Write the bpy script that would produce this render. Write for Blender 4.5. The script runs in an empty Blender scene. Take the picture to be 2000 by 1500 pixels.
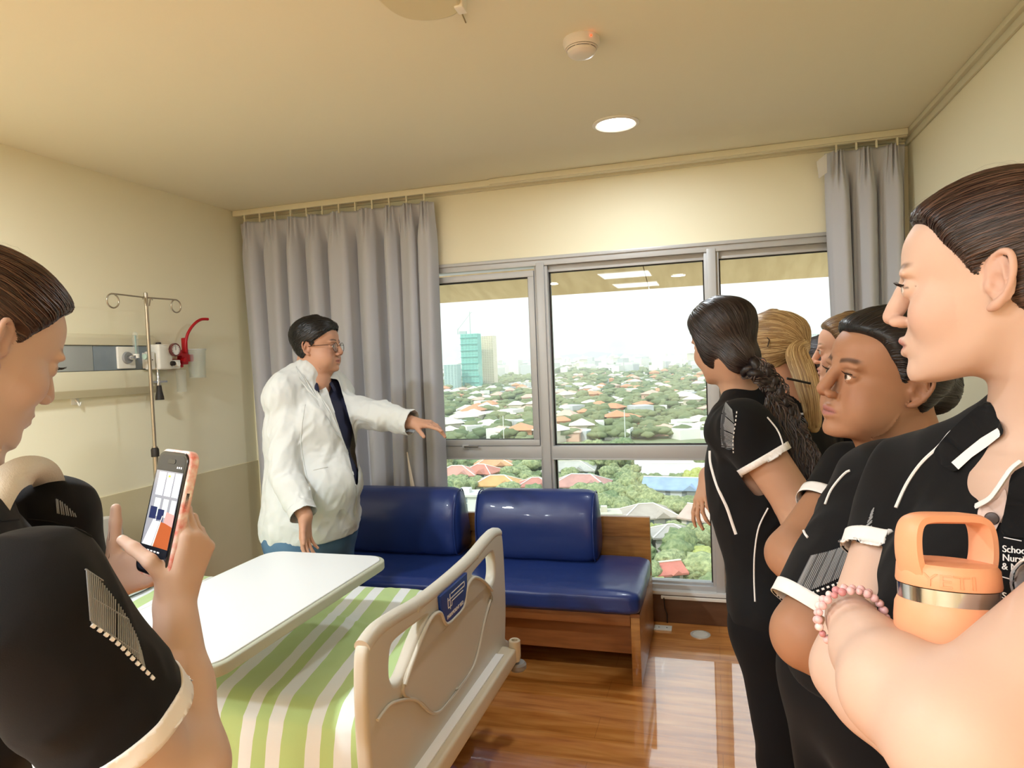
import bpy, bmesh, math, random
import numpy as np
from mathutils import Vector, Matrix, Euler
from mathutils.bvhtree import BVHTree
from mathutils import noise as mnoise
random.seed(7); np.random.seed(7)
SC = bpy.context.scene
COL = SC.collection
PI = math.pi

# ---------------------------------------------------------------- camera
FPX, YAW, PITCH, ROLL = 1308.17, -.290133, -.036329, -.040608
CAM = np.array([0., 0., 1.43])
_cy, _sy = math.cos(YAW), math.sin(YAW)
CF = np.array([_sy * math.cos(PITCH), _cy * math.cos(PITCH), math.sin(PITCH)])
_r = np.array([_cy, -_sy, 0.]); _u = np.cross(_r, CF)
CR = _r * math.cos(ROLL) + _u * math.sin(ROLL)
CU = -_r * math.sin(ROLL) + _u * math.cos(ROLL)
def ray(x, y): return CF + CR * (x - 1000) / FPX + CU * (750 - y) / FPX
def at(x, y, d): return CAM + ray(x, y) * d
def on(x, y, ax, val):
    d = ray(x, y); return CAM + d * ((val - CAM[ax]) / d[ax])
cam = bpy.data.cameras.new('camera'); co = bpy.data.objects.new('camera', cam); COL.objects.link(co)
cam.sensor_width = 36; cam.lens = 36 * FPX / 2000; cam.clip_start = .02; cam.clip_end = 20000
co.matrix_world = Matrix(((CR[0], CU[0], -CF[0], 0), (CR[1], CU[1], -CF[1], 0), (CR[2], CU[2], -CF[2], 1.43), (0, 0, 0, 1)))
SC.camera = co

# ---------------------------------------------------------------- world, light, exposure
w = bpy.data.worlds.new('sky'); SC.world = w; w.use_nodes = True
nt = w.node_tree; bg = nt.nodes['Background']
geo = nt.nodes.new('ShaderNodeTexCoord'); sep = nt.nodes.new('ShaderNodeSeparateXYZ'); rmp = nt.nodes.new('ShaderNodeValToRGB')
nt.links.new(geo.outputs['Generated'], sep.inputs[0]); nt.links.new(sep.outputs['Z'], rmp.inputs[0]); nt.links.new(rmp.outputs[0], bg.inputs['Color'])
e = rmp.color_ramp.elements; e[0].position = 0; e[0].color = (.86, .88, .89, 1); e[1].position = 1; e[1].color = (.62, .76, 1, 1)
q = e.new(.12); q.color = (.95, .96, .96, 1)
bg.inputs['Strength'].default_value = 1.4
sun = bpy.data.lights.new('sun', 'SUN'); sun.energy = 1.9; sun.angle = .03; sun.color = (1, .95, .86)
so = bpy.data.objects.new('sun', sun); COL.objects.link(so); so.rotation_euler = Euler((math.radians(38), math.radians(-28), 0))
LAMP = []
def area(name, loc, size, power, color=(.85, .935, 1), rot=(0, 0, 0), shape='DISK', spread=PI):
    l = bpy.data.lights.new(name, 'AREA'); l.shape = shape; l.size = size; l.energy = power; l.color = color; l.spread = spread
    o = bpy.data.objects.new(name, l); COL.objects.link(o); o.location = loc; o.rotation_euler = rot; LAMP.append(o); return o
CEIL = 2.408
for k, (x, y, p) in enumerate(((-.358, 2.885, 8), (-1.95, .95, 28), (-1.95, -1.2, 40), (-.36, -1.3, 10))):
    area('downlight_lamp', (x, y, CEIL - .022), .17, p)
for x, y in ((-.95, -.75), (-.95, -2.0)): area('fill_panel_lamp', (x, y, CEIL - .03), .58, 12, shape='SQUARE')  # unseen fill panels added behind the camera for softer, more even light
SC.view_settings.view_transform = 'Standard'; SC.view_settings.look = 'None'; SC.view_settings.gamma = 1
SC.view_settings.use_curve_mapping = False; SC.view_settings.exposure = 0.5
SC.cycles.use_denoising = True; SC.cycles.max_bounces = 8; SC.cycles.diffuse_bounces = 5; SC.cycles.glossy_bounces = 4
SC.cycles.transmission_bounces = 8; SC.cycles.transparent_max_bounces = 12; SC.cycles.volume_bounces = 3
SC.cycles.caustics_reflective = False; SC.cycles.caustics_refractive = False; SC.cycles.sample_clamp_indirect = 6

# ---------------------------------------------------------------- materials
MAT = {}
def srgb(h):
    if isinstance(h, str): c = [int(h[i:i + 2], 16) / 255 for i in (0, 2, 4)]
    else: c = [v / 255 for v in h]
    return tuple((v / 12.92 if v <= .04045 else ((v + .055) / 1.055) ** 2.4) for v in c) + (1,)
class NT:
    def __init__(s, m): s.t = m.node_tree; s.b = s.t.nodes['Principled BSDF']
    def n(s, k, **kw):
        x = s.t.nodes.new('ShaderNode' + k)
        for a, v in kw.items(): setattr(x, a, v)
        return x
    def l(s, a, b): s.t.links.new(a, b)
    def val(s, node, i, v): node.inputs[i].default_value = v; return node
def mat(name, color='ffffff', rough=.6, metal=0, spec=.5, bump=0, bscale=80, var=0, vscale=6, vcol=None, coat=0, sheen=0, trans=0, ior=1.45, alpha=1, emit=None, es=0, sss=0, stretch=(1, 1, 1), attr=None, bdist=.002, fine=0):
    if name in MAT: return MAT[name]
    m = bpy.data.materials.new(name); m.use_nodes = True; MAT[name] = m; t = NT(m); b = t.b
    c = srgb(color)
    b.inputs['Base Color'].default_value = c; b.inputs['Roughness'].default_value = rough; b.inputs['Metallic'].default_value = metal
    b.inputs['Specular IOR Level'].default_value = spec; b.inputs['Coat Weight'].default_value = coat; b.inputs['Sheen Weight'].default_value = sheen
    b.inputs['Transmission Weight'].default_value = trans; b.inputs['IOR'].default_value = ior; b.inputs['Alpha'].default_value = alpha
    if sss: b.inputs['Subsurface Weight'].default_value = sss; b.inputs['Subsurface Scale'].default_value = .012; b.inputs['Subsurface Radius'].default_value = (1, .35, .2)
    if emit is not None: b.inputs['Emission Color'].default_value = srgb(emit); b.inputs['Emission Strength'].default_value = es
    src = None
    if attr:
        a = t.n('Attribute', attribute_name=attr); src = a.outputs['Color']; t.l(src, b.inputs['Base Color'])
    if bump or var:
        tc = t.n('TexCoord'); mp = t.n('Mapping'); t.l(tc.outputs['Object'], mp.inputs[0]); mp.inputs['Scale'].default_value = stretch
    if var:
        nz = t.n('TexNoise'); nz.inputs['Scale'].default_value = vscale; nz.inputs['Detail'].default_value = 5; t.l(mp.outputs[0], nz.inputs['Vector'])
        mx = t.n('Mix', data_type='RGBA'); r = t.n('MapRange'); t.l(nz.outputs['Fac'], r.inputs[0])
        r.inputs[1].default_value = .35; r.inputs[2].default_value = .65; r.inputs[3].default_value = 0; r.inputs[4].default_value = var
        t.l(r.outputs[0], mx.inputs['Factor'])
        if src: t.l(src, mx.inputs['A'])
        else: mx.inputs['A'].default_value = c
        mx.inputs['B'].default_value = srgb(vcol) if vcol else tuple(v * .6 for v in c[:3]) + (1,)
        t.l(mx.outputs['Result'], b.inputs['Base Color'])
    if bump:
        nz = t.n('TexNoise'); nz.inputs['Scale'].default_value = bscale; nz.inputs['Detail'].default_value = 4 + fine; t.l(mp.outputs[0], nz.inputs['Vector'])
        bp = t.n('Bump'); bp.inputs['Strength'].default_value = bump; bp.inputs['Distance'].default_value = bdist
        t.l(nz.outputs['Fac'], bp.inputs['Height']); t.l(bp.outputs[0], b.inputs['Normal'])
    return m

# ---------------------------------------------------------------- object helpers
def tag(o, label=None, cat=None, group=None, kind=None):
    if label: o['label'] = label
    if cat: o['category'] = cat
    if group: o['group'] = group
    if kind: o['kind'] = kind
    return o
def empty(name, loc=(0, 0, 0), label=None, cat=None, group=None, rz=0):
    o = bpy.data.objects.new(name, None); COL.objects.link(o); o.location = loc; o.rotation_euler = (0, 0, rz); o.empty_display_size = .05
    return tag(o, label, cat, group)
def link(name, me, parent=None, m=None):
    o = bpy.data.objects.new(name, me); COL.objects.link(o)
    if m is not None:
        for x in (m if isinstance(m, (list, tuple)) else [m]): me.materials.append(x)
    if parent is not None: o.parent = parent
    return o
# geometry given in WORLD coordinates; a parent's offset is removed
def wparent(o, parent):
    if parent is not None:
        o.parent = parent; bpy.context.view_layer.update(); o.matrix_parent_inverse = parent.matrix_world.inverted()
    return o
def smooth(me, ang=None):
    me.polygons.foreach_set('use_smooth', [True] * len(me.polygons))
    if ang: 
        try: me.set_sharp_from_angle(angle=math.radians(ang))
        except Exception: pass
def bm_obj(name, bm, m=None, parent=None, sm=None, bevel=0, seg=2, local=False):
    me = bpy.data.meshes.new(name); bmesh.ops.recalc_face_normals(bm, faces=bm.faces)
    if bevel:
        es = [e for e in bm.edges if len(e.link_faces) == 2 and e.calc_face_angle(0) > .6]
        if es: bmesh.ops.bevel(bm, geom=es, offset=bevel, segments=seg, affect='EDGES', profile=.6)
    bm.to_mesh(me); bm.free()
    if sm or bevel: smooth(me, sm if isinstance(sm, (int, float)) and sm > 1 else 40)
    o = link(name, me, None, m)
    if parent is not None:
        if local: o.parent = parent
        else: wparent(o, parent)
    return o
def add_box(bm, c, s, rot=None):
    M = Matrix.Translation(Vector(c))
    if rot is not None: M = M @ (rot.to_matrix().to_4x4() if isinstance(rot, Euler) else rot)
    M = M @ Matrix.Diagonal((s[0], s[1], s[2], 1)); return bmesh.ops.create_cube(bm, size=1, matrix=M)['verts']
def add_b2(bm, a, b): return add_box(bm, [(a[i] + b[i]) / 2 for i in range(3)], [abs(b[i] - a[i]) for i in range(3)])
def box(name, a, b, m, parent=None, bevel=0, seg=2):
    bm = bmesh.new(); add_b2(bm, a, b); return bm_obj(name, bm, m, parent, bevel=bevel, seg=seg)
def frame_from(d):
    d = Vector(d).normalized(); up = Vector((0, 0, 1)) if abs(d.z) < .95 else Vector((0, 1, 0))
    a = up.cross(d).normalized(); return a, d.cross(a).normalized(), d
def add_tube(bm, pts, r, n=10, cap=True, flat=1.0):
    pts = [Vector(p) for p in pts]; rs = r if isinstance(r, (list, tuple, np.ndarray)) else [r] * len(pts)
    rings = []; a = None
    for i, p in enumerate(pts):
        t = (pts[min(i + 1, len(pts) - 1)] - pts[max(i - 1, 0)])
        if t.length < 1e-9: t = Vector((0, 0, 1))
        t.normalize()
        if a is None: a, b, _ = frame_from(t)
        else:
            a = (a - t * a.dot(t)); a = a.normalized() if a.length > 1e-6 else frame_from(t)[0]; b = t.cross(a).normalized()
        rings.append([bm.verts.new(p + (a * math.cos(2 * PI * k / n) + b * math.sin(2 * PI * k / n) * flat) * rs[i]) for k in range(n)])
    for i in range(len(rings) - 1):
        for k in range(n): bm.faces.new((rings[i][k], rings[i][(k + 1) % n], rings[i + 1][(k + 1) % n], rings[i + 1][k]))
    if cap: bm.faces.new(rings[0][::-1]); bm.faces.new(rings[-1])
def tube(name, pts, r, m, parent=None, n=10, flat=1.0):
    bm = bmesh.new(); add_tube(bm, pts, r, n, flat=flat); return bm_obj(name, bm, m, parent, sm=50)
def add_lathe(bm, prof, n=32, M=Matrix.Identity(4)):
    rings = []
    for r, z in prof:
        rings.append([bm.verts.new(M @ Vector((r * math.cos(2 * PI * k / n), r * math.sin(2 * PI * k / n), z))) for k in range(n)] if r > 1e-6 else [bm.verts.new(M @ Vector((0, 0, z)))])
    for A, B in zip(rings, rings[1:]):
        for k in range(n):
            q = [A[k % len(A)], A[(k + 1) % len(A)], B[(k + 1) % len(B)], B[k % len(B)]]
            q2 = []
            for v in q:
                if v not in q2: q2.append(v)
            if len(q2) >= 3:
                try: bm.faces.new(q2)
                except ValueError: pass
def lathe(name, prof, m, parent=None, M=Matrix.Identity(4), n=32, sm=35):
    bm = bmesh.new(); add_lathe(bm, prof, n, M); return bm_obj(name, bm, m, parent, sm=sm)
def plate(name, outer, holes, M, depth, m, parent=None, bevel=.004, res=2):
    """2-D outline with holes -> solid plate; M maps (u,v,w) to world, w = thickness axis"""
    cu = bpy.data.curves.new(name, 'CURVE'); cu.dimensions = '2D'; cu.fill_mode = 'BOTH'; cu.extrude = depth / 2 - bevel; cu.bevel_depth = bevel; cu.bevel_resolution = res
    for ring in [outer] + holes:
        s = cu.splines.new('POLY'); s.points.add(len(ring) - 1)
        for p, (u, v) in zip(s.points, ring): p.co = (u, v, 0, 1)
        s.use_cyclic_u = True
    o = bpy.data.objects.new(name, cu); COL.objects.link(o); dg = bpy.context.evaluated_depsgraph_get()
    me = bpy.data.meshes.new_from_object(o.evaluated_get(dg)); bpy.data.objects.remove(o); bpy.data.curves.remove(cu)
    me.transform(M); me.name = name; me.materials.clear(); smooth(me, 40)
    o = link(name, me, None, m); wparent(o, parent); return o
def cr(pts, n=6, closed=False):
    """Catmull-Rom resample"""
    P = [np.array(p, float) for p in pts]; N = len(P); out = []
    rng = range(N) if closed else range(N - 1)
    for i in rng:
        if closed: p0, p1, p2, p3 = P[i - 1], P[i], P[(i + 1) % N], P[(i + 2) % N]
        else: p0, p1, p2, p3 = P[max(i - 1, 0)], P[i], P[i + 1], P[min(i + 2, N - 1)]
        for k in range(n):
            t = k / n; out.append(.5 * ((2 * p1) + (-p0 + p2) * t + (2 * p0 - 5 * p1 + 4 * p2 - p3) * t * t + (-p0 + 3 * p1 - 3 * p2 + p3) * t ** 3))
    if not closed: out.append(P[-1])
    return out
def text_mesh(name, body, M, size, m, parent=None, ext=.0005, align='LEFT'):
    cu = bpy.data.curves.new(name, 'FONT'); cu.body = body; cu.size = size; cu.extrude = ext; cu.align_x = align
    o = bpy.data.objects.new(name, cu); COL.objects.link(o); dg = bpy.context.evaluated_depsgraph_get()
    me = bpy.data.meshes.new_from_object(o.evaluated_get(dg)); bpy.data.objects.remove(o); bpy.data.curves.remove(cu)
    me.transform(M); me.materials.clear(); o = link(name, me, None, m); wparent(o, parent); return o
def grid_mesh(name, V, nu, nv, m, parent=None, closed=False, thick=0, sm=True):
    me = bpy.data.meshes.new(name); F = []
    for i in range(nu - 1):
        for j in range(nv - 1): F.append((i * nv + j, (i + 1) * nv + j, (i + 1) * nv + j + 1, i * nv + j + 1))
    V = [tuple(v) for v in V]
    me.from_pydata(V, [], F); me.update(); smooth(me)
    o = link(name, me, None, m)
    if thick:
        md = o.modifiers.new('s', 'SOLIDIFY'); md.thickness = thick; md.offset = 0
        dg = bpy.context.evaluated_depsgraph_get(); nm = bpy.data.meshes.new_from_object(o.evaluated_get(dg)); o.modifiers.clear(); o.data = nm
    if parent is not None: wparent(o, parent)
    return o
HAZE = .00026
# ================================================================ ROOM
LX, RX, WY, BY = -2.79, .915, 3.604, -2.6
ST = 'structure'
m_wall = mat('wall_paint', 'eee8cd', .55, bump=.15, bscale=250, bdist=.0006)
m_ceil = mat('ceiling_paint', 'e8e3cb', .7, bump=.1, bscale=200, bdist=.0006)
m_wains = mat('wainscot_paint', 'd6cba8', .5, bump=.1, bscale=200, bdist=.0006, var=.35, vscale=3, vcol='c9bb92')
m_trim = mat('cream_trim', 'dcd6bc', .5)
m_alu = mat('aluminium_frame', 'b9b9b9', .38, metal=.12, spec=.5, bump=.05, bscale=300, bdist=.0004)
m_rub = mat('black_gasket', '2a2420', .6)
m_brown = mat('brown_skirting', '6b4a33', .45, var=.4, vscale=8, stretch=(1, 6, 6))
def glass(name, tint='f4f8f5', tr=.94):
    m = bpy.data.materials.new(name); m.use_nodes = True; t = NT(m); out = t.t.nodes['Material Output']
    a = t.n('BsdfTransparent'); a.inputs[0].default_value = srgb(tint); g = t.n('BsdfGlossy'); g.inputs['Roughness'].default_value = .0; g.inputs['Color'].default_value = (1, 1, 1, 1)
    f = t.n('Fresnel'); f.inputs[0].default_value = 1.35; mx = t.n('MixShader'); t.l(f.outputs[0], mx.inputs[0]); t.l(a.outputs[0], mx.inputs[1]); t.l(g.outputs[0], mx.inputs[2]); t.l(mx.outputs[0], out.inputs[0]); return m
m_glass = glass('window_glass')
def clearp():
    m = bpy.data.materials.new('clear_plastic'); m.use_nodes = True; t = NT(m); out = t.t.nodes['Material Output']; a = t.n('BsdfTransparent'); a.inputs[0].default_value = srgb('f6f8f6')
    t.b.inputs['Base Color'].default_value = srgb('eef1ee'); t.b.inputs['Roughness'].default_value = .15; mx = t.n('MixShader'); mx.inputs[0].default_value = .16; t.l(a.outputs[0], mx.inputs[1]); t.l(t.b.outputs[0], mx.inputs[2]); t.l(mx.outputs[0], out.inputs[0]); return m
# floor: glossy wood-look vinyl
m_floor = mat('wood_vinyl', 'b4651f', .3, spec=.4, coat=1.)
t = NT(m_floor); tc = t.n('TexCoord'); mp = t.n('Mapping'); mp.inputs['Scale'].default_value = (1.0, 9, 1); t.l(tc.outputs['Object'], mp.inputs[0])
nz = t.n('TexNoise'); nz.inputs['Scale'].default_value = 3; nz.inputs['Detail'].default_value = 8; nz.inputs['Distortion'].default_value = .6; t.l(mp.outputs[0], nz.inputs['Vector'])
rp = t.n('ValToRGB'); t.l(nz.outputs['Fac'], rp.inputs[0]); el = rp.color_ramp.elements
el[0].position = .3; el[0].color = srgb('b9702f'); el[1].position = .72; el[1].color = srgb('eaa860'); z_ = el.new(.5); z_.color = srgb('d88f46')
mp2 = t.n('Mapping'); t.l(tc.outputs['Object'], mp2.inputs[0]); bk = t.n('TexBrick'); t.l(mp2.outputs[0], bk.inputs['Vector']); bk.inputs['Scale'].default_value = 1; bk.inputs['Brick Width'].default_value = .92; bk.inputs['Row Height'].default_value = .152; bk.inputs['Mortar Size'].default_value = .0012
bk.inputs['Color1'].default_value = (1, 1, 1, 1); bk.inputs['Color2'].default_value = (.94, .93, .91, 1); bk.inputs['Mortar'].default_value = (.7, .66, .6, 1)
mx = t.n('Mix', data_type='RGBA', blend_type='MULTIPLY'); mx.inputs['Factor'].default_value = 1; t.l(rp.outputs[0], mx.inputs['A']); t.l(bk.outputs['Color'], mx.inputs['B']); t.l(mx.outputs['Result'], t.b.inputs['Base Color'])
nb = t.n('TexNoise'); nb.inputs['Scale'].default_value = 16; nb.inputs['Detail'].default_value = 3; t.l(tc.outputs['Object'], nb.inputs['Vector'])
bp = t.n('Bump'); bp.inputs['Strength'].default_value = .10; bp.inputs['Distance'].default_value = .0010; t.l(nb.outputs['Fac'], bp.inputs['Height']); t.l(bp.outputs[0], t.b.inputs['Normal'])
t.b.inputs['Coat Roughness'].default_value = .035; t.b.inputs['Coat IOR'].default_value = 2.4; t.l(bp.outputs[0], t.b.inputs['Coat Normal'])
tag(box('floor', (LX - .1, BY - .1, -.08), (RX + .1, WY + .2, 0), m_floor), kind=ST)
tag(box('ceiling', (LX - .1, BY - .1, CEIL), (RX + .1, WY + .2, CEIL + .1), m_ceil), kind=ST)
wl = tag(box('wall_left', (LX - .1, BY - .1, 0), (LX, WY + .2, CEIL), m_wall), kind=ST)
tag(box('wall_right', (RX, BY - .1, 0), (RX + .1, WY + .2, CEIL), m_wall), kind=ST)
tag(box('wall_back', (LX, BY - .1, 0), (RX, BY, CEIL), m_wall), kind=ST)
bm = bmesh.new(); WX0, WX1, WZ0, WZ1 = -2.70, .86, .20, 1.975
add_b2(bm, (LX, WY, WZ1), (RX, WY + .2, CEIL)); add_b2(bm, (LX, WY, 0), (RX, WY + .2, WZ0 - .045)); add_b2(bm, (LX, WY, WZ0 - .045), (WX0, WY + .2, WZ1)); add_b2(bm, (WX1, WY, WZ0 - .045), (RX, WY + .2, WZ1))
tag(bm_obj('wall_far', bm, m_wall), kind=ST)
tag(box('trim_1', (LX, BY, 0), (LX + .008, WY, .857), m_wains), kind=ST)
bm = bmesh.new(); prof = [(0, 0), (.10, 0), (.06, .012), (.025, .05), (.008, .10), (0, .10)]
va = [[bm.verts.new((LX + .008 + u, y, v)) for u, v in prof] for y in (BY, WY)]
for k in range(6): bm.faces.new((va[0][k], va[0][(k + 1) % 6], va[1][(k + 1) % 6], va[1][k]))
bm.faces.new(va[0]); bm.faces.new(va[1][::-1])
tag(bm_obj('baseboard_left', bm, m_wains, sm=60), kind=ST)
bb = box('baseboard_far', (LX + .1, WY - .016, 0), (RX, WY, .15), m_brown, bevel=.003); tag(bb, kind=ST)
tag(box('baseboard_right', (RX - .012, BY, 0), (RX, WY - .02, .10), m_brown), kind=ST)
# cornice on the right wall
bm = bmesh.new(); add_b2(bm, (RX - .028, BY, CEIL - .022), (RX, WY, CEIL)); add_b2(bm, (RX - .012, BY, CEIL - .05), (RX, WY, CEIL - .02))
tag(bm_obj('trim_2', bm, m_trim, bevel=.003), kind=ST)
# cornice along the window wall
tag(box('trim_3', (LX, WY - .018, CEIL - .03), (RX, WY, CEIL), m_trim, bevel=.003), kind=ST)
# ---- window
win = empty('window_1', (-.9, WY, WZ0)); tag(win, kind=ST)
bm = bmesh.new()
add_b2(bm, (WX0, WY - .006, WZ1 - .035), (WX1, WY + .11, WZ1 + .01)); add_b2(bm, (WX0, WY - .016, WZ1 - .004), (WX1, WY + .0, WZ1 + .014))
add_b2(bm, (WX0, WY + .0, WZ0 - .045), (WX1, WY + .11, WZ0)); 
bm_obj('frame', bm, m_alu, win, bevel=.003)
MU = (-2.66, -1.785, -.888, .014, .86)
for k, x in enumerate(MU):
    bm = bmesh.new(); add_b2(bm, (x - .037, WY + .004, WZ0 - .03), (x + .037, WY + .105, WZ1 - .03)); add_b2(bm, (x - .022, WY - .012, WZ0 - .03), (x + .022, WY + .01, WZ1 - .02)); bm_obj('mullion', bm, m_alu, win, bevel=.003)
for x0, x1 in zip(MU, MU[1:]):
    bm = bmesh.new(); add_b2(bm, (x0 + .03, WY + .002, .872), (x1 - .03, WY + .10, .942)); add_b2(bm, (x0 + .03, WY - .004, .866), (x1 - .03, WY + .02, .873)); bm_obj('transom', bm, m_alu, win, bevel=.003)
def pane(x0, x1, z0, z1, y):
    bm = bmesh.new(); add_b2(bm, (x0, y, z0), (x1, y + .005, z1)); bm_obj('pane', bm, m_glass, win)
    bm = bmesh.new(); g = .007
    for a, b in (((x0, z0), (x1, z0 + g)), ((x0, z1 - g), (x1, z1)), ((x0, z0), (x0 + g, z1)), ((x1 - g, z0), (x1, z1))): add_b2(bm, (a[0], y - .006, a[1]), (b[0], y + .01, b[1]))
    bm_obj('gasket', bm, m_rub, win)
def sash(x0, x1, z0, z1, y, wd=.034, dp=.035):
    bm = bmesh.new()
    for a, b in (((x0, z0), (x1, z0 + wd)), ((x0, z1 - wd), (x1, z1)), ((x0, z0 + wd), (x0 + wd, z1 - wd)), ((x1 - wd, z0 + wd), (x1, z1 - wd))): add_b2(bm, (a[0], y, a[1]), (b[0], y + dp, b[1]))
    bm_obj('sash', bm, m_alu, win, bevel=.0025)
for k, (x0, x1) in enumerate(zip(MU, MU[1:])):
    a, b = x0 + .037, x1 - .037
    if k in (1, 0):
        sash(a + .002, b - .002, .945, 1.918, WY - .004); pane(a + .034, b - .034, .975, 1.884, WY + .02)
    else:
        bm = bmesh.new(); add_b2(bm, (a, WY + .03, 1.905), (b, WY + .08, 1.945)); bm_obj('bead', bm, m_alu, win, bevel=.002)
        pane(a, b, .942, 1.907, WY + .05)
    pane(a, b, .20, .872, WY + .05)
    bm = bmesh.new(); add_b2(bm, (a, WY + .03, .195), (b, WY + .06, .21)); bm_obj('bead', bm, m_alu, win, bevel=.002)
hd = empty('handle', (-1.36, WY - .02, .94)); wparent(hd, win)
bm = bmesh.new(); add_b2(bm, (-1.385, WY - .016, .928), (-1.345, WY - .002, .952)); add_b2(bm, (-1.372, WY - .028, .934), (-1.358, WY - .012, .946))
bm_obj('handle_base', bm, m_alu, hd, bevel=.002)
bm = bmesh.new(); add_box(bm, (-1.325, WY - .03, .943), (.085, .008, .011)); bm_obj('lever', bm, mat('grey_metal', '77726c', .4, metal=.6), hd, bevel=.002)
# sill ledge and cable channel
sl = box('trim_4', (WX0 - .05, WY - .035, .155), (WX1 + .04, WY + .02, .175), mat('white_sill', 'dcdcda', .35), bevel=.004); tag(sl, kind=ST)
tr = empty('cable_channel', (.2, WY - .03, .145), 'white plastic cable channel under the window sill', 'cable channel')
box('channel', (-.29, WY - .044, .136), (RX - .03, WY - .036, .153), mat('white_plastic', 'eceae2', .35), tr, bevel=.002)
# window sill cable
tube('cable', [(-.275, WY - .05, .145), (-.272, WY - .048, .09), (-.262, WY - .03, .05), (-.262, WY - .028, .004)], .003, m_rub, tr, n=6)

# ---- outdoor canopy (sloping sun shade over the window)
m_can = mat('canopy_render', 'cdb486', .8, var=.6, vscale=2.2, vcol='b39868', stretch=(6, 1, 1))
cn = empty('sun_canopy', (-.9, WY + .3, 2.1), 'beige rendered sun canopy sloping down outside the window head', 'canopy')
YS = ((3.83, 2.20), (4.32, 2.02), (4.80, 1.885))
for k in range(2):
    (y0, z0), (y1, z1) = YS[k], YS[k + 1]
    for i in range(4):
        xa, xb = -3.6 + i * 1.6, -3.6 + (i + 1) * 1.6 - .006
        bm = bmesh.new(); vs = [bm.verts.new(p) for p in ((xa, y0 + .004, z0), (xb, y0 + .004, z0), (xb, y1, z1), (xa, y1, z1), (xa, y0 + .004, z0 + .09), (xb, y0 + .004, z0 + .09), (xb, y1, z1 + .09), (xa, y1, z1 + .09))]
        for f in ((0, 1, 2, 3), (7, 6, 5, 4), (0, 4, 5, 1), (1, 5, 6, 2), (2, 6, 7, 3), (3, 7, 4, 0)): bm.faces.new([vs[j] for j in f])
        bm_obj('panel', bm, m_can, cn)
box('wall_bracket', (-3.6, 3.80, 2.14), (2.8, 3.84, 2.40), m_can, cn)

# ---- curtains
def curtain_mat():
    m = mat('grey_curtain', 'c8c9d0', .75, sheen=.3, bump=.35, bscale=900, bdist=.0005); t = NT(m)
    # a little daylight through the cloth
    out = t.t.nodes['Material Output']; tl = t.n('BsdfTranslucent'); tl.inputs[0].default_value = srgb('9d9ba2'); mx = t.n('MixShader'); mx.inputs[0].default_value = .16
    t.l(t.b.outputs[0], mx.inputs[1]); t.l(tl.outputs[0], mx.inputs[2]); t.l(mx.outputs[0], out.inputs[0]); return m
m_curt = curtain_mat()
def curtain(x0t, x1t, x0b, x1b, ztop, zbot, y0, pleats, seed, parent, A0=.048):
    rnd = np.random.RandomState(seed); K = 40; nu, nv = pleats * K + 1, 60
    wd = rnd.uniform(.65, 1.4, pleats); ed = np.r_[0, np.cumsum(wd)]; ed = ed / ed[-1]; amp = rnd.uniform(.65, 1.3, pleats + 1); sk = rnd.uniform(-.3, .3, pleats); V = []
    for i in range(nu):
        k = min(i // K, pleats - 1); fr = (i - k * K) / K; a = amp[k] * (1 - fr) + amp[k + 1] * fr
        for j in range(nv):
            v = (j / (nv - 1)) ** 1.25; xl = x0t + (x0b - x0t) * v ** 1.5; xr = x1t + (x1b - x1t) * v ** 1.5; W = xr - xl
            pin = max(0, 1 - v / .10); pin = pin * pin * (3 - 2 * pin); u = ed[k] + (ed[k + 1] - ed[k]) * fr
            c = math.cos(2 * PI * fr); s1 = math.sin(2 * PI * fr)
            # broad front lobes with a deep narrow valley between them, valleys wander on the way down
            lobe = -math.copysign(abs(c) ** .75, c); y = A0 * a * lobe * (1 - .55 * pin) + .012 * math.sin(4 * PI * fr + sk[k] * 9 + 2.2 * v) * (1 - pin)
            valley = math.exp(-(min(fr, 1 - fr) / .10) ** 2); y -= 0 
            y += pin * (.020 * math.exp(-((fr - .5) / .16) ** 2) * math.cos(2 * PI * fr * 7)) * 1.0
            x = xl + W * u + W / pleats * (.13 * math.sin(2 * PI * fr) * (-1) * (1 - pin) + sk[k] * .35 * s1 * v) + .012 * math.sin(5 * v + k * 2.1) * v
            x = min(max(x, min(x0t, x0b) - .01), max(x1t, x1b) + .01)
            V.append((x, y0 - y, ztop + (zbot - ztop) * v))
    return grid_mesh('cloth', V, nu, nv, m_curt, parent, thick=.0016)
cl = empty('curtain', (-2.1, 3.51, 2.3), 'grey pleated curtain drawn to the left beside the man in white', 'curtain')
curtain(-2.765, -1.47, -2.69, -1.50, 2.335, .05, 3.515, 9, 3, cl, A0=.05)
tube('lining', [(-1.668, 3.452, .93), (-1.64, 3.44, .75), (-1.575, 3.43, .53), (-1.53, 3.44, .36)], [.003, .012, .016, .02], mat('cream_lining', 'e8dccb', .7), cl, n=8, flat=.25)
cr_ = empty('curtain', (.72, 3.51, 2.3), 'grey pleated curtain bunched in the right corner above the row of women', 'curtain')
curtain(.545, .885, .60, .89, 2.35, .06, 3.515, 3, 8, cr_, A0=.042)
bm = bmesh.new(); vs = [bm.verts.new(p) for p in ((.545, 3.47, 2.335), (.50, 3.465, 2.30), (.508, 3.462, 2.22), (.545, 3.468, 2.245))]; bm.faces.new(vs); ext = bmesh.ops.extrude_face_region(bm, geom=bm.faces[:]); bmesh.ops.translate(bm, vec=(0, .002, 0), verts=[v for v in ext['geom'] if isinstance(v, bmesh.types.BMVert)])
bm_obj('torn_flap', bm, mat('flap', 'd9d7d4', .7), cr_)
tk = empty('curtain_track', (-.9, 3.5, CEIL - .02), 'cream curtain track fixed to the ceiling along the window wall', 'curtain track')
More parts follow.
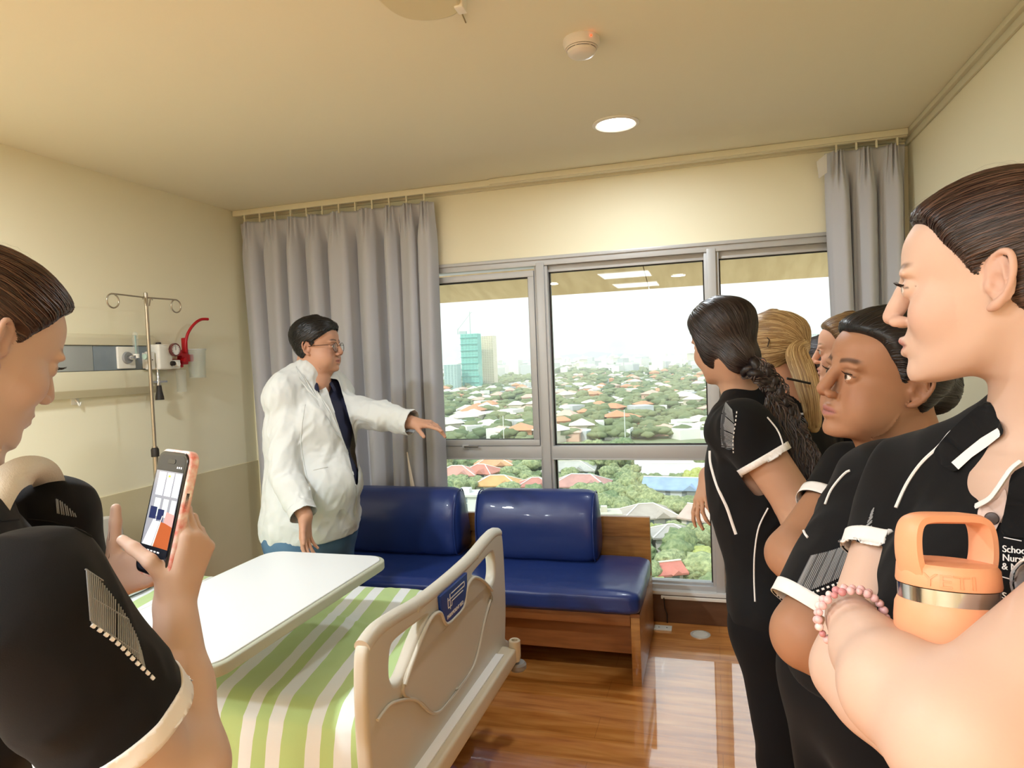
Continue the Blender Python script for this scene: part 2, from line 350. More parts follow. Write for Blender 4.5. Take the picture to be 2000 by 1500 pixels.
bm = bmesh.new(); add_b2(bm, (-2.78, 3.485, CEIL - .034), (RX - .03, 3.515, CEIL - .001)); bm_obj('rail', bm, m_trim, tk, bevel=.003)
bm = bmesh.new(); add_b2(bm, (-1.12, 3.47, CEIL - .03), (RX - .03, 3.484, CEIL - .001)); bm_obj('rail', bm, m_trim, tk, bevel=.003)
for i in range(12):
    x = -2.70 + i * .108; box('glider', (x - .004, 3.49, 2.325), (x + .004, 3.5, CEIL - .03), m_trim, tk)
for i in range(4):
    x = .59 + i * .085; box('glider', (x - .004, 3.49, 2.34), (x + .004, 3.5, CEIL - .03), m_trim, tk)

# ---- ceiling fittings
m_white = mat('white_plastic_matte', 'e9e6dc', .4)
m_diff = mat('lamp_diffuser', 'ffffff', .5, emit='fffdf8', es=14)
def downlight(x, y, label):
    d = empty('downlight', (x, y, CEIL), label, 'ceiling light')
    lathe('trim_ring', [(.078, -.004), (.08, 0), (.098, 0), (.099, -.004), (.094, -.007), (.085, -.008), (.078, -.004)], m_white, d, Matrix.Translation((x, y, CEIL)))
    lathe('diffuser', [(0, -.003), (.07, -.003), (.078, -.001), (.078, 0), (0, 0)], m_diff, d, Matrix.Translation((x, y, CEIL)))
downlight(-.358, 2.885, 'round lit downlight near the window, the only one in view')
for x, y, nm in ((-1.95, .95, 'round downlight behind the camera over the foot of the bed'), (-1.95, -1.2, 'round downlight near the back wall, left side'), (-.36, -1.3, 'round downlight near the back wall, right side')): downlight(x, y, nm)
for k, (x, y) in enumerate(((-.95, -.75), (-.95, -2.0))):  # bodies of the added fill panels, out of view
    pl_ = empty('fill_panel', (x, y, CEIL), ('added square fill panel just behind the camera, out of view', 'added square fill panel near the back wall, out of view')[k], 'ceiling light')
    box('frame', (x - .31, y - .31, CEIL - .02), (x + .31, y + .31, CEIL), m_white, pl_, bevel=.002); box('diffuser', (x - .29, y - .29, CEIL - .023), (x + .29, y + .29, CEIL - .02), mat('fill_panel_diffuser', 'ffffff', .5, emit='fffdf8', es=3), pl_)
sd = empty('smoke_detector', (-.356, 2.09, CEIL), 'white round smoke detector with red light on the ceiling', 'smoke detector')
T = Matrix.Translation((-.356, 2.09, CEIL)); m_sd = mat('detector_plastic', 'dcd5cc', .35)
lathe('base', [(0, 0), (.056, 0), (.057, -.012), (.054, -.022), (.05, -.028), (0, -.028)], m_sd, sd, T)
lathe('slot', [(0, -.028), (.045, -.028), (.043, -.034), (0, -.034)], mat('slot_black', '1c1a18', .7), sd, T)
lathe('slot_ring', [(.044, -.03), (.049, -.030), (.048, -.0325), (.044, -.0325), (.044, -.03)], m_sd, sd, T)
for k in range(6):
    a = k * PI / 3 + .3; box('rib', (-.356 + .043 * math.cos(a) - .0025, 2.09 + .043 * math.sin(a) - .0025, CEIL - .035), (-.356 + .043 * math.cos(a) + .0025, 2.09 + .043 * math.sin(a) + .0025, CEIL - .027), m_sd, sd)
lathe('cap', [(0, -.034), (.044, -.034), (.043, -.042), (.036, -.049), (.022, -.052), (0, -.052)], m_sd, sd, T)
lathe('indicator_light', [(0, -.001), (.0028, 0), (.0028, .002), (0, .003)], mat('red_led', 'ff2a10', .4, emit='ff2a10', es=6), sd, Matrix.Translation((-.318, 2.046, CEIL - .014)), n=10)
# box at the top edge
ex = empty('ceiling_box', (-.70, 1.66, CEIL), 'pale ceiling mounted fitting with a pull wire, cut by the top edge', 'ceiling fitting')
pts = cr([(-.775, 1.69), (-.735, 1.73), (-.69, 1.742), (-.64, 1.735), (-.615, 1.70), (-.60, 1.6), (-.62, 1.5), (-.76, 1.48), (-.79, 1.6)], 5, True)
plate('body', [(p[0], p[1]) for p in pts], [], Matrix.Translation((0, 0, CEIL - .02)), .04, mat('fitting_cream', 'd4cba8', .5), ex, bevel=.008)
box('white_cap', (-.625, 1.695, CEIL - .045), (-.60, 1.735, CEIL - .01), m_white, ex, bevel=.004)
tube('pull_wire', [(-.625, 1.755, CEIL - .004), (-.638, 1.79, CEIL - .006), (-.645, 1.845, CEIL - .01)], .0022, mat('wire_brown', '8f8056', .5), ex, n=6)
lathe('wire_loop', [(0, -.004), (.004, -.002), (.004, .002), (0, .004)], MAT['wire_brown'], ex, Matrix.Translation((-.628, 1.765, CEIL - .005)), n=10)

# ---- floor fittings
fo = empty('floor_socket', (-.267, 3.504, 0), 'white double floor socket beside the end of the bench', 'floor socket')
box('plate', (-.325, 3.47, 0), (-.235, 3.53, .008), m_white, fo, bevel=.002)
for x in (-.30, -.26): box('socket_hole', (x - .004, 3.497, .0075), (x + .004, 3.503, .0086), m_rub, fo)
fd = empty('floor_drain', (-.092, 3.459, 0), 'round white floor cover near the window skirting', 'floor cover')
lathe('rim', [(.036, 0), (.05, 0), (.05, .004), (.046, .006), (.038, .006), (.036, 0)], mat('pale_metal', 'd8d6cc', .3, metal=.2), fd, Matrix.Translation((-.092, 3.459, 0)))
lathe('lid', [(0, 0), (.037, 0), (.037, .004), (.02, .005), (0, .005)], m_white, fd, Matrix.Translation((-.092, 3.459, 0)))

# ================================================================ BENCH
m_oak = mat('bench_oak', 'a9773f', .35, var=.7, vscale=5, vcol='85582b', stretch=(1.5, 12, 14), coat=.2)
m_oakd = mat('bench_oak_dark', '8f5a30', .4, var=.6, vscale=4, vcol='734522', stretch=(1.5, 12, 14))
m_blue = mat('blue_vinyl', '22356f', .34, spec=.45, bump=.3, bscale=28, bdist=.002, coat=.12)
SX0, SX1, SY0, SY1 = -2.30, -.325, 2.86, 3.44
bn = empty('window_bench', ((SX0 + SX1) / 2, (SY0 + SY1) / 2, 0), 'long wooden window bench with a blue vinyl seat', 'bench')
def soft_box(name, a, b, m, parent, r=.03, puff=.012, n=16, seed=0, wr=.003):
    """rounded cushion, puffed faces, slight wrinkles"""
    a, b = np.array(a), np.array(b); c = (a + b) / 2; h = (b - a) / 2; bm = bmesh.new()
    bmesh.ops.create_cube(bm, size=2); bmesh.ops.subdivide_edges(bm, edges=bm.edges[:], cuts=n, use_grid_fill=True)
    for v in bm.verts:
        p = np.array(v.co); s = p.copy()
        s = np.sign(s) * np.abs(s) ** .8 if r < .001 else s
        w = s * h; inner = np.clip(w, -(h - r), h - r); d = w - inner; L = np.linalg.norm(d)
        if L > 1e-9: w = inner + d / L * r * min(1, L / r + .35) if L < r else inner + d / L * r
        e = 1 - np.abs(s)
        pf = puff * (min(1, 3 * sorted(e)[1]) ** .6) * (min(1, 3 * sorted(e)[2]) ** .6)
        ax = int(np.argmax(np.abs(s))); w[ax] += math.copysign(pf, s[ax])
        q = w + c; nzv = mnoise.noise(Vector(q * 9 + seed)) * wr + mnoise.noise(Vector((q[0] * 25, q[1] * 25, q[2] * 60)) + Vector((seed,) * 3)) * wr * .35
        w[ax] += nzv * (1 if s[ax] > 0 else -1)
        v.co = w + c
    return bm_obj(name, bm, m, parent, sm=80)
soft_box('seat_cushion', (SX0 + .01, SY0 - .04, .315), (SX1 + .003, SY1 - .06, .418), m_blue, bn, r=.035, puff=.006, n=40, seed=2)
for x in (SX0, SX1 - .04):
    bm = bmesh.new(); add_b2(bm, (x, SY0, 0), (x + .04, SY1 + .05, .30)); bm_obj('end_panel', bm, m_oak, bn, bevel=.004)
box('seat_rail', (SX0 + .04, SY0 - .004, .262), (SX1 - .0402, SY0 + .03, .312), m_oakd, bn, bevel=.004)
box('seat_board', (SX0, SY0, .3), (SX1, SY1 - .02, .316), m_oakd, bn)
box('rear_panel', (SX0 + .04, SY1 - .03, .0), (SX1 - .0402, SY1 - .012, .3), m_oakd, bn)
box('apron', (SX0 + .04, SY0 + .06, .115), (SX1 - .0402, SY0 + .08, .262), m_oakd, bn)
box('back_board', (SX0, SY1 - .01, .3), (SX1 + .002, SY1 + .02, .60), m_oak, bn, bevel=.003)
box('back_strip', (SX0, SY1 - .018, .50), (SX1 + .002, SY1 - .01, .601), m_oak, bn, bevel=.002)
def bolster(x0, x1, label, seed):
    o = empty('back_cushion', ((x0 + x1) / 2, 3.32, .42), label, 'cushion', 'blue cushions on the bench')
    prof = [(3.205, .425), (3.175, .50), (3.17, .62), (3.195, .70), (3.235, .752), (3.285, .765), (3.33, .745), (3.39, .60), (3.415, .47), (3.40, .43), (3.3, .42)]
    P = cr(prof, 4, True); n = 34; bm = bmesh.new(); R = []
    cy, cz = 3.29, .57
    for i in range(n + 1):
        u = i / n; e = min(u, 1 - u) * (x1 - x0); k = 1 - .10 * math.exp(-(e / .02) ** 1.3); x = x0 + (x1 - x0) * u
        row = []
        for j, p in enumerate(P):
            rr = k + mnoise.noise(Vector((x * 11, j * .3, seed))) * .014 + .02 * math.exp(-(e / .05) ** 2) * mnoise.noise(Vector((x * 8, j * 1.1, seed)))
            row.append(bm.verts.new((x, cy + (p[0] - cy) * rr, cz + (p[1] - cz) * rr)))
        R.append(row)
    N = len(P)
    for i in range(n):
        for j in range(N): bm.faces.new((R[i][j], R[i][(j + 1) % N], R[i + 1][(j + 1) % N], R[i + 1][j]))
    for row, s in ((R[0], -1), (R[-1], 1)):
        c = bm.verts.new((row[0].co.x + s * .012, cy, cz)); mid = []
        for j in range(N): q_ = row[j].co.lerp(c.co, .5); q_.x = row[0].co.x + s * .011; mid.append(bm.verts.new(q_))
        for j in range(N):
            bm.faces.new((row[j], row[(j + 1) % N], mid[(j + 1) % N], mid[j])); bm.faces.new((mid[j], mid[(j + 1) % N], c))
    bm_obj('cover', bm, m_blue, o, sm=60)
    for x in (x0 + .006, x1 - .006):
        tube('piping', [(x, cy + (p[0] - cy) * .955, cz + (p[1] - cz) * .955) for p in P] + [(x, cy + (P[0][0] - cy) * .955, cz + (P[0][1] - cz) * .955)], .004, m_blue, o, n=6)
bolster(-2.01, -1.285, 'blue vinyl bench cushion directly behind the man in the white jacket', 1)
bolster(-1.178, -.565, 'blue vinyl bench cushion in the middle of the window, right one', 5)

# ================================================================ BED
bed = empty('hospital_bed', (-1.8, 1.95, 0), 'hospital bed with beige plastic footboard and rails', 'bed')
m_beige = mat('bed_plastic', 'cbc8be', .38, spec=.45, bump=.06, bscale=400, bdist=.0004)
m_beige2 = mat('bed_plastic_panel', 'c0baab', .42, bump=.06, bscale=400, bdist=.0004)
FX = -.79
YC = 1.905
def mir(pts): return pts + [(2 * YC - y, z) for y, z in reversed(pts)]
half = [(1.425, .30), (1.40, .36), (1.375, .48), (1.372, .62), (1.38, .735), (1.40, .768), (1.44, .782), (1.50, .783), (1.56, .778), (1.66, .765), (1.78, .757), (1.87, .755)]
outer = [(p[0], p[1]) for p in cr(mir(half), 4, True)]
hole_h = [(1.475, .70), (1.470, .672), (1.473, .643), (1.49, .618), (1.52, .606), (1.555, .609), (1.59, .628), (1.63, .655), (1.675, .682), (1.715, .70), (1.728, .712), (1.722, .722), (1.69, .728), (1.60, .735), (1.52, .738), (1.488, .728)]
h1 = [(p[0], p[1]) for p in cr(hole_h, 3, True)]; h2 = [(2 * YC - y, z) for y, z in h1]
MF = Matrix(((0, 0, 1, FX - .019), (1, 0, 0, 0), (0, 1, 0, 0), (0, 0, 0, 1)))
fb = plate('footboard', outer, [h1, h2], MF, .038, m_beige, bed, bevel=.012, res=3)
tube('top_rail', cr([(FX - .019, 1.385, .765), (FX - .019, 1.45, .779), (FX - .019, 1.56, .772), (FX - .019, 1.7, .757), (FX - .019, YC, .752), (FX - .019, 2.11, .757), (FX - .019, 2.25, .772), (FX - .019, 2.36, .779), (FX - .019, 2.425, .765)], 5), .021, m_beige, fb, n=14)
for y in (1.66, 2.15): tube('rail_joint', [(FX - .019, y - .002, .7585), (FX - .019, y + .002, .7585)], .0225, m_beige, fb, n=18)
# raised centre panel
rz = [(1.545, .600), (1.60, .635), (1.66, .672), (1.72, .698), (1.76, .700), (1.79, .690), (1.815, .655), (1.845, .640), (YC, .638)]
lowr = [(1.905, .415), (1.80, .415), (1.74, .425), (1.69, .46), (1.65, .50), (1.61, .53), (1.57, .555), (1.545, .575)]
pan = [(p[0], p[1]) for p in cr(mir(rz)[:-1] + [(2 * YC - y, z) for y, z in reversed(lowr)][0:] + lowr, 3, True)]
MP = Matrix(((0, 0, 1, FX + .001), (1, 0, 0, 0), (0, 1, 0, 0), (0, 0, 0, 1)))
plate('raised_panel', pan, [], MP, .014, m_beige2, fb, bevel=.005, res=3)
tube('panel_ridge', [(FX + .007, p[0], p[1]) for p in cr([(1.545, .60), (1.60, .64), (1.66, .678), (1.72, .704), (1.762, .706), (1.795, .693), (1.818, .658), (1.847, .643), (YC, .641)] , 4)] + [(FX + .007, 2 * YC - p[0], p[1]) for p in reversed(cr([(1.545, .60), (1.60, .64), (1.66, .678), (1.72, .704), (1.762, .706), (1.795, .693), (1.818, .658), (1.847, .643), (YC, .641)], 4))], .006, m_beige, fb, n=8)
tube('panel_ridge', [(FX + .004, p[0], p[1]) for p in cr([(1.40, .585), (1.46, .59), (1.52, .572), (1.575, .548), (1.62, .52), (1.66, .482), (1.70, .446), (1.75, .420), (1.82, .409), (2.0, .409), (2.07, .425), (2.12, .46), (2.18, .52), (2.25, .57)], 4)], .0045, m_beige, fb, n=8)
blue = [(1.80, .738), (1.81, .712), (1.825, .69), (1.845, .668), (1.87, .652), (1.90, .648), (1.94, .652), (1.975, .665), (1.99, .69), (2.00, .715), (2.005, .738)]
blue = [(1.795, .741), (1.800, .705), (1.815, .672), (1.84, .652), (1.87, .647), (1.94, .647), (1.97, .652), (1.995, .672), (2.010, .705), (2.015, .741)]
MB_ = Matrix(((0, 0, 1, FX + .004), (1, 0, 0, 0), (0, 1, 0, 0), (0, 0, 0, 1)))
lb = plate('name_plate', blue, [], MB_, .012, mat('blue_label', '1d3f8f', .3), fb, bevel=.003)
lb['label'] = 'blue name plate with white bed emblem'
MT = Matrix(((0, 0, 1, FX + .0105), (1, 0, 0, 1.835), (0, 1, 0, .659), (0, 0, 0, 1)))
m_wht = mat('white_print', 'f2f2f2', .5)
text_mesh('lettering', 'PARAMOUNT BED', MT, .0165, m_wht, fb)
def seg(bm, a, b, wd): 
    d = Vector((0, b[0] - a[0], b[1] - a[1])); L = d.length; ang = math.atan2(d.z, d.y); add_box(bm, (FX + .0108, (a[0] + b[0]) / 2, (a[1] + b[1]) / 2), (.001, L + wd, wd), Matrix.Rotation(ang, 4, 'X'))
bm = bmesh.new()
for a, b in (((1.845, .690), (1.845, .720)), ((1.845, .690), (1.875, .690)), ((1.845, .712), (1.985, .712)), ((1.985, .712), (1.985, .726)), ((1.985, .726), (1.875, .726)), ((1.862, .683), (1.862, .727)), ((1.875, .690), (1.875, .702)), ((1.875, .702), (1.97, .702))): seg(bm, a, b, .0028)
bm_obj('emblem', bm, m_wht, fb)
# bumper, frame, casters
m_bfr = mat('bed_frame_paint', 'd3c8b2', .4)
box('foot_bumper', (FX - .01, 1.42, .285), (FX + .055, 2.385, .345), m_bfr, bed, bevel=.012, seg=3)
box('bumper_pad', (FX - .005, 1.52, .3451), (FX + .03, 2.30, .352), m_wht, bed, bevel=.002)
for y in (1.425, 2.39):
    lathe('bumper_cup', [(.012, .08), (.018, .082), (.022, .078), (.022, .02), (.018, 0), (0, 0), (0, .06), (.012, .062), (.012, .08)], m_bfr, bed, Matrix.Translation((FX + .045, y, .288)), n=20)
    lathe('corner_roller', [(0, 0), (.028, 0), (.034, .008), (.034, .022), (.028, .03), (0, .03)], mat('grey_rubber', '8e8c8a', .5), bed, Matrix.Translation((FX + .05, y + .01, .25)), n=20)
bm = bmesh.new()
for y in (1.52, 2.29): add_b2(bm, (-2.62, y - .02, .30), (FX - .03, y + .02, .36))
for x in (-2.6, -1.9, -1.3, -.84): add_b2(bm, (x - .02, 1.52, .30), (x + .02, 2.29, .34))
for y in (1.6, 2.21): add_b2(bm, (-2.5, y - .02, .15), (-.92, y + .02, .20))
for x in (-2.4, -.97): add_b2(bm, (x - .02, 1.45, .14), (x + .02, 2.36, .19))
for x in (-2.2, -1.15): add_b2(bm, (x - .02, 1.6, .18), (x + .02, 1.64, .32)); add_b2(bm, (x - .02, 2.17, .18), (x + .02, 2.21, .32))
bm_obj('bed_frame', bm, m_bfr, bed, bevel=.004)
m_tyre = mat('caster_tyre', '3a3a3c', .55)
def caster(x, y, parent, r=.055):
    c = empty('caster', (x, y, .08)); wparent(c, parent)
    for dy in (-.018, .018):
        lathe('wheel', [(0, -.009), (r * .6, -.009), (r, -.006), (r, .006), (r * .6, .009), (0, .009)], m_tyre, c, Matrix.Translation((x, y + dy, r)) @ Matrix.Rotation(PI / 2, 4, 'X'), n=24)
    bm = bmesh.new(); add_box(bm, (x, y, r + .03), (.05, .024, .05)); add_tube(bm, [(x, y, r + .04), (x, y, .15)], .012, 10); bm_obj('fork', bm, mat('caster_grey', '9b9c9e', .4), c, bevel=.004)
for x in (-2.4, -.97):
    for y in (1.47, 2.34): caster(x, y, bed)
hb = plate('headboard', [(p[0], p[1]) for p in outer], [[(p[0], p[1]) for p in h1], [(p[0], p[1]) for p in h2]], Matrix(((0, 0, 1, -2.66), (1, 0, 0, 0), (0, 1, 0, 0), (0, 0, 0, 1))), .034, m_beige, bed, bevel=.01)
# mattress, pillow
mt_ = soft_box('mattress', (-2.62, 1.485, .36), (FX - .035, 2.375, .535), mat('mattress_blue', '4f6f86', .5), None, r=.03, puff=0, n=10, wr=0); tag(mt_, 'mattress lying under the green striped blanket', 'mattress')
pw = soft_box('pillow', (-2.60, 1.65, .545), (-2.24, 2.22, .63), mat('pillow_white', 'e8eaea', .8), None, r=.05, puff=.02, n=14, seed=4); tag(pw, 'white pillow at the head of the bed, hidden behind the phone', 'pillow')
# blanket
m_bl = mat('striped_blanket', 'ffffff', .85, sheen=.25, bump=.3, bscale=500, bdist=.0006); t = NT(m_bl)
tc = t.n('TexCoord'); sp = t.n('SeparateXYZ'); uv = t.n('UVMap'); t.l(uv.outputs[0], sp.inputs[0])
md_ = t.n('Math', operation='WRAP'); t.l(sp.outputs['X'], md_.inputs[0]); md_.inputs[1].default_value = 1; md_.inputs[2].default_value = 0
rp = t.n('ValToRGB'); rp.color_ramp.interpolation = 'CONSTANT'; t.l(md_.outputs[0], rp.inputs[0]); el = rp.color_ramp.elements
WH, GR = srgb('dfe4e8'), srgb('b1cc8a')
el[0].position = 0; el[0].color = WH; el[1].position = .21; el[1].color = GR; z_ = el.new(.41); z_.color = WH; z_ = el.new(.635); z_.color = GR
t.l(rp.outputs[0], t.b.inputs['Base Color'])
def blanket():
    X0, X1 = -2.25, FX - .045; nu, nv = 150, 130; V = []; UV = []
    # cross-section: far hem, up over the mattress, down the near side
    def sec(s):
        if s < .30: return 2.395 + .02, .30 + s / .30 * .235, 'f'
        if s < 1.20: return 2.40 - (s - .30) / .90 * .93, .548, 't'
        return 1.462, .548 - (s - 1.20), 'n'
    S = 1.62
    for i in range(nu):
        x = X0 + (X1 - X0) * i / (nu - 1)
        for j in range(nv):
            s = S * j / (nv - 1); y, z, k = sec(s)
            # rounded shoulders
            r = .05
            if k == 't' and s - .30 < r: a = (s - .30) / r; z -= (1 - a) ** 2 * .025
            if k == 't' and 1.20 - s < r * 1.4: a = (1.20 - s) / (r * 1.4); z -= (1 - a) ** 2 * .03
            if k == 'n':
                a = min(1, (s - 1.2) / r); z -= .03; y -= .012 * a
                d = s - 1.2; fo = (d / .4) ** 1.1
                y -= fo * (.05 + .034 * math.sin(x * 21 + 1.2 * math.sin(x * 9)) + .018 * math.sin(x * 47 + 1))
                y -= .05 * fo * math.exp(-((x + 1.0) / .14) ** 2)
                z += .012 * math.sin(x * 8) * fo
            if k == 'f': y += .012 * math.sin(x * 17) * (1 - s / .3)
            if k == 't':
                z += .0045 * mnoise.noise(Vector((x * 7, y * 5, 2))) + .0025 * mnoise.noise(Vector((x * 26, y * 18, 5)))
                z += .006 * math.exp(-((y - 1.95 - .15 * math.sin(x * 3)) / .012) ** 2) * math.exp(-((x + 1.2) / .18) ** 2)
            # tuck at the foot: blanket turns down at the near foot corner
            if k == 'n' and x > -.95: y += (x + .95) * .35 * min(1, (s - 1.2) / .2)
            V.append((x, y, z + .0012)); 
            UV.append(((x + 1.019 + .19 * (max(1.45, y) - 1.45)) / .197 + 40, s))
    o = grid_mesh('blanket', V, nu, nv, m_bl)
    uvl = o.data.uv_layers.new(name='UVMap'); L = np.array([l.vertex_index for l in o.data.loops]); uvl.data.foreach_set('uv', np.array(UV)[L].ravel())
    md = o.modifiers.new('s', 'SOLIDIFY'); md.thickness = .004; md.offset = 1
    dg = bpy.context.evaluated_depsgraph_get(); nm = bpy.data.meshes.new_from_object(o.evaluated_get(dg)); o.modifiers.clear(); o.data = nm
    tag(o, 'green and white striped blanket spread over the bed', 'blanket'); return o
blanket()

# ================================================================ OVERBED TABLE
ot = empty('overbed_table', (-1.33, 1.3, 0), 'white overbed table with rounded corners standing across the bed', 'table')
def rrect(x0, x1, y0, y1, r, n=8):
    out = []
    for cx, cy, a0 in ((x1 - r, y1 - r, 0), (x0 + r, y1 - r, 90), (x0 + r, y0 + r, 180), (x1 - r, y0 + r, 270)):
        for k in range(n + 1): a = math.radians(a0 + 90 * k / n); out.append((cx + r * math.cos(a), cy + r * math.sin(a)))
    return out
TX0, TX1, TY0, TY1 = -1.555, -1.09, 1.205, 2.06
plate('edge_band', rrect(TX0 - .006, TX1 + .006, TY0 - .006, TY1 + .006, .066), [], Matrix.Translation((0, 0, .753)), .030, mat('table_edge', 'a9ad9c', .4), ot, bevel=.006)
plate('tabletop', rrect(TX0 + .004, TX1 - .004, TY0 + .004, TY1 - .004, .058), [], Matrix.Translation((0, 0, .768)), .007, mat('table_laminate', 'd3d8db', .32, bump=.03, bscale=300, bdist=.0004), ot, bevel=.002)
m_post = mat('table_steel', 'b9b9b5', .35, metal=.5)
box('column', (-1.50, 1.33, .05), (-1.44, 1.37, .74), m_post, ot, bevel=.004)
bm = bmesh.new(); add_b2(bm, (-1.52, 1.26, .70), (-1.42, 1.9, .738)); bm_obj('top_bracket', bm, m_post, ot, bevel=.003)
bm = bmesh.new(); add_b2(bm, (-1.72, 1.32, .035), (-1.18, 1.38, .065)); bm_obj('base', bm, m_post, ot, bevel=.004)
for x in (-1.70, -1.20):
    lathe('wheel', [(0, -.01), (.024, -.01), (.026, 0), (.024, .01), (0, .01)], m_tyre, ot, Matrix.Translation((x, 1.35, .026)) @ Matrix.Rotation(PI / 2, 4, 'X'), n=16)
bm = bmesh.new()
for i in range(3):
    for j in range(5): add_box(bm, (-1.36 + j * .009 + i * .006, 1.40 + i * .012, .7719), (.006, .003, .0004))
bm_obj('printed_mark', bm, mat('grey_print', '9aa0a4', .5), ot)

# ================================================================ MEDICAL PANEL on the left wall
bh = empty('bedhead_panel', (LX, 1.9, 1.48), 'wall mounted cream and grey bedhead service panel', 'service panel')
m_cream = mat('panel_cream', 'ddd6ba', .45); m_pgrey = mat('panel_grey', 'a9adab', .4, metal=.1, var=.4, vscale=7, vcol='9aa09f'); m_slate = mat('panel_slate', '7f8a92', .4, var=.4, vscale=9)
PY0, PY1 = .9, 2.80
def rail(name, prof, m):
    bm = bmesh.new(); A = [[bm.verts.new((LX + u, y, z)) for u, z in prof] for y in (PY0, PY1)]; n = len(prof)
    for k in range(n): bm.faces.new((A[0][k], A[0][(k + 1) % n], A[1][(k + 1) % n], A[1][k]))
    bm.faces.new(A[0]); bm.faces.new(A[1][::-1]); return bm_obj(name, bm, m, bh, bevel=.003)
rail('top_cap', [(0, 1.63), (.03, 1.63), (.05, 1.612), (.05, 1.576), (0, 1.576)], m_cream)
rail('lower_rail', [(0, 1.455), (.05, 1.455), (.062, 1.42), (.062, 1.37), (.03, 1.335), (0, 1.335)], m_cream)
for k, (a, b, m) in enumerate(((.9, 1.5, m_pgrey), (1.503, 2.10, m_pgrey), (2.103, 2.43, m_pgrey), (2.433, 2.80, m_slate))):
    box('module_plate', (LX, a, 1.457), (LX + .042, b, 1.574), m, bh, bevel=.002)
fs = empty('oxygen_flowmeter', (LX + .05, 2.60, 1.5), 'clear tube flow meter on a white wall outlet plate', 'flow meter')
m_op = mat('outlet_white', 'e8e6dd', .35); m_clear = clearp()
bm = bmesh.new(); add_b2(bm, (LX + .042, 2.555, 1.463), (LX + .056, 2.655, 1.57)); bm_obj('outlet_plate', bm, m_op, fs, bevel=.004)
RY = Matrix.Rotation(PI / 2, 4, 'Y')
lathe('outlet_socket', [(.012, .012), (.027, .012), (.03, 0), (0, 0), (0, .004), (.012, .006)], mat('socket_grey', '8d8f90', .4), fs, Matrix.Translation((LX + .056, 2.605, 1.515)) @ RY, n=24)
lathe('valve_body', [(0, 0), (.011, 0), (.012, .03), (.01, .045), (0, .045)], mat('chrome', 'c8c8c8', .15, metal=.9), fs, Matrix.Translation((LX + .062, 2.605, 1.515)) @ RY, n=16)
lathe('flow_tube', [(0, 0), (.012, 0), (.0125, .095), (.009, .108), (0, .110)], m_clear, fs, Matrix.Translation((LX + .098, 2.62, 1.53)), n=20)
lathe('flow_core', [(0, 0), (.004, 0), (.004, .09), (0, .095)], mat('teal_scale', '7fa3a0', .4), fs, Matrix.Translation((LX + .098, 2.62, 1.53)), n=12)
lathe('collar', [(0, -.012), (.014, -.012), (.015, .008), (0, .01)], m_op, fs, Matrix.Translation((LX + .098, 2.62, 1.524)), n=20)
lathe('knob', [(0, 0), (.014, 0), (.015, .012), (.011, .018), (0, .018)], mat('pale_green_plastic', 'b7cfc0', .35), fs, Matrix.Translation((LX + .11, 2.655, 1.518)) @ Matrix.Rotation(-PI / 2, 4, 'X'), n=18)
bm = bmesh.new(); add_b2(bm, (LX + .062, 2.705, 1.455), (LX + .09, 2.742, 1.545)); ob = bm_obj('suction_outlet', bm, m_op, None, bevel=.004); tag(ob, 'small white outlet box on the grey panel left of the IV pole', 'outlet')
box('screw', (LX + .0895, 2.722, 1.50), (LX + .0915, 2.727, 1.505), m_rub, ob)
box('mounting', (LX + .04, 2.71, 1.46), (LX + .0625, 2.738, 1.54), m_op, ob)
# suction regulator
sr = empty('suction_regulator', (LX + .06, 2.82, 1.5), 'white suction regulator box with round pressure gauge', 'suction regulator')
box('housing', (LX + .03, 2.755, 1.452), (LX + .105, 2.845, 1.582), m_op, sr, bevel=.01, seg=3)
lathe('top_button', [(0, 0), (.014, 0), (.012, .012), (0, .013)], m_rub, sr, Matrix.Translation((LX + .07, 2.79, 1.58)), n=16)
g_ = lathe('gauge', [(0, 0), (.03, 0), (.034, .006), (.034, .02), (.03, .024), (.028, .022), (.028, .018), (0, .018)], mat('gauge_red_rim', '6d3a3a', .35), sr, Matrix.Translation((LX + .10, 2.852, 1.553)) @ RY, n=28)
lathe('gauge_face', [(0, .0185), (.0275, .0185), (.0275, .0190), (0, .0190)], mat('gauge_white', 'e9e7e2', .4), g_, Matrix.Translation((LX + .10, 2.852, 1.553)) @ RY, n=28)
bm = bmesh.new()
for k in range(9):
    a = math.radians(-130 + k * 32); add_box(bm, (LX + .1193, 2.852 + .021 * math.sin(a), 1.553 + .021 * math.cos(a)), (.0006, .003, .003))
add_box(bm, (LX + .1195, 2.852, 1.561), (.0006, .002, .022)); bm_obj('dial_marks', bm, m_rub, g_)
lathe('black_knob', [(0, 0), (.013, 0), (.012, .02), (0, .02)], m_rub, sr, Matrix.Translation((LX + .10, 2.835, 1.482)) @ RY, n=16)
lathe('white_knob', [(0, 0), (.013, 0), (.012, .022), (0, .022)], m_op, sr, Matrix.Translation((LX + .10, 2.865, 1.478)) @ RY, n=16)
box('side_bracket', (LX + .0, 2.845, 1.455), (LX + .10, 2.90, 1.50), m_op, sr, bevel=.004)
lathe('hose_fitting', [(0, 0), (.007, 0), (.007, -.05), (.010, -.055), (.010, -.08), (0, -.08)], MAT['chrome'], sr, Matrix.Translation((LX + .07, 2.775, 1.452)), n=14)
lathe('black_connector', [(0, 0), (.011, 0), (.014, -.03), (.020, -.06), (.021, -.075), (0, -.075)], m_rub, sr, Matrix.Translation((LX + .07, 2.778, 1.372)), n=16)
box('crossbar', (LX + .06, 2.74, 1.385), (LX + .075, 2.83, 1.395), MAT['chrome'], sr)
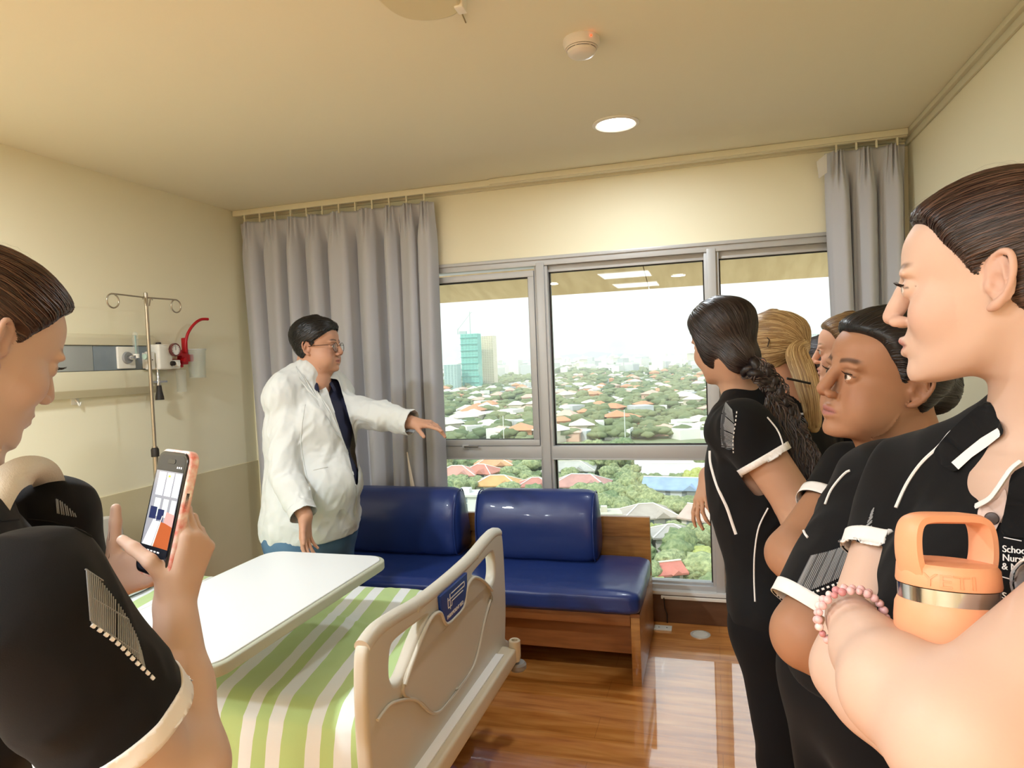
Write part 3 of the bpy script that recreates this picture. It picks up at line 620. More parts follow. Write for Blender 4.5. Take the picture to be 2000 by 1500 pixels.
# red holder + canister
rh = empty('suction_canister', (LX + .05, 3.0, 1.42), 'clear suction canister in a red bracket with red tube', 'canister')
m_red = mat('red_plastic', 'b3101c', .35, spec=.5)
bm = bmesh.new(); add_b2(bm, (LX + .0, 2.905, 1.46), (LX + .07, 2.955, 1.505)); add_b2(bm, (LX + .05, 2.90, 1.52), (LX + .085, 2.935, 1.555)); add_b2(bm, (LX + .05, 2.93, 1.475), (LX + .085, 2.975, 1.535)); add_b2(bm, (LX + .05, 2.97, 1.49), (LX + .08, 3.02, 1.53)); add_b2(bm, (LX + .05, 2.965, 1.52), (LX + .078, 2.985, 1.62))
bm_obj('bracket', bm, m_red, rh, bevel=.006)
lathe('clamp_knob', [(0, 0), (.012, 0), (.012, .02), (0, .022)], m_red, rh, Matrix.Translation((LX + .085, 2.93, 1.50)) @ RY, n=14)
tube('red_tube', cr([(LX + .07, 2.975, 1.50), (LX + .075, 2.97, 1.58), (LX + .08, 2.985, 1.64), (LX + .09, 3.02, 1.69), (LX + .10, 3.065, 1.72), (LX + .11, 3.11, 1.724)], 6), [.0078] * 31, m_red, rh, n=10)
lathe('jar', [(.046, .155), (.049, .157), (.050, .15), (.047, .14), (.042, .0), (.0, .0), (0, .004), (.039, .004), (.0445, .14), (.046, .155)], m_clear, rh, Matrix.Translation((LX + .085, 3.035, 1.40)), n=32)
tube('jar_rim', [(LX + .085 + .0495 * math.cos(2 * PI * k / 24), 3.035 + .0495 * math.sin(2 * PI * k / 24), 1.556) for k in range(25)], .0025, mat('rim_grey', 'cfd2d0', .3), rh, n=6)
lathe('inner_jar', [(.024, .0), (.026, .11), (.028, .115), (.028, .118)], m_clear, rh, Matrix.Translation((LX + .085, 2.915, 1.33)), n=24)
hk = empty('wall_hook', (LX, 2.355, 1.33), 'small white adhesive hook below the bedhead panel', 'hook')
box('backplate', (LX, 2.335, 1.305), (LX + .006, 2.375, 1.345), m_op, hk, bevel=.002)
tube('hook_arm', cr([(LX + .005, 2.355, 1.33), (LX + .02, 2.355, 1.315), (LX + .022, 2.362, 1.30), (LX + .018, 2.372, 1.315)], 4), .0035, m_op, hk, n=8)
box('dark_label', (LX, 2.33, 1.352), (LX + .003, 2.38, 1.366), mat('label_dark', '6a6a62', .5), hk)
# IV pole
iv = empty('iv_pole', (-2.6, 2.607, 0), 'chrome IV pole with two looped hooks behind the bed head', 'IV pole')
m_steel = mat('brushed_steel', 'b5aa98', .28, metal=.85)
tube('pole', [(-2.6, 2.607, 1.06), (-2.6, 2.607, 1.81)], .0085, m_steel, iv, n=14); tube('lower_pole', [(-2.6, 2.607, .1), (-2.6, 2.607, 1.08)], .0125, m_steel, iv, n=14)
lathe('collar', [(0, 0), (.018, 0), (.018, .035), (.012, .045), (0, .045)], m_rub, iv, Matrix.Translation((-2.6, 2.607, 1.03)), n=18)
for s in (-1, 1):
    ring = [(-2.6, 2.607, 1.80), (-2.6, 2.607 + s * .16, 1.803), (-2.6, 2.607 + s * .195, 1.803)]
    cyy = 2.607 + s * .188; ring += [(-2.6, cyy + s * .032 * math.sin(a), 1.771 + .032 * math.cos(a)) for a in np.linspace(.15, 2 * PI - .4, 22)]
    tube('hook', ring, .0036, m_steel, iv, n=8)
for s in (-1, 1): tube('clip', [(-2.59, 2.607 + s * .008, 1.76), (-2.59, 2.607 + s * .018, 1.80), (-2.59, 2.607 + s * .03, 1.79)], .003, m_steel, iv, n=6)
lathe('pole_cap', [(0, .012), (.009, .008), (.0095, -.01), (0, -.01)], m_steel, iv, Matrix.Translation((-2.6, 2.607, 1.815)), n=14)
bm = bmesh.new()
for a in (0, PI / 2): add_box(bm, (-2.6, 2.607, .07), (.36, .03, .025), Matrix.Rotation(a + .4, 4, 'Z'))
bm_obj('base', bm, m_steel, iv, bevel=.004)
for k in range(4):
    a = k * PI / 2 + .4; lathe('wheel', [(0, -.01), (.028, -.01), (.028, .01), (0, .01)], m_tyre, iv, Matrix.Translation((-2.6 + .17 * math.cos(a), 2.607 + .17 * math.sin(a), .029)) @ Matrix.Rotation(PI / 2, 4, 'X'), n=14)
# ================================================================ OUTSIDE
GZ = -36.
m_grd = mat('ground_green', '74855a', .95, var=1, vscale=.05, vcol='9c9c7c')
gm = bmesh.new(); bmesh.ops.create_grid(gm, x_segments=2, y_segments=2, size=9000, matrix=Matrix.Translation((0, 9050, GZ))); tag(bm_obj('ground', gm, m_grd), kind=ST)
def gnd(px, py, z=GZ): return on(px, py, 2, z)
m_leaf = mat('tree_leaves', '7c8a60', .9, var=1, vscale=6, vcol='b3ba86', bump=1, bscale=7, bdist=.5)
m_leaf2 = mat('tree_leaves_dark', '647a52', .9, var=1, vscale=6, vcol='93a070', bump=1, bscale=7, bdist=.5)
m_leaf3 = mat('tree_leaves_yellow', 'a3ab55', .9, var=1, vscale=6, vcol='bcc07a', bump=1, bscale=7, bdist=.5)
m_trunk = mat('tree_trunk', '6a5a45', .9)
def crown_mesh(seed, m, cl=9, sub=3):
    rnd = random.Random(seed); bm = bmesh.new()
    for k in range(cl):
        a = rnd.uniform(0, 2 * PI); rr = rnd.uniform(0, .62) if k else 0; z = rnd.uniform(.45, 1.0) if k else .75; r = rnd.uniform(.34, .52)
        M = Matrix.Translation((rr * math.cos(a), rr * math.sin(a), z)); g = bmesh.ops.create_icosphere(bm, subdivisions=sub, radius=r, matrix=M)
        for v in g['verts']:
            d = (v.co - M.translation).normalized(); v.co += d * (mnoise.noise(v.co * 5 + Vector((seed, 0, 0))) * .13 + mnoise.noise(v.co * 12) * .10 + mnoise.noise(v.co * 27) * .05)
            v.co.z = M.translation.z + (v.co.z - M.translation.z) * .75
    me = bpy.data.meshes.new('crown'); bm.to_mesh(me); bm.free(); smooth(me); me.materials.append(m); return me
def trunk_mesh():
    bm = bmesh.new(); add_tube(bm, [(0, 0, 0), (.01, 0, .25), (0, .01, .6)], [.06, .045, .03], 7)
    for a in (0, 2.1, 4.2): add_tube(bm, [(0, 0, .3), (.2 * math.cos(a), .2 * math.sin(a), .6)], [.03, .018], 5)
    me = bpy.data.meshes.new('trunk'); bm.to_mesh(me); bm.free(); me.materials.append(m_trunk); return me
CRN = [crown_mesh(k, (m_leaf, m_leaf2, m_leaf, m_leaf2, m_leaf3, m_leaf)[k]) for k in range(6)]; TRK = trunk_mesh()
FAR = [crown_mesh(20 + k, (m_leaf, m_leaf2)[k % 2], cl=4, sub=2) for k in range(3)] + [crown_mesh(30, m_leaf2, cl=3, sub=1)]
def tree(px, py, s, kind, label, group=None, hz=1.0):
    p = gnd(px, py); e = empty('tree', (p[0], p[1], GZ), label, 'tree', group, rz=random.uniform(0, 6)); e.scale = (s, s, s * hz)
    c = bpy.data.objects.new('crown', CRN[kind]); COL.objects.link(c); c.parent = e
    c = bpy.data.objects.new('trunk', TRK); COL.objects.link(c); c.parent = e; return e
def lab(px, py):
    if py > 1010: return 'leafy tree low outside the right end of the bench', 'trees below the right window bay'
    if px < 1060: return 'leafy green tree among the red roofs, seen through the lower left pane', 'trees among the red roofs'
    return 'leafy green tree among the roofs, seen through the lower middle pane', 'trees among the pale roofs'
# near trees (base pixel)
rt = random.Random(11); placed = []
HOUSES = [ # px, py(roof centre), width m, depth m, rot, roof colour, wall colour, roof type, label
 (893, 924, 17, 12, .15, 'd98468', 'efe6da', 'hip', 'house with a salmon red roof at the left edge of the lower left pane'),
 (940, 920, 15, 11, -.2, 'cf6648', 'f2e9dd', 'hip', 'red tiled villa with arches in the lower left pane, behind the orange roof'),
 (963, 906, 17, 11, .3, 'e58f4d', 'efe2d2', 'hip', 'bright orange tiled house at the top of the lower left pane'),
 (972, 943, 17, 11, .1, 'e59a3f', 'f0ece4', 'hip', 'orange gabled roof in the middle of the lower left pane'),
 (1046, 945, 12, 9, .2, 'c9664f', 'e7e0d6', 'hip', 'small dark red roof beside the left mullion'),
 (1135, 944, 21, 13, 0, 'c87a66', 'e9e9e8', 'hip', 'long low house with brick red roof in the lower middle pane'),
 (1112, 915, 22, 12, .1, 'b9b3a2', 'dcd8cc', 'hip', 'grey brown roofed hall behind the brick red house'),
 (1325, 950, 24, 12, -.1, '7ea3cf', 'dfe4e6', 'gable', 'blue metal roofed building beside the braided woman\'s hand'),
 (1330, 922, 30, 13, 0, 'cfcdc6', 'e8e5de', 'gable', 'long pale grey roofed hall behind the blue roof'),
 (1300, 905, 26, 10, .1, 'd8d4ca', 'e8e6e0', 'gable', 'whitish roof just under the transom of the middle window'),
 (1262, 1003, 16, 11, .35, 'b39f8a', 'e2dcd2', 'hip', 'large villa with grey brown hipped roof above the bench end'),
 (1395, 1010, 16, 11, -.5, 'c7a28c', 'eae2d6', 'gable', 'tan gabled roof below the braided woman\'s hand'),
 (1310, 1040, 10, 8, .3, 'a79c90', 'e0dad2', 'hip', 'grey hipped porch roof in front of the large villa'),
 (1295, 1112, 7, 6, .5, 'd0533b', 'e4d6c8', 'gable', 'bright red gabled roof near the right end of the bench'),
 (915, 965, 17, 8, 0, 'e8e4da', 'e2e2de', 'flat', 'white flat roofed building behind the left cushion gap'),
 (1183, 1003, 8, 6, .2, 'd9cdb0', 'e8dcc4', 'flat', 'small cream building with blue signs beside the bench cushion'),
]
def house(px, py, wd, dp, rot, rc, wc, kind, label, hh=4.2):
    p = gnd(px, py, GZ + hh); e = empty('house', (p[0], p[1], GZ), label, 'house', rz=rot)
    mw = mat('house_wall_' + wc, wc, .85); rc = ''.join('%02x' % int(int(rc[i:i + 2], 16) * .66 + 214 * .34) for i in (0, 2, 4)); mr = mat('house_roof_' + rc, rc, .8, var=.4, vscale=.5)  # roof colours mixed with pale grey, haze put into the colour
    bm = bmesh.new(); add_b2(bm, (-wd / 2, -dp / 2, 0), (wd / 2, dp / 2, hh)); bm_obj('wall', bm, mw, e, local=True)
    ov = .7; W, D = wd / 2 + ov, dp / 2 + ov; rh_ = dp * .28
    bm = bmesh.new()
    if kind == 'flat':
        add_b2(bm, (-W, -D, hh), (W, D, hh + .5)); add_b2(bm, (-W * .3, -D * .3, hh + .5), (W * .1, D * .3, hh + 1.6))
    else:
        r = (W - D) if kind == 'hip' else W
        b = [bm.verts.new(v) for v in ((-W, -D, hh), (W, -D, hh), (W, D, hh), (-W, D, hh))]; bt = [bm.verts.new((v.co.x, v.co.y, hh - .3)) for v in b]
        tp = [bm.verts.new((-max(r, .1), 0, hh + rh_)), bm.verts.new((max(r, .1), 0, hh + rh_))]
        bm.faces.new((b[0], b[1], tp[1], tp[0])); bm.faces.new((b[2], b[3], tp[0], tp[1])); bm.faces.new((b[1], b[2], tp[1])); bm.faces.new((b[3], b[0], tp[0]))
        for k in range(4): bm.faces.new((bt[k], bt[(k + 1) % 4], b[(k + 1) % 4], b[k]))
        bm.faces.new(bt[::-1])
    bm_obj('roof', bm, mr, e, local=True)
    if kind != 'flat':
        bm = bmesh.new(); r = max(r, .1)
        add_tube(bm, [(-r, 0, hh + rh_ + .08), (r, 0, hh + rh_ + .08)], .16, 6)
        if kind == 'hip':
            for sx in (-1, 1):
                for sy in (-1, 1): add_tube(bm, [(sx * r, 0, hh + rh_ + .05), (sx * W, sy * D, hh + .05)], .15, 6)
        bm_obj('ridge', bm, mw, e, local=True)
        # gable-fronted bay
        bm = bmesh.new(); gx = wd * .22; g = dp * .22
        vs = [bm.verts.new(v) for v in ((gx - g, -D - .6, hh), (gx + g, -D - .6, hh), (gx, -D - .6, hh + g * .75), (gx - g, -dp * .1, hh), (gx + g, -dp * .1, hh), (gx, -dp * .1, hh + g * .75))]
        for f in ((0, 1, 2), (0, 2, 5, 3), (1, 4, 5, 2)): bm.faces.new([vs[j] for j in f])
        bm_obj('front_gable', bm, mr, e, local=True)
    n = max(2, int(wd / 3.5)); mg = mat('house_glass', '8d9aa0', .3)
    for k in range(n):
        x = -wd / 2 + wd * (k + .5) / n
        for z in ((hh * .25, hh * .25 + 1.3), (hh * .62, hh * .62 + 1.2)):
            bm = bmesh.new(); add_b2(bm, (x - .6, -dp / 2 - .06, z[0]), (x + .6, -dp / 2 + .02, z[1])); bm_obj('window', bm, mg, e, local=True)
    return e
HOUSES = [(h[0], h[1], h[2] * .66, h[3] * .66) + h[4:] for h in HOUSES]
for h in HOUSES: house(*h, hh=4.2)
HN = ['salmon roofed house', 'red tiled villa', 'bright orange tiled house', 'orange gabled roof', 'small dark red roof', 'long brick red roof', 'grey brown hall', 'blue roofed building', 'long pale grey hall', 'whitish roof under the transom', 'grey brown hipped villa', 'tan gabled roof', 'grey hipped porch roof', 'bright red gabled roof', 'white flat roofed building', 'small cream building']
def hit_house(p, pad=2.5):
    for h in HOUSES:
        q = gnd(h[0], h[1], GZ + 4.2)
        if abs(p[0] - q[0]) < h[2] / 2 + pad and -h[3] / 2 - 2 - pad * 1.5 < p[1] - q[1] < h[3] / 2 + pad: return True
    return False
n = 0
for _ in range(9000):
    if n >= 298: break
    r = rt.random(); py = 905 + (1300 - 905) * r ** 1.0; px = rt.uniform(850, 1120) if rt.random() < .25 and py < 1010 else rt.uniform(1120, 1460)
    if py < 975 and rt.random() < .5: px = rt.uniform(850, 1460)
    p = gnd(px, py)
    s = rt.uniform(3.4, 6.6) * (1 if py < 1000 else .9)
    if hit_house(p, s * .5) or any((p[0] - a) ** 2 + (p[1] - b) ** 2 < (.50 * (s + c)) ** 2 for a, b, c in placed): continue
    placed.append((p[0], p[1], s)); l, g = lab(px, py - 40)
    k = rt.choice((0, 0, 1, 1, 2, 3, 5, 5, 4) if 1060 < px else (0, 1, 2, 3, 5)); cw = ('pale green', 'dark green', 'soft green', 'deep green', 'yellow green', 'mid green')[k]; bestd = 30
    for h, hn in zip(HOUSES, HN):
        q = gnd(h[0], h[1], GZ + 4.2); dx, dy = p[0] - q[0], p[1] - q[1]; dd_ = math.hypot(dx, dy * .6)
        if dd_ < bestd: bestd = dd_; rel = ('just left of' if dx < 0 else 'just right of') if abs(dx) > abs(dy) * .6 else ('in front of' if dy < 0 else 'behind'); far_ = 'close' if dd_ < 11 else ('a little way' if dd_ < 19 else 'some way'); l = '%s tree %s %s the %s' % (cw, far_, rel.replace('just ', '') if rel[0] == 'j' else rel, hn)
    l = l.replace('close left of', 'close on the left of').replace('close right of', 'close on the right of').replace('way left of', 'way left of'); g = 'trees outside the window'
    tree(px, py, s, k, l, g, rt.uniform(.8, 1.2)); n += 1
# middle and far distance: many trees and low houses, joined
def mass(name, meshes, items, mats=None):
    VV, FF, Mi, off, mm, data = [], [], [], 0, [], []
    for me in meshes:
        a = np.empty(len(me.vertices) * 3); me.vertices.foreach_get('co', a); t_ = np.array([list(p.vertices) for p in me.polygons]); data.append((a.reshape(-1, 3), t_))
        if me.materials[0] not in mm: mm.append(me.materials[0])
    for k, x, y, s, hz in items:
        a, t_ = data[k]; c, s_ = math.cos(x * 7 + y), math.sin(x * 7 + y)
        R_ = np.array([[c, -s_, 0], [s_, c, 0], [0, 0, hz]]).T; VV.append(a @ R_ * s + np.array([x, y, GZ])); FF.append(t_ + off); Mi.append(np.full(len(t_), mm.index(meshes[k].materials[0]))); off += len(a)
    V = np.concatenate(VV).astype(np.float32); F = np.concatenate(FF).astype(np.int32); n = len(F); me = bpy.data.meshes.new(name); me.vertices.add(len(V)); me.vertices.foreach_set('co', V.ravel())
    me.loops.add(n * 3); me.loops.foreach_set('vertex_index', F.ravel()); me.polygons.add(n); me.polygons.foreach_set('loop_start', np.arange(0, n * 3, 3, dtype=np.int32)); me.polygons.foreach_set('loop_total', np.full(n, 3, np.int32))
    for x in mm: me.materials.append(x)
    me.polygons.foreach_set('material_index', np.concatenate(Mi).astype(np.int32)); me.update(calc_edges=True)
    me.polygons.foreach_set('use_smooth', ['tree' in name] * n)
    return link(name, me)
it = []
for _ in range(3600):
    d = 300 + 1500 * rt.random() ** 1.5; a = rt.uniform(-.62, .30); it.append((rt.randrange(3), d * math.sin(a), d * math.cos(a), rt.uniform(3.5, 7) * (1 + d / 1500), rt.uniform(.5, .85)))
for _ in range(2500):
    d = 1400 + 4200 * rt.random(); a = rt.uniform(-.62, .30); it.append((3, d * math.sin(a), d * math.cos(a), rt.uniform(14, 30), rt.uniform(.25, .4)))
tag(mass('distant_trees', FAR, it), 'belt of small distant trees spreading to the horizon outside', 'trees', kind='stuff')
def box_mesh(nm, m, roof=False):
    bm = bmesh.new(); add_b2(bm, (-.5, -.5, 0), (.5, .5, 1))
    if roof:
        vs = [bm.verts.new(v) for v in ((-.6, -.6, 1), (.6, -.6, 1), (.6, .6, 1), (-.6, .6, 1), (-.2, 0, 1.5), (.2, 0, 1.5))]
        for f in ((0, 1, 5, 4), (2, 3, 4, 5)): bm.faces.new([vs[j] for j in f])
        bm.faces.new((vs[1], vs[2], vs[5])); bm.faces.new((vs[3], vs[0], vs[4]))
    bmesh.ops.triangulate(bm, faces=bm.faces[:]); me = bpy.data.meshes.new(nm); bm.to_mesh(me); bm.free(); me.materials.append(m); return me
WB = [box_mesh('b', mat('far_white', 'efece6', .8)), box_mesh('b', mat('far_cream', 'e2d8c6', .8), True), box_mesh('b', mat('far_orange', 'd99a72', .8), True), box_mesh('b', mat('far_grey', 'c9ccce', .8)), box_mesh('b', mat('far_pink', 'e2b9a4', .8), True)]
it = []
for _ in range(1500):
    d = 300 + 1300 * rt.random() ** 1.1; a = rt.uniform(-.62, .30)
    if d * math.cos(a) < 290: continue
    it.append((rt.choice((0, 0, 1, 1, 2, 3, 4)), d * math.sin(a), d * math.cos(a), rt.uniform(6, 12), rt.uniform(.35, .6)))
for _ in range(2600):
    d = 1300 + 4500 * rt.random() ** .8; a = rt.uniform(-.62, .30); it.append((rt.choice((0, 0, 0, 1, 3)), d * math.sin(a), d * math.cos(a), rt.uniform(10, 30), rt.uniform(.4, 1.3)))
tag(mass('distant_houses', WB, it), 'scatter of tiny pale city buildings below the horizon outside', 'buildings', kind='stuff')
# towers (built where they stand, about 0.9 km away)
def tower(px0, px1, ptop, pbase, wall, rows, cols, label, depth=16, wcol='9aa6a8', dist=900, band=None):
    a, b = ray(px0, pbase), ray(px1, pbase); A, B = CAM + a * dist, CAM + b * dist
    zt = (CAM + ray((px0 + px1) / 2, ptop) * dist)[2]; wd = B[0] - A[0]; cx, cy = (A[0] + B[0]) / 2, (A[1] + B[1]) / 2
    e = empty('tower', (cx, cy, GZ), label, 'tower'); h = zt - GZ
    bm = bmesh.new(); add_b2(bm, (-wd / 2, 0, 0), (wd / 2, depth, h)); bm_obj('wall', bm, mat('tower_' + wall, wall, .8), e, local=True)
    bm = bmesh.new(); fw, fh = wd / cols, h / rows
    for r in range(rows):
        for c in range(cols): add_b2(bm, (-wd / 2 + fw * (c + .2), -.5, fh * (r + .25)), (-wd / 2 + fw * (c + .8), .2, fh * (r + .75)))
    tag(bm_obj('window_grid', bm, mat('tower_glass_' + wcol, wcol, .5), e, local=True), kind='stuff')
    if band:
        bm = bmesh.new()
        for r in range(0, rows, 3): add_b2(bm, (-wd / 2 - .8, -1.2, fh * r), (wd / 2 + .8, .2, fh * r + .8))
        bm_obj('safety_net_band', bm, mat('band_' + band, band, .8), e, local=True)
    return e, wd, h
e, wd, h = tower(902, 938, 652, 768, '8fd0c4', 26, 5, 'tall teal netted tower under construction with cranes', wcol='7fbfb4', band='6fae a4'.replace(' ', ''))
bm = bmesh.new(); add_tube(bm, [(2, 2, h), (2, 2, h + 30)], .7, 5); add_tube(bm, [(2, 2, h + 26), (-16, 2, h + 6)], .5, 5); add_tube(bm, [(-16, 2, h), (-16, 2, h + 8)], .6, 5); add_tube(bm, [(2, 2, h + 27), (6, 2, h + 29)], .5, 5); add_b2(bm, (-14, 1, h), (-4, 5, h + 4))
bm_obj('crane', bm, mat('crane_grey', 'b7c4c2', .7), e, local=True)
tower(939, 968, 656, 766, 'e9ddc6', 30, 6, 'cream apartment tower right beside the teal tower', wcol='c3b295', dist=930)
tower(868, 896, 712, 780, 'bfd6d2', 16, 4, 'pale green block left of the teal tower', wcol='9fb9b8', dist=880)
tower(993, 1034, 748, 778, 'eceae6', 6, 6, 'white mid rise block right of the cream tower', wcol='b9c0c2', dist=860)
tower(1292, 1306, 716, 742, 'd4e0e2', 8, 3, 'pale slab block on the skyline in the middle window', dist=1600)
tower(1200, 1222, 716, 737, 'e8e2d4', 8, 4, 'cream block on the skyline under the mountain', dist=1900)
tower(1232, 1262, 722, 737, 'e9e4da', 6, 6, 'low wide block on the skyline right of the mountain', dist=1900)
tower(1585, 1600, 652, 700, 'dfe9ea', 18, 4, 'pale tower high behind the women\'s heads', dist=1300)
# thin masts
for k, (px, pt, pb) in enumerate(((1222, 800, 830), (985, 812, 850))):
    p = gnd(px, 880); zt = (CAM + ray(px, pt) * ((p[1]) / ray(px, pt)[1]))[2]
    ms = tube('mast', [(p[0], p[1], GZ), (p[0], p[1], zt)], .16, mat('mast_white', 'eeeeea', .7), n=6); tag(ms, ('thin white mast rising over trees in the middle window', 'thin white mast rising over the houses in the left window')[k], 'mast')
# mountain and hills
def hill(name, px, wpx, ptop, dist, label):
    c = CAM + ray(px, 712) * dist; W = wpx * dist / FPX; H = (CAM + ray(px, ptop) * dist)[2] - GZ; V = []; nu, nv = 60, 12
    for i in range(nu):
        for j in range(nv):
            u, v = i / (nu - 1) * 2 - 1, j / (nv - 1) * 2 - 1
            hgt = H * max(0, (1 - abs(u) ** 1.15)) * max(0, 1 - v * v) * (1 + .12 * math.sin(u * 13) + .08 * math.sin(u * 29 + 1) + .05 * math.sin(v * 9 + u * 20))
            V.append((c[0] + u * W, c[1] + v * W * .5, GZ + hgt))
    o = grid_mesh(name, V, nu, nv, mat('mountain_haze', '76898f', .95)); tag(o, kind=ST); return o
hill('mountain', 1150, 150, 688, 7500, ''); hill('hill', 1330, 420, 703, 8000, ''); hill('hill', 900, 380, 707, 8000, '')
# haze: real scattering air over the city
hz = bmesh.new(); add_b2(hz, (-9000, 60, GZ - 1), (9000, 12000, 260)); m = bpy.data.materials.new('city_haze'); m.use_nodes = True; t = m.node_tree
for x in list(t.nodes):
    if x.type != 'OUTPUT_MATERIAL': t.nodes.remove(x)
vs_ = t.nodes.new('ShaderNodeVolumeScatter'); vs_.inputs['Color'].default_value = (.97, .985, 1, 1); vs_.inputs['Density'].default_value = HAZE; vs_.inputs['Anisotropy'].default_value = .2
t.links.new(vs_.outputs[0], t.nodes['Material Output'].inputs['Volume'])
o = bm_obj('haze', hz, m); tag(o, 'bright white haze hanging over the city', 'haze', kind='stuff')
# ================================================================ SCULPTING TOOLS (signed distance -> surface)
def _smin(a, b, k):
    if k <= 0: return np.minimum(a, b)
    h = np.clip(.5 + .5 * (b - a) / k, 0, 1); return b + (a - b) * h - k * h * (1 - h)
A3 = lambda v: np.array(v, dtype=np.float64)
class Sculpt:
    def __init__(s): s.p = []
    def add(s, fn, lo, hi, k=.01, op='u', off=0): s.p.append((fn, A3(lo), A3(hi), k, op)); return s
    def cap(s, a, b, ra, rb=None, k=.015, op='u'):
        rb = ra if rb is None else rb; a, b = A3(a), A3(b); ba = b - a; L = float(ba @ ba) + 1e-12
        def f(X, Y, Z):
            t = np.clip(((X - a[0]) * ba[0] + (Y - a[1]) * ba[1] + (Z - a[2]) * ba[2]) / L, 0, 1)
            return np.sqrt((X - a[0] - ba[0] * t) ** 2 + (Y - a[1] - ba[1] * t) ** 2 + (Z - a[2] - ba[2] * t) ** 2) - (ra + (rb - ra) * t)
        r = max(ra, rb); return s.add(f, np.minimum(a, b) - r, np.maximum(a, b) + r, k, op)
    def chain(s, pts, rs, k=.008, op='u', n=0):
        if n: 
            q = cr([tuple(A3(p)) + (r,) for p, r in zip(pts, rs)], n); pts = [x[:3] for x in q]; rs = [x[3] for x in q]
        for i in range(len(pts) - 1): s.cap(pts[i], pts[i + 1], rs[i], rs[i + 1], k if i == 0 or not n else min(k, .3 * rs[i]), op)
        return s
    def ell(s, c, r, R=None, k=.015, op='u'):
        c, r = A3(c), A3(r); R = np.eye(3) if R is None else A3(R)
        def f(X, Y, Z):
            x, y, z = X - c[0], Y - c[1], Z - c[2]
            u = (x * R[0, 0] + y * R[1, 0] + z * R[2, 0]) / r[0]; v = (x * R[0, 1] + y * R[1, 1] + z * R[2, 1]) / r[1]; w_ = (x * R[0, 2] + y * R[1, 2] + z * R[2, 2]) / r[2]
            k0 = np.sqrt(u * u + v * v + w_ * w_); k1 = np.sqrt((u / r[0]) ** 2 + (v / r[1]) ** 2 + (w_ / r[2]) ** 2) + 1e-9; return k0 * (k0 - 1) / k1
        e = np.sqrt(((R * r) ** 2).sum(1)); return s.add(f, c - e, c + e, k, op)
    def plane(s, p, n, k=.004):  # keep the side where (x-p).n < 0
        p, n = A3(p), A3(n); n = n / np.linalg.norm(n)
        return s.add(lambda X, Y, Z: (X - p[0]) * n[0] + (Y - p[1]) * n[1] + (Z - p[2]) * n[2], (-99,) * 3, (99,) * 3, k, 'i')
    def disp(s, fn): return s.add(fn, (-99,) * 3, (99,) * 3, 0, 'd')
    def at_points(s, V, n):
        d = np.full(len(V), .3)
        for fn, a, b, k, op in s.p[:n]:
            if op == 'u': d = _smin(d, fn(V[:, 0], V[:, 1], V[:, 2]), k)
        return d
    def bounds(s):
        q = [p for p in s.p if p[4] == 'u']; return np.min([p[1] for p in q], 0), np.max([p[2] for p in q], 0)
    def grid(s, lo, hi, h):
        n = np.ceil((hi - lo) / h).astype(int) + 1; F = np.full(n, .2, np.float32)
        ax = [lo[i] + h * np.arange(n[i]) for i in range(3)]
        for fn, a, b, k, op in s.p:
            pad = k + 3 * h; i0 = np.clip(np.floor((a - pad - lo) / h).astype(int), 0, n); i1 = np.clip(np.ceil((b + pad - lo) / h).astype(int) + 1, 0, n)
            if (i1 <= i0).any(): continue
            sl = tuple(slice(i0[i], i1[i]) for i in range(3)); X, Y, Z = np.meshgrid(*[ax[i][sl[i]].astype(np.float32) for i in range(3)], indexing='ij', sparse=True)
            G = F[sl]
            if op == 'd': F[sl] = G + fn(X, Y, Z, G); continue
            d = fn(X, Y, Z).astype(np.float32)
            if op == 'u': F[sl] = _smin(G, d, k)
            elif op == 's': F[sl] = -_smin(-G, d, k)
            elif op == 'i': F[sl] = -_smin(-G, -d, k)
        return F, lo
    def surf(s, boxes, relax=1, fine=()):
        VV, FF, off = [], [], 0
        for i, (lo, hi, hh) in enumerate(list(boxes) + list(fine)):
            F, o = s.grid(A3(lo), A3(hi), hh); V, Q = nets(F, o, hh)
            if len(V) == 0: continue
            if relax: V = relax_mesh(V, Q, relax)
            if i < len(boxes) and fine:
                c = V[Q].mean(1); keep = np.ones(len(Q), bool)
                for l2, h2, g in fine: keep &= ~((c > A3(l2) + hh * .6) & (c < A3(h2) - hh * .6)).all(1)
                Q = Q[keep]
            VV.append(V); FF.append(Q + off); off += len(V)
        return np.concatenate(VV), np.concatenate(FF)
    def mesh(s, name, m, h=.004, parent=None, boxes=None, color=None, relax=1, fine=()):
        """boxes: list of (lo, hi, h); default one box around everything"""
        if boxes is None: lo, hi = s.bounds(); boxes = [(lo - .02, hi + .02, h)]
        V, Q = s.surf(boxes, relax, fine); return np_mesh(name, V, Q, m, parent, color)
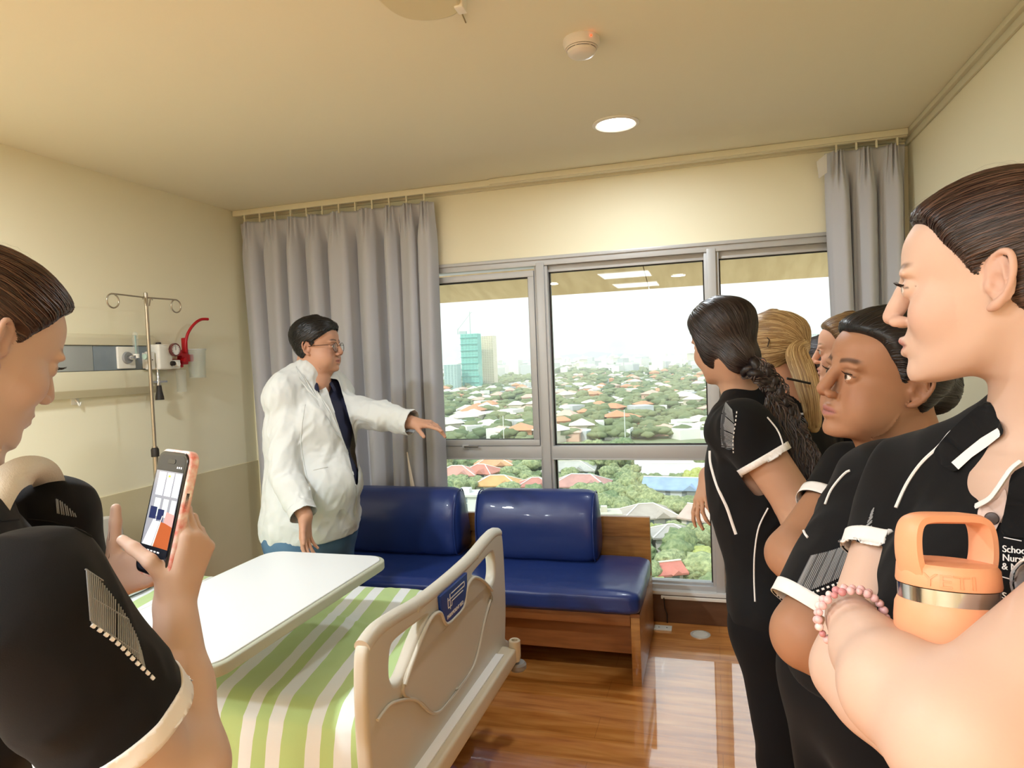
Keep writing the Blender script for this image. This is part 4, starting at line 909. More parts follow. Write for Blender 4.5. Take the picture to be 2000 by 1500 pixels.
def nets(F, lo, h):
    S = F < 0; c = np.zeros(tuple(np.array(S.shape) - 1), np.uint8)
    for i in (0, 1):
        for j in (0, 1):
            for k in (0, 1): c += S[i:S.shape[0] - 1 + i, j:S.shape[1] - 1 + j, k:S.shape[2] - 1 + k]
    act = (c > 0) & (c < 8); I, J, K = np.nonzero(act); N = len(I)
    if N == 0: return np.zeros((0, 3)), np.zeros((0, 4), int)
    ident = np.full(act.shape, -1, np.int32); ident[I, J, K] = np.arange(N); P = np.zeros((N, 3)); C = np.zeros(N)
    cor = [(i, j, k) for i in (0, 1) for j in (0, 1) for k in (0, 1)]
    for a in cor:
        for ax in range(3):
            if a[ax]: continue
            b = list(a); b[ax] = 1; fa = F[I + a[0], J + a[1], K + a[2]]; fb = F[I + b[0], J + b[1], K + b[2]]; x = (fa < 0) != (fb < 0)
            t = np.where(x, fa / np.where(x, fa - fb, 1), 0)
            for d in range(3): P[:, d] += np.where(x, a[d] + (t if d == ax else 0), 0)
            C += x
    V = lo + h * (np.stack([I, J, K], 1) + P / C[:, None]); Q = []
    for ax in range(3):
        o1, o2 = [(1, 2), (2, 0), (0, 1)][ax]; sl = [slice(None)] * 3; sh = [slice(None)] * 3; sl[ax] = slice(0, -1); sh[ax] = slice(1, None)
        x = S[tuple(sl)] != S[tuple(sh)]; E = np.stack(np.nonzero(x), 1); ok = (E[:, o1] > 0) & (E[:, o2] > 0) & (E[:, o1] < F.shape[o1] - 1) & (E[:, o2] < F.shape[o2] - 1); E = E[ok]
        if len(E) == 0: continue
        def cell(d1, d2): e2 = E.copy(); e2[:, o1] -= d1; e2[:, o2] -= d2; return ident[e2[:, 0], e2[:, 1], e2[:, 2]]
        q = np.stack([cell(1, 1), cell(0, 1), cell(0, 0), cell(1, 0)], 1); ins = S[E[:, 0], E[:, 1], E[:, 2]]; q[~ins] = q[~ins][:, ::-1]; Q.append(q)
    Q = np.concatenate(Q); Q = Q[(Q >= 0).all(1)]; return V, Q
def relax_mesh(V, Q, it=1, f=.5):
    for _ in range(it):
        s_ = np.zeros_like(V); c = np.zeros(len(V))
        for a, b in ((0, 1), (1, 2), (2, 3), (3, 0)):
            for d in range(3):
                s_[:, d] += np.bincount(Q[:, a], V[Q[:, b], d], len(V)) + np.bincount(Q[:, b], V[Q[:, a], d], len(V))
            c += np.bincount(Q[:, a], minlength=len(V)) + np.bincount(Q[:, b], minlength=len(V))
        V = V * (1 - f) + f * s_ / np.maximum(c, 1)[:, None]
    return V
def np_mesh(name, V, Q, m, parent=None, color=None):
    us = np.zeros(len(V), bool); us[Q.ravel()] = True; mp_ = np.cumsum(us) - 1; V = V[us]; Q = mp_[Q]
    me = bpy.data.meshes.new(name); me.vertices.add(len(V)); me.vertices.foreach_set('co', V.astype(np.float32).ravel()); n = len(Q)
    me.loops.add(n * 4); me.loops.foreach_set('vertex_index', Q.astype(np.int32).ravel()); me.polygons.add(n); me.polygons.foreach_set('loop_start', np.arange(0, n * 4, 4, dtype=np.int32)); me.polygons.foreach_set('loop_total', np.full(n, 4, np.int32))
    me.update(calc_edges=True); smooth(me)
    if color is not None:
        c = color(V); at_ = me.color_attributes.new('Col', 'FLOAT_COLOR', 'POINT'); at_.data.foreach_set('color', np.concatenate([c, np.ones((len(c), 1))], 1).astype(np.float32).ravel())
    o = link(name, me, None, m)
    if parent is not None: wparent(o, parent)
    return o
def lin(h): return np.array(srgb(h)[:3])
def nrm(v): v = A3(v); return v / np.linalg.norm(v)
def frame(fwd, up=(0, 0, 1)):
    """columns: forward, left, up"""
    f = nrm(fwd); l = nrm(np.cross(up, f)); u = np.cross(f, l); return np.stack([f, l, u], 1)
def rotv(v, ax, ang): return np.array(Matrix.Rotation(ang, 3, Vector(ax)) @ Vector(v))

# ---------------- head
def tab(rows):
    R = np.array(sorted(rows)); Q = np.array(cr([tuple(r) for r in R], 8)); return Q
HEADT = tab([(-.1005, .066, .050, .008, .062), (-.097, .080, .038, .024, .055), (-.088, .087, .016, .037, .038), (-.072, .0865, -.006, .0475, .022), (-.05, .0865, -.022, .0555, .012), (-.03, .0865, -.048, .0615, .004), (-.01, .084, -.072, .0665, -.002),
 (.01, .0825, -.088, .0700, -.006), (.03, .0905, -.097, .0735, -.008), (.05, .092, -.101, .0755, -.010), (.07, .087, -.099, .0745, -.010), (.09, .073, -.088, .067, -.009), (.106, .051, -.066, .054, -.008), (.117, .026, -.042, .036, -.008), (.1225, .006, -.022, .019, -.008), (.1245, -.004, -.012, .005, -.008)])
class Head:
    def __init__(s, o, fwd, up=(0, 0, 1), sc=1., wide=1., jaw=1., chin=0., nose=1., fat=0., T=HEADT):
        s.o, s.R, s.s, s.w, s.jaw, s.chin, s.nose, s.fat = A3(o), frame(fwd, up), sc, wide, jaw, chin, nose, fat; s.T = T
    def P(s, x, y, z): return s.o + s.R @ (A3((x, y, z)) * s.s)
    def loc(s, X, Y, Z):
        x, y, z = X - s.o[0], Y - s.o[1], Z - s.o[2]; R = s.R
        return tuple((x * R[0, i] + y * R[1, i] + z * R[2, i]) / s.s for i in range(3))
    def base(s, x, y, z, off=0., w=None):
        T = s.T; xf, xb, hw, cx = [np.interp(z, T[:, 0], T[:, i]) for i in (1, 2, 3, 4)]
        jw = 1 + (s.jaw - 1) * np.clip((.0 - z) / .06, 0, 1); hw = hw * s.w * jw + off; xf = xf + off + s.chin * np.clip((-.05 - z) / .04, 0, 1); xb = xb - off
        a = np.where(x > cx, xf - cx, cx - xb); a = np.maximum(a, 1e-3); hw = np.maximum(hw, 1e-3); n = 2.25
        r = (np.abs((x - cx) / a) ** n + np.abs(y / hw) ** n) ** (1 / n); d = (r - 1) * np.minimum(a, hw)
        return np.maximum(-_smin(-d, -(T[0, 0] - z), .008), z - .1215 - off * .6)
    def baseS(s, off=0.):
        def f(X, Y, Z):
            x, y, z = s.loc(X, Y, Z); x, y, z = np.broadcast_arrays(x, y, z)
            if off:  # expand z too
                zc = .02; z = zc + (z - zc) * (1 - off / .11)
            d = s.base(x, y, z, off) * s.s
            g = np.gradient(d); 
            hh = abs(float(X.ravel()[1] - X.ravel()[0])) if X.size > 1 else .003
            G = np.sqrt(sum(q * q for q in g)) / hh; return d / np.clip(G, .35, 4)
        return f
    def build(s, S, eye_open=.0052, ears=True):
        c, e = s.P(-.005, 0, .012), .15 * s.s; S.add(s.baseS(), c - e, c + e, .02, 'u'); k = s.s
        P = s.P; nl = s.nose
        for y in (-1, 1):
            S.ell(P(.081, y * .028, .0275), A3((.009, .022, .0055)) * k, s.R, .014)
            S.ell(P(.056, y * .041 * s.w, -.022), A3((.022, .016, .022)) * k, s.R, .024)
            if s.fat: S.ell(P(.040, y * .046, -.050), A3((.034, .022, .03)) * k * (1 + s.fat), s.R, .02)
            S.ell(P(.104, y * .032, .0115), A3((.019, .018, .0115)) * k, s.R, .014, 's')
        S.chain([P(.084, 0, .027), P(.0915 + .003 * nl, 0, .008), P(.0965 + .005 * nl, 0, -.007), P(.1005 + .007 * nl, 0, -.0180)], A3((.0085, .0068, .0078, .0100)) * k, .012)
        for y in (-1, 1): S.ell(P(.0945 + .003 * nl, y * .0125, -.0255), A3((.011, .0068, .0072)) * k, s.R, .006)
        for y in (-1, 1): S.ell(P(.0995 + .003 * nl, y * .0065, -.0335), A3((.0065, .0035, .0032)) * k, s.R, .003, 's')
        S.ell(P(.078, 0, -.054), A3((.0165, .027, .019)) * k, s.R, .012)
        for y in (-1, 1):
            S.chain([P(.0835, y * .0235, -.0565), P(.0905, y * .0135, -.0515), P(.0955, y * .004, -.0490), P(.0955, 0, -.0497)], A3((.0018, .0036, .0042, .0040)) * k, .0035)
            S.chain([P(.0835, y * .0215, -.0575), P(.0895, y * .012, -.0615), P(.0935, 0, -.0630)], A3((.0018, .0045, .0052)) * k, .0035)
            S.chain([P(.088, y * .0245, -.0565), P(.0965, y * .012, -.0560), P(.1010, 0, -.0555)], A3((.0012, .0016, .0016)) * k, .003, 's')
        S.ell(P(.076 + s.chin, 0, -.087), A3((.0155, .019, .0125)) * k, s.R, .014)
        for y in (-1, 1):
            S.ell(P(.0755, y * .031, .0100), A3((.0137, .0145, .0132)) * k, s.R, .003)
            if eye_open: S.ell(P(.0905, y * .0322, .0090), A3((.009, .0122, eye_open)) * k, s.R, .0015, 's')
            if ears: s.ear(S, y)
    def ear(s, S, y):
        k = s.s; E = s.P(-.010, y * .0715 * s.w, .002)
        f, l, u = s.R[:, 0], s.R[:, 1] * y, s.R[:, 2]
        back = nrm(-f * .86 + l * .50); out = nrm(l * .86 + f * .50); up = nrm(u + -f * .12)
        Q = lambda b, o, z: E + (back * b + out * o + up * z) * k
        Rm = np.stack([back, out, up], 1)
        S.ell(Q(.004, .003, .002), A3((.0165, .0045, .026)) * k, Rm, .006)
        S.chain([Q(-.006, .005, .003), Q(-.008, .006, .016), Q(-.004, .007, .026), Q(.006, .008, .0305), Q(.016, .009, .026), Q(.0205, .009, .012), Q(.019, .008, -.002), Q(.013, .0065, -.015), Q(.004, .005, -.024), Q(-.004, .003, -.027)], A3((.002, .0026, .0032, .0036, .0038, .0036, .0032, .003, .0052, .004)) * k, .003, n=3)
        S.chain([Q(.006, .006, .019), Q(.0115, .007, .010), Q(.011, .006, -.003), Q(.006, .0055, -.012)], A3((.0022, .0030, .0028, .0022)) * k, .003, n=3)
        S.ell(Q(.0035, .0085, -.001), A3((.0075, .0065, .0105)) * k, Rm, .003, 's')
        S.ell(Q(.0145, .0095, .014), A3((.0025, .004, .011)) * k, Rm, .002, 's')
        S.ell(Q(-.0065, .0055, -.0045), A3((.0045, .0035, .006)) * k, Rm, .003)
    def color(s, skin, lip, brow=None, blush=None, nape=None, lash=True, bz=.0335, bw=.0032):
        skin, lip = lin(skin), lin(lip); brow = lin(brow) if brow else None; bl = lin(blush) if blush else skin
        def f(V):
            x, y, z = s.loc(V[:, 0], V[:, 1], V[:, 2]); C = np.tile(skin, (len(V), 1)); ay = np.abs(y)
            def mixc(w_, c):
                nonlocal C; w_ = np.clip(w_, 0, 1)[:, None]; C = C * (1 - w_) + c * w_
            mixc(.55 * np.exp(-(((ay - .044) / .02) ** 2 + ((z + .022) / .02) ** 2)) * (x > .03), bl); mixc(.5 * np.exp(-((x - .108) / .012) ** 2 - ((z + .02) / .012) ** 2), bl)
            mixc(.5 * (np.abs(x + .012) < .03) * (ay > .071 * s.w) * (np.abs(z) < .05), bl)
            d = np.sqrt((ay / .024) ** 2 + ((z + .056 - .0015) / .0095) ** 2); mixc(np.clip((1 - d) * 4, 0, 1) * (x > .078), lip)
            mixc(np.clip((1 - d) * 4, 0, 1) * (x > .078) * np.exp(-((z + .0558) / .0011) ** 2) * .8, lip * .25)  # crease shade between the lips, put into the colour
            if brow is not None:
                zb = bz + .004 * np.sin(np.clip((ay - .012) / .036, 0, 1) * PI * .8); wv = np.exp(-((z - zb) / bw) ** 4) * np.clip((ay - .011) * 300, 0, 1) * np.clip((.052 - ay) * 120, 0, 1) * (x > .055); mixc(wv * .85, brow)
            if lash:
                zl = .0100 + .0046 - ((ay - .032) / .0125) ** 2 * .004; mixc(.8 * np.exp(-((z - zl) / .0012) ** 2) * (np.abs(ay - .032) < .013) * (x > .07), lin('2a1c16'))
            return C
        return f
    def eyes(s, parent, iris='5b4632', look=(1, 0, 0)):
        lk = nrm(s.R @ A3(look)); mw = mat('eye_surface', 'f1ece6', .3, spec=.4, attr='Col')
        for y in (-1, 1):
            c = s.P(.0762, y * .031, .0098); bm = bmesh.new(); bmesh.ops.create_uvsphere(bm, u_segments=32, v_segments=24, radius=.0126 * s.s, matrix=Matrix.Translation(Vector(c)))
            me = bpy.data.meshes.new('eye'); bm.to_mesh(me); bm.free(); smooth(me); V = np.array([v.co[:] for v in me.vertices]); d = ((V - c) / (.0126 * s.s)) @ lk
            C = np.tile(lin('d9d0c8'), (len(V), 1)); C[d > .885] = lin(iris); C[d > .975] = lin('0a0808'); a = me.color_attributes.new('Col', 'FLOAT_COLOR', 'POINT'); a.data.foreach_set('color', np.concatenate([C, np.ones((len(C), 1))], 1).astype(np.float32).ravel())
            o = link('eye', me, None, mw); wparent(o, parent)
        # upper lashes
            pts = [s.P(.0762 + .0140 * math.cos(a_) * math.cos(.32), y * (.031 + .0142 * math.sin(a_)), .0098 + .0046) for a_ in np.linspace(-.75, .95, 9)]
            bm = bmesh.new(); add_tube(bm, pts, .0009 * s.s, 5)
            for i, p in enumerate(cr(pts, 2)):
                q_ = s.R @ A3((.0065, y * (.004 * (i / 16)), .0030)) * s.s; add_tube(bm, [p, A3(p) + q_ * .6, A3(p) + q_ + s.R[:, 2] * .0015], [.0004, .0003, .0001], 3)
            bm_obj('eyelashes', bm, mat('lash_black', '1c1411', .6), parent)
HAIRX = np.array(cr([(-.085, -.075), (-.07, -.062), (-.05, -.046), (-.03, -.030), (-.012, -.018), (.004, -.002), (.014, .010), (.028, .018), (.045, .030), (.06, .044), (.075, .060), (.088, .078), (.10, .09), (.14, .12)], 6))
def hair_cap(H, S, t=.006, hx=HAIRX, dx=0, zmin=-.07, k=.016, ear=True):
    def f(X, Y, Z):
        d = H.baseS(t)(X, Y, Z); x, y, z = H.loc(X, Y, Z); x, y, z = np.broadcast_arrays(x, y, z); lim = np.interp(z, hx[:, 0], hx[:, 1]) + dx
        # the hairline bows back over the temples
        lim = lim - .012 * np.clip(np.abs(y) / .06, 0, 1) * np.clip((z - .05) / .03, 0, 1)
        g = (x - lim) * H.s * .75; d = -_smin(-d, -g, k); return -_smin(-d, -(zmin - z) * H.s, k)
    c, e = H.P(-.01, 0, .01), .14 * H.s; S.add(f, c - e, c + e, .006, 'u')
    if ear:
        for y in (-1, 1): S.ell(H.P(-.004, y * .083 * H.w, .003), A3((.022, .017, .030)) * H.s, H.R, .004, 's')
    return S
def strands(name, o_hair, H, pole, n, m, parent, cols, w=.0006, seed=1, lift=.0012, hx=HAIRX, dx=0, side=None, ctr=(-.01, 0, .02), zmin=-.06, npt=9, stray=.0, spread=.004):
    """fine strands lying on the hair mass, combed from the hairline to a pole (head-local point)"""
    rnd = np.random.RandomState(seed); dg = bpy.context.evaluated_depsgraph_get(); bvh = BVHTree.FromObject(o_hair, dg); off = o_hair.matrix_world
    C = H.P(*ctr); pd = nrm(H.P(*pole) - C); V, F, K = [], [], []; tries = 0; cnt = 0
    cols = [lin(c) for c in cols]
    while cnt < n and tries < n * 6:
        tries += 1; d = nrm(rnd.normal(size=3)); 
        if d @ pd > .93: continue
        hit = bvh.ray_cast(Vector(C + d * .3), Vector(-d), .3)
        if hit[0] is None: continue
        x, y, z = H.loc(*[A3([hit[0][i]]) for i in range(3)])
        if z[0] < zmin or (side and y[0] * side < -.02): continue
        if x[0] > np.interp(z[0], hx[:, 0], hx[:, 1]) + dx + .004: continue
        ang = math.acos(np.clip(d @ pd, -1, 1)); L = min(1., rnd.uniform(.35, .8) / max(ang, .3)); pts = []; lf = lift * rnd.uniform(.3, 1.2); wob = rnd.normal(size=3) * spread; st = rnd.uniform(0, 1) < stray
        for i in range(npt):
            t = i / (npt - 1) * L; q_ = nrm(d * math.sin((1 - t) * ang) + pd * math.sin(t * ang) + wob * math.sin(PI * i / (npt - 1)) * 4)
            hh = bvh.ray_cast(Vector(C + q_ * .3), Vector(-q_), .3)
            if hh[0] is None: break
            pts.append(np.array(hh[0]) + q_ * (lf * math.sin(PI * (i + .2) / npt) + (.008 * (1 - i / npt) * rnd.uniform(.3, 1) if st else 0)))
        if len(pts) < 4: continue
        cnt += 1; b = len(V); c = cols[rnd.randint(len(cols))]
        for i, p in enumerate(pts):
            tg = nrm(pts[min(i + 1, len(pts) - 1)] - pts[max(i - 1, 0)]); nn = nrm(p - C); sd_ = nrm(np.cross(tg, nn)); ww = w * (1 - .6 * abs(2 * i / (len(pts) - 1) - 1)) * (1 if not st else .5)
            for q_ in (p - sd_ * ww, p + nn * ww * .8, p + sd_ * ww): V.append(q_); K.append(c)
        for i in range(len(pts) - 1):
            a = b + i * 3
            for k in range(2): F.append((a + k, a + k + 1, a + k + 4, a + k + 3))
    if not F: return None
    kk = np.array(K); return tag(np_mesh(name, np.array(V), np.array(F), m, parent, lambda P: kk), kind='stuff')

def strand_mesh(name, paths, w, cols, parent, seed=0, toward=None):
    rnd = np.random.RandomState(seed); cols = [lin(c) for c in cols]; V, F, K = [], [], []
    for pts in paths:
        pts = [A3(p) for p in pts]; n = len(pts); b = len(V); c = cols[rnd.randint(len(cols))]
        for i, p in enumerate(pts):
            tg = nrm(pts[min(i + 1, n - 1)] - pts[max(i - 1, 0)]); nn = nrm(CAM - p) if toward is None else nrm(p - toward); sd_ = nrm(np.cross(tg, nn)); nn = np.cross(sd_, tg); nn = nn if nn @ (CAM - p) > 0 else -nn; ww = w * (1 - .75 * (i / (n - 1)) ** 3)
            for q_ in (p - sd_ * ww, p + nn * ww * .9, p + sd_ * ww): V.append(q_); K.append(c)
        for i in range(n - 1):
            a = b + i * 3
            for k in range(2): F.append((a + k, a + k + 1, a + k + 4, a + k + 3))
    kk = np.array(K); return tag(np_mesh(name, np.array(V), np.array(F), m_str, parent, lambda P: kk), kind='stuff')
# ---------------- hands
def hand(S, wrist, f, n, t, sc=1., curl=((.35, .5, .35),) * 4, spread=.06, thumb=((.55, .35), .25), wr=.024, k=.007):
    """f: towards fingers, n: out of the palm, t: towards the thumb side. curl in radians towards n"""
    f = nrm(f); n = nrm(n - f * (n @ f)) if isinstance(n, np.ndarray) else nrm(A3(n) - f * (A3(n) @ f)); t0 = np.cross(n, f); t = t0 if t0 @ A3(t) > 0 else -t0
    w = A3(wrist); Q = lambda a, b, c: w + (f * a + t * b + n * c) * sc; base = []
    S.cap(Q(-.01, 0, 0), Q(.022, .0, 0), wr * .92 * sc, .021 * sc, .012)
    for i, b in enumerate((.026, .0085, -.009, -.0255)):
        kn = Q(.088 - (0, -.003, .002, .009)[i], b, -.002); base.append(kn); S.cap(Q(.012, b * .55, 0), kn, .0155 * sc, (.0108, .011, .0105, .0095)[i] * sc, .012)
    S.cap(Q(.02, .016, .004), Q(.055, .020, .006), .014 * sc, .011 * sc, .012)
    for i in range(4):
        L = A3((.043, .026, .022)) * (1.0, 1.1, 1.02, .80)[i] * sc; ang = 0; p = base[i]; sp = (1.4, .4, -.5, -1.5)[i] * spread; d0 = nrm(f * math.cos(sp) + t * math.sin(sp)); r = (.0086, .0088, .0083, .0074)[i] * sc
        for j in range(3):
            ang += curl[i][j]; d = d0 * math.cos(ang) + n * math.sin(ang); q_ = p + d * L[j]; S.cap(p, q_, r * (1 - .09 * j), r * (1 - .09 * (j + 1)), .004); p = q_
    (a1, a2), cl = thumb; p = Q(.022, .020, .006); d = nrm(f * math.cos(a1) + t * math.sin(a1) + n * .25); q_ = p + d * .042 * sc; S.cap(p, q_, .0125 * sc, .0105 * sc, .010)
    d2 = nrm(d * math.cos(cl) + n * math.sin(cl) * a2 + f * .15 * math.sin(cl)); q2 = q_ + d2 * .032 * sc; S.cap(q_, q2, .0102 * sc, .0092 * sc, .004); d3 = nrm(d2 + n * .15 * a2); S.cap(q2, q2 + d3 * .022 * sc, .0092 * sc, .0078 * sc, .004)
    return S
_LAT = np.random.RandomState(3).uniform(-1, 1, (32, 32, 32)).astype(np.float32)
def vnoise(X, Y, Z):
    X, Y, Z = np.broadcast_arrays(X, Y, Z); r = 0; I = [np.floor(q).astype(np.int32) for q in (X, Y, Z)]; f = [q - i for q, i in zip((X, Y, Z), I)]; f = [q * q * (3 - 2 * q) for q in f]
    for a in (0, 1):
        for b in (0, 1):
            for c in (0, 1): r = r + _LAT[(I[0] + a) & 31, (I[1] + b) & 31, (I[2] + c) & 31] * (f[0] if a else 1 - f[0]) * (f[1] if b else 1 - f[1]) * (f[2] if c else 1 - f[2])
    return r
def folds(amp, fx, fz, seed=0, dirv=(0, 0, 1)):
    """creased cloth: ridged noise drawn out along one direction"""
    R = frame(dirv, (0.13, .31, .94) if abs(dirv[2]) < .9 else (1, 0, 0))
    def f(X, Y, Z, G):
        m = np.abs(G) < .03; out = np.zeros_like(G); X, Y, Z = np.broadcast_arrays(X, Y, Z); x, y, z = X[m], Y[m], Z[m]; o = seed * 7.3
        a = (x * R[0, 0] + y * R[1, 0] + z * R[2, 0]) * fz + o; b = (x * R[0, 1] + y * R[1, 1] + z * R[2, 1]) * fx + o; c = (x * R[0, 2] + y * R[1, 2] + z * R[2, 2]) * fx - o
        w = vnoise(a * .8 + 5, b * .5, c * .5) * 1.1; n = vnoise(a, b + w, c - w); n2 = vnoise(a * 2.1 + 9, b * 2.1 + w, c * 2.1)
        out[m] = -amp * ((1 - 2.2 * np.abs(n)) * .8 + (.5 - np.abs(n2)) * .5); return out.astype(np.float32)
    return f
def wrinkle(amp, fr, seed=0, ax=(1, 1, 1)):
    """soft cloth folds"""
    r = np.random.RandomState(seed); D = r.normal(size=(5, 3)); D /= np.linalg.norm(D, axis=1)[:, None]; ph = r.uniform(0, 6, 5); D = D * A3(ax)
    def f(X, Y, Z, G):
        q_ = 0
        wx = np.sin(X * fr * .5 + ph[0]) + np.sin(Z * fr * .6 + ph[1]); 
        for i in range(5): q_ = q_ + np.sin((X * D[i, 0] + Y * D[i, 1] + Z * D[i, 2]) * fr * (1 + .35 * i) + ph[i] + 1.3 * wx) / (1 + .5 * i)
        return (amp * q_ / 2.4).astype(np.float32)
    return f
# ---------------- things laid on a surface along the line of sight of traced points
def bvh_of(*objs):
    dg = bpy.context.evaluated_depsgraph_get(); V, F = [], []
    for o in objs:
        mw = np.array(o.matrix_world); a = np.empty(len(o.data.vertices) * 3); o.data.vertices.foreach_get('co', a); a = a.reshape(-1, 3) @ mw[:3, :3].T + mw[:3, 3]; off = len(V); V += a.tolist(); F += [[i + off for i in p.vertices] for p in o.data.polygons]
    return BVHTree.FromPolygons(V, F)
def hitp(bv, x, y, lift=.0):
    d = nrm(ray(x, y)); h = bv.ray_cast(Vector(CAM), Vector(d), 9)
    return None if h[0] is None else (np.array(h[0]) + np.array(h[1]) * lift * (1 if np.array(h[1]) @ d < 0 else -1))
def patch_on(name, bv, poly, m, parent, lift=.004, thick=.003, cuts=3, sm=3):
    """a piece of cloth with a traced outline, laid over what is below it"""
    bm = bmesh.new(); q_ = cr([tuple(p) for p in poly], 3, True) if sm else poly; vs = [bm.verts.new((p[0], p[1], 0)) for p in q_]; f = bm.faces.new(vs); bmesh.ops.triangulate(bm, faces=[f]); bmesh.ops.subdivide_edges(bm, edges=bm.edges[:], cuts=cuts, use_grid_fill=True); bmesh.ops.triangulate(bm, faces=bm.faces[:])
    D = []
    for v in bm.verts:
        d = nrm(ray(v.co.x, v.co.y)); h = bv.ray_cast(Vector(CAM), Vector(d), 6); D.append((v, d, (np.array(h[0]) - CAM) @ d if h[0] is not None else None))
    ok = [x[2] for x in D if x[2] is not None]
    if not ok: bm.free(); return None
    md_ = float(np.median(ok)); D = {v: [d, md_ if (z is None or abs(z - md_) > .10) else z] for v, d, z in D}
    for _ in range(6):
        nw = {v: .5 * D[v][1] + .5 * sum(D[e.other_vert(v)][1] for e in v.link_edges) / len(v.link_edges) for v in D}
        for v in D: D[v][1] = nw[v]
    for v, (d, z) in D.items(): v.co = Vector(CAM + d * (z - lift))
    ex_ = bmesh.ops.extrude_face_region(bm, geom=bm.faces[:]); c = sum((v.co for v in D), Vector()) / len(D); bmesh.ops.translate(bm, vec=Vector(nrm(np.array(c) - CAM) * thick), verts=[v for v in ex_['geom'] if isinstance(v, bmesh.types.BMVert)])
    return bm_obj(name, bm, m, parent, sm=50)
def line_on(name, bv, px, r, m, parent, lift=.0006, step=6, n=6, flat=1., dots=0):
    """a raised line (piping, trim, stitching) following traced points over a surface"""
    q_ = cr([tuple(p) for p in px], 10); seg_, cur = [], []
    L = 0; last = None
    for p in q_:
        if last is not None and math.hypot(p[0] - last[0], p[1] - last[1]) < step: continue
        last = p; h = hitp(bv, p[0], p[1], lift)
        if h is None or (cur and np.linalg.norm(h - cur[-1]) > .05):
            if len(cur) > 1: seg_.append(cur)
            cur = [h] if h is not None else []
        else: cur.append(h)
    if len(cur) > 1: seg_.append(cur)
    if not seg_: return None
    if dots:
        bm = bmesh.new()
        for s_ in seg_:
            d_ = np.r_[0, np.cumsum([np.linalg.norm(s_[i + 1] - s_[i]) for i in range(len(s_) - 1)])]; A = np.array(s_)
            for t in np.arange(0, d_[-1], dots):
                p0 = [np.interp(t, d_, A[:, i]) for i in range(3)]; p1 = [np.interp(min(t + dots * .5, d_[-1]), d_, A[:, i]) for i in range(3)]; add_tube(bm, [p0, p1], r, 5)
        return tag(bm_obj(name, bm, m, parent, sm=50), kind='stuff')
    for s_ in seg_: bm = bmesh.new(); add_tube(bm, s_, r, n, flat=flat); o = bm_obj(name, bm, m, parent, sm=50)
    return o
# ================================================================ PEOPLE
m_skin = mat('skin', 'ffffff', .5, attr='Col', sss=.06, spec=.35, bump=.12, bscale=350, bdist=.0005)
m_hair = {}
def hairm(c): return mat('hair_' + c, c, .42, spec=.5, bump=.6, bscale=60, bdist=.002, stretch=(1, 1, 1))
m_str = mat('hair_strand', 'ffffff', .36, spec=.6, attr='Col')
m_black = mat('black_polo_fabric', '0e0f12', .85, spec=.25, sheen=.04, bump=.35, bscale=900, bdist=.0005, var=.3, vscale=9, vcol='15171b')
m_trou = mat('black_trousers', '0e0e11', .9, spec=.2, sheen=.03, bump=.3, bscale=700, bdist=.0005)
m_wtrim = mat('white_trim', 'e9eaec', .7, bump=.2, bscale=900, bdist=.0004)
m_grey = mat('grey_mesh_stripe', '8d9196', .8)
m_shoe = mat('black_shoe', '17171a', .5)
def cone(S, a, b, ra, rb, k=.03, flat=True):
    a, b = A3(a), A3(b); ba = b - a; L = np.linalg.norm(ba); dn = ba / L
    def f(X, Y, Z):
        s_ = (X - a[0]) * dn[0] + (Y - a[1]) * dn[1] + (Z - a[2]) * dn[2]; t = np.clip(s_ / L, 0, 1); ts = np.clip(s_, 0, None)
        r = np.sqrt((X - a[0] - dn[0] * ts) ** 2 + (Y - a[1] - dn[1] * ts) ** 2 + (Z - a[2] - dn[2] * ts) ** 2); return np.maximum(r - (ra + (rb - ra) * t), s_ - L)
    R = max(ra, rb); S.add(f, np.minimum(a, b) - R, np.maximum(a, b) + R, k, 'u')
def hollow(S, a, b, rb, depth=.02):
    a, b = A3(a), A3(b); dn = nrm(b - a); S.cap(b - dn * (depth - rb * .0), b + dn * .03, rb - .004, rb - .004, .002, 's')
def torso(S, hip, NB, fwd, off=0., sh=.165, dep=1., wid=1., bust=0., belly=0., k=.05, skin=False):
    hip, NB = A3(hip), A3(NB); up = nrm(NB - hip); L = np.linalg.norm(NB - hip); R = frame(fwd, up); R = np.stack([nrm(np.cross(R[:, 1], up)), R[:, 1], up], 1); f, l, u = R.T
    S.ell(hip + u * .02, (.110 * dep + off, .165 * wid + off, .13 + off), R, k)
    S.ell(hip + u * L * .38 + f * .004, (.098 * dep + off, .138 * wid + off, .16 + off), R, k)
    S.ell(NB - u * L * .34 + f * .004, (.108 * dep + off, .150 * wid + off, .17 + off), R, k)
    if belly: S.ell(hip + u * L * .32 + f * .06 * dep, (.10 * dep + belly, .14 * wid, .15), R, .06)
    if bust:
        for y in (-1, 1): S.ell(NB - u * L * .42 + f * (.078 * dep) + l * y * .072 * wid, (.050 + bust + off, .062 + off, .064 + off), R, .04)
    for y in (-1, 1): S.cap(NB + u * .030 + l * y * .022, NB - u * .030 + l * y * (sh - .055), .034 + off, .034 + off, .05)
    for y in (-1, 1): S.cap(NB - u * .045 + l * y * .03, NB - u * .062 + l * y * (sh - .025) - f * .005, .050 + off * .55, .050 + off * .55, .04)
    return R
def arm(S, sh, el, wr, r=(.052, .044, .040, .027), k=.02, sc=1.):
    sh, el, wr = A3(sh), A3(el), A3(wr); r = A3(r) * sc
    S.cap(sh, el, r[0], r[1], .012); m_ = el * .72 + wr * .28; S.cap(el, m_, r[1] * .98, r[2] * 1.06, k); S.cap(m_, wr, r[2] * 1.06, r[3], k)
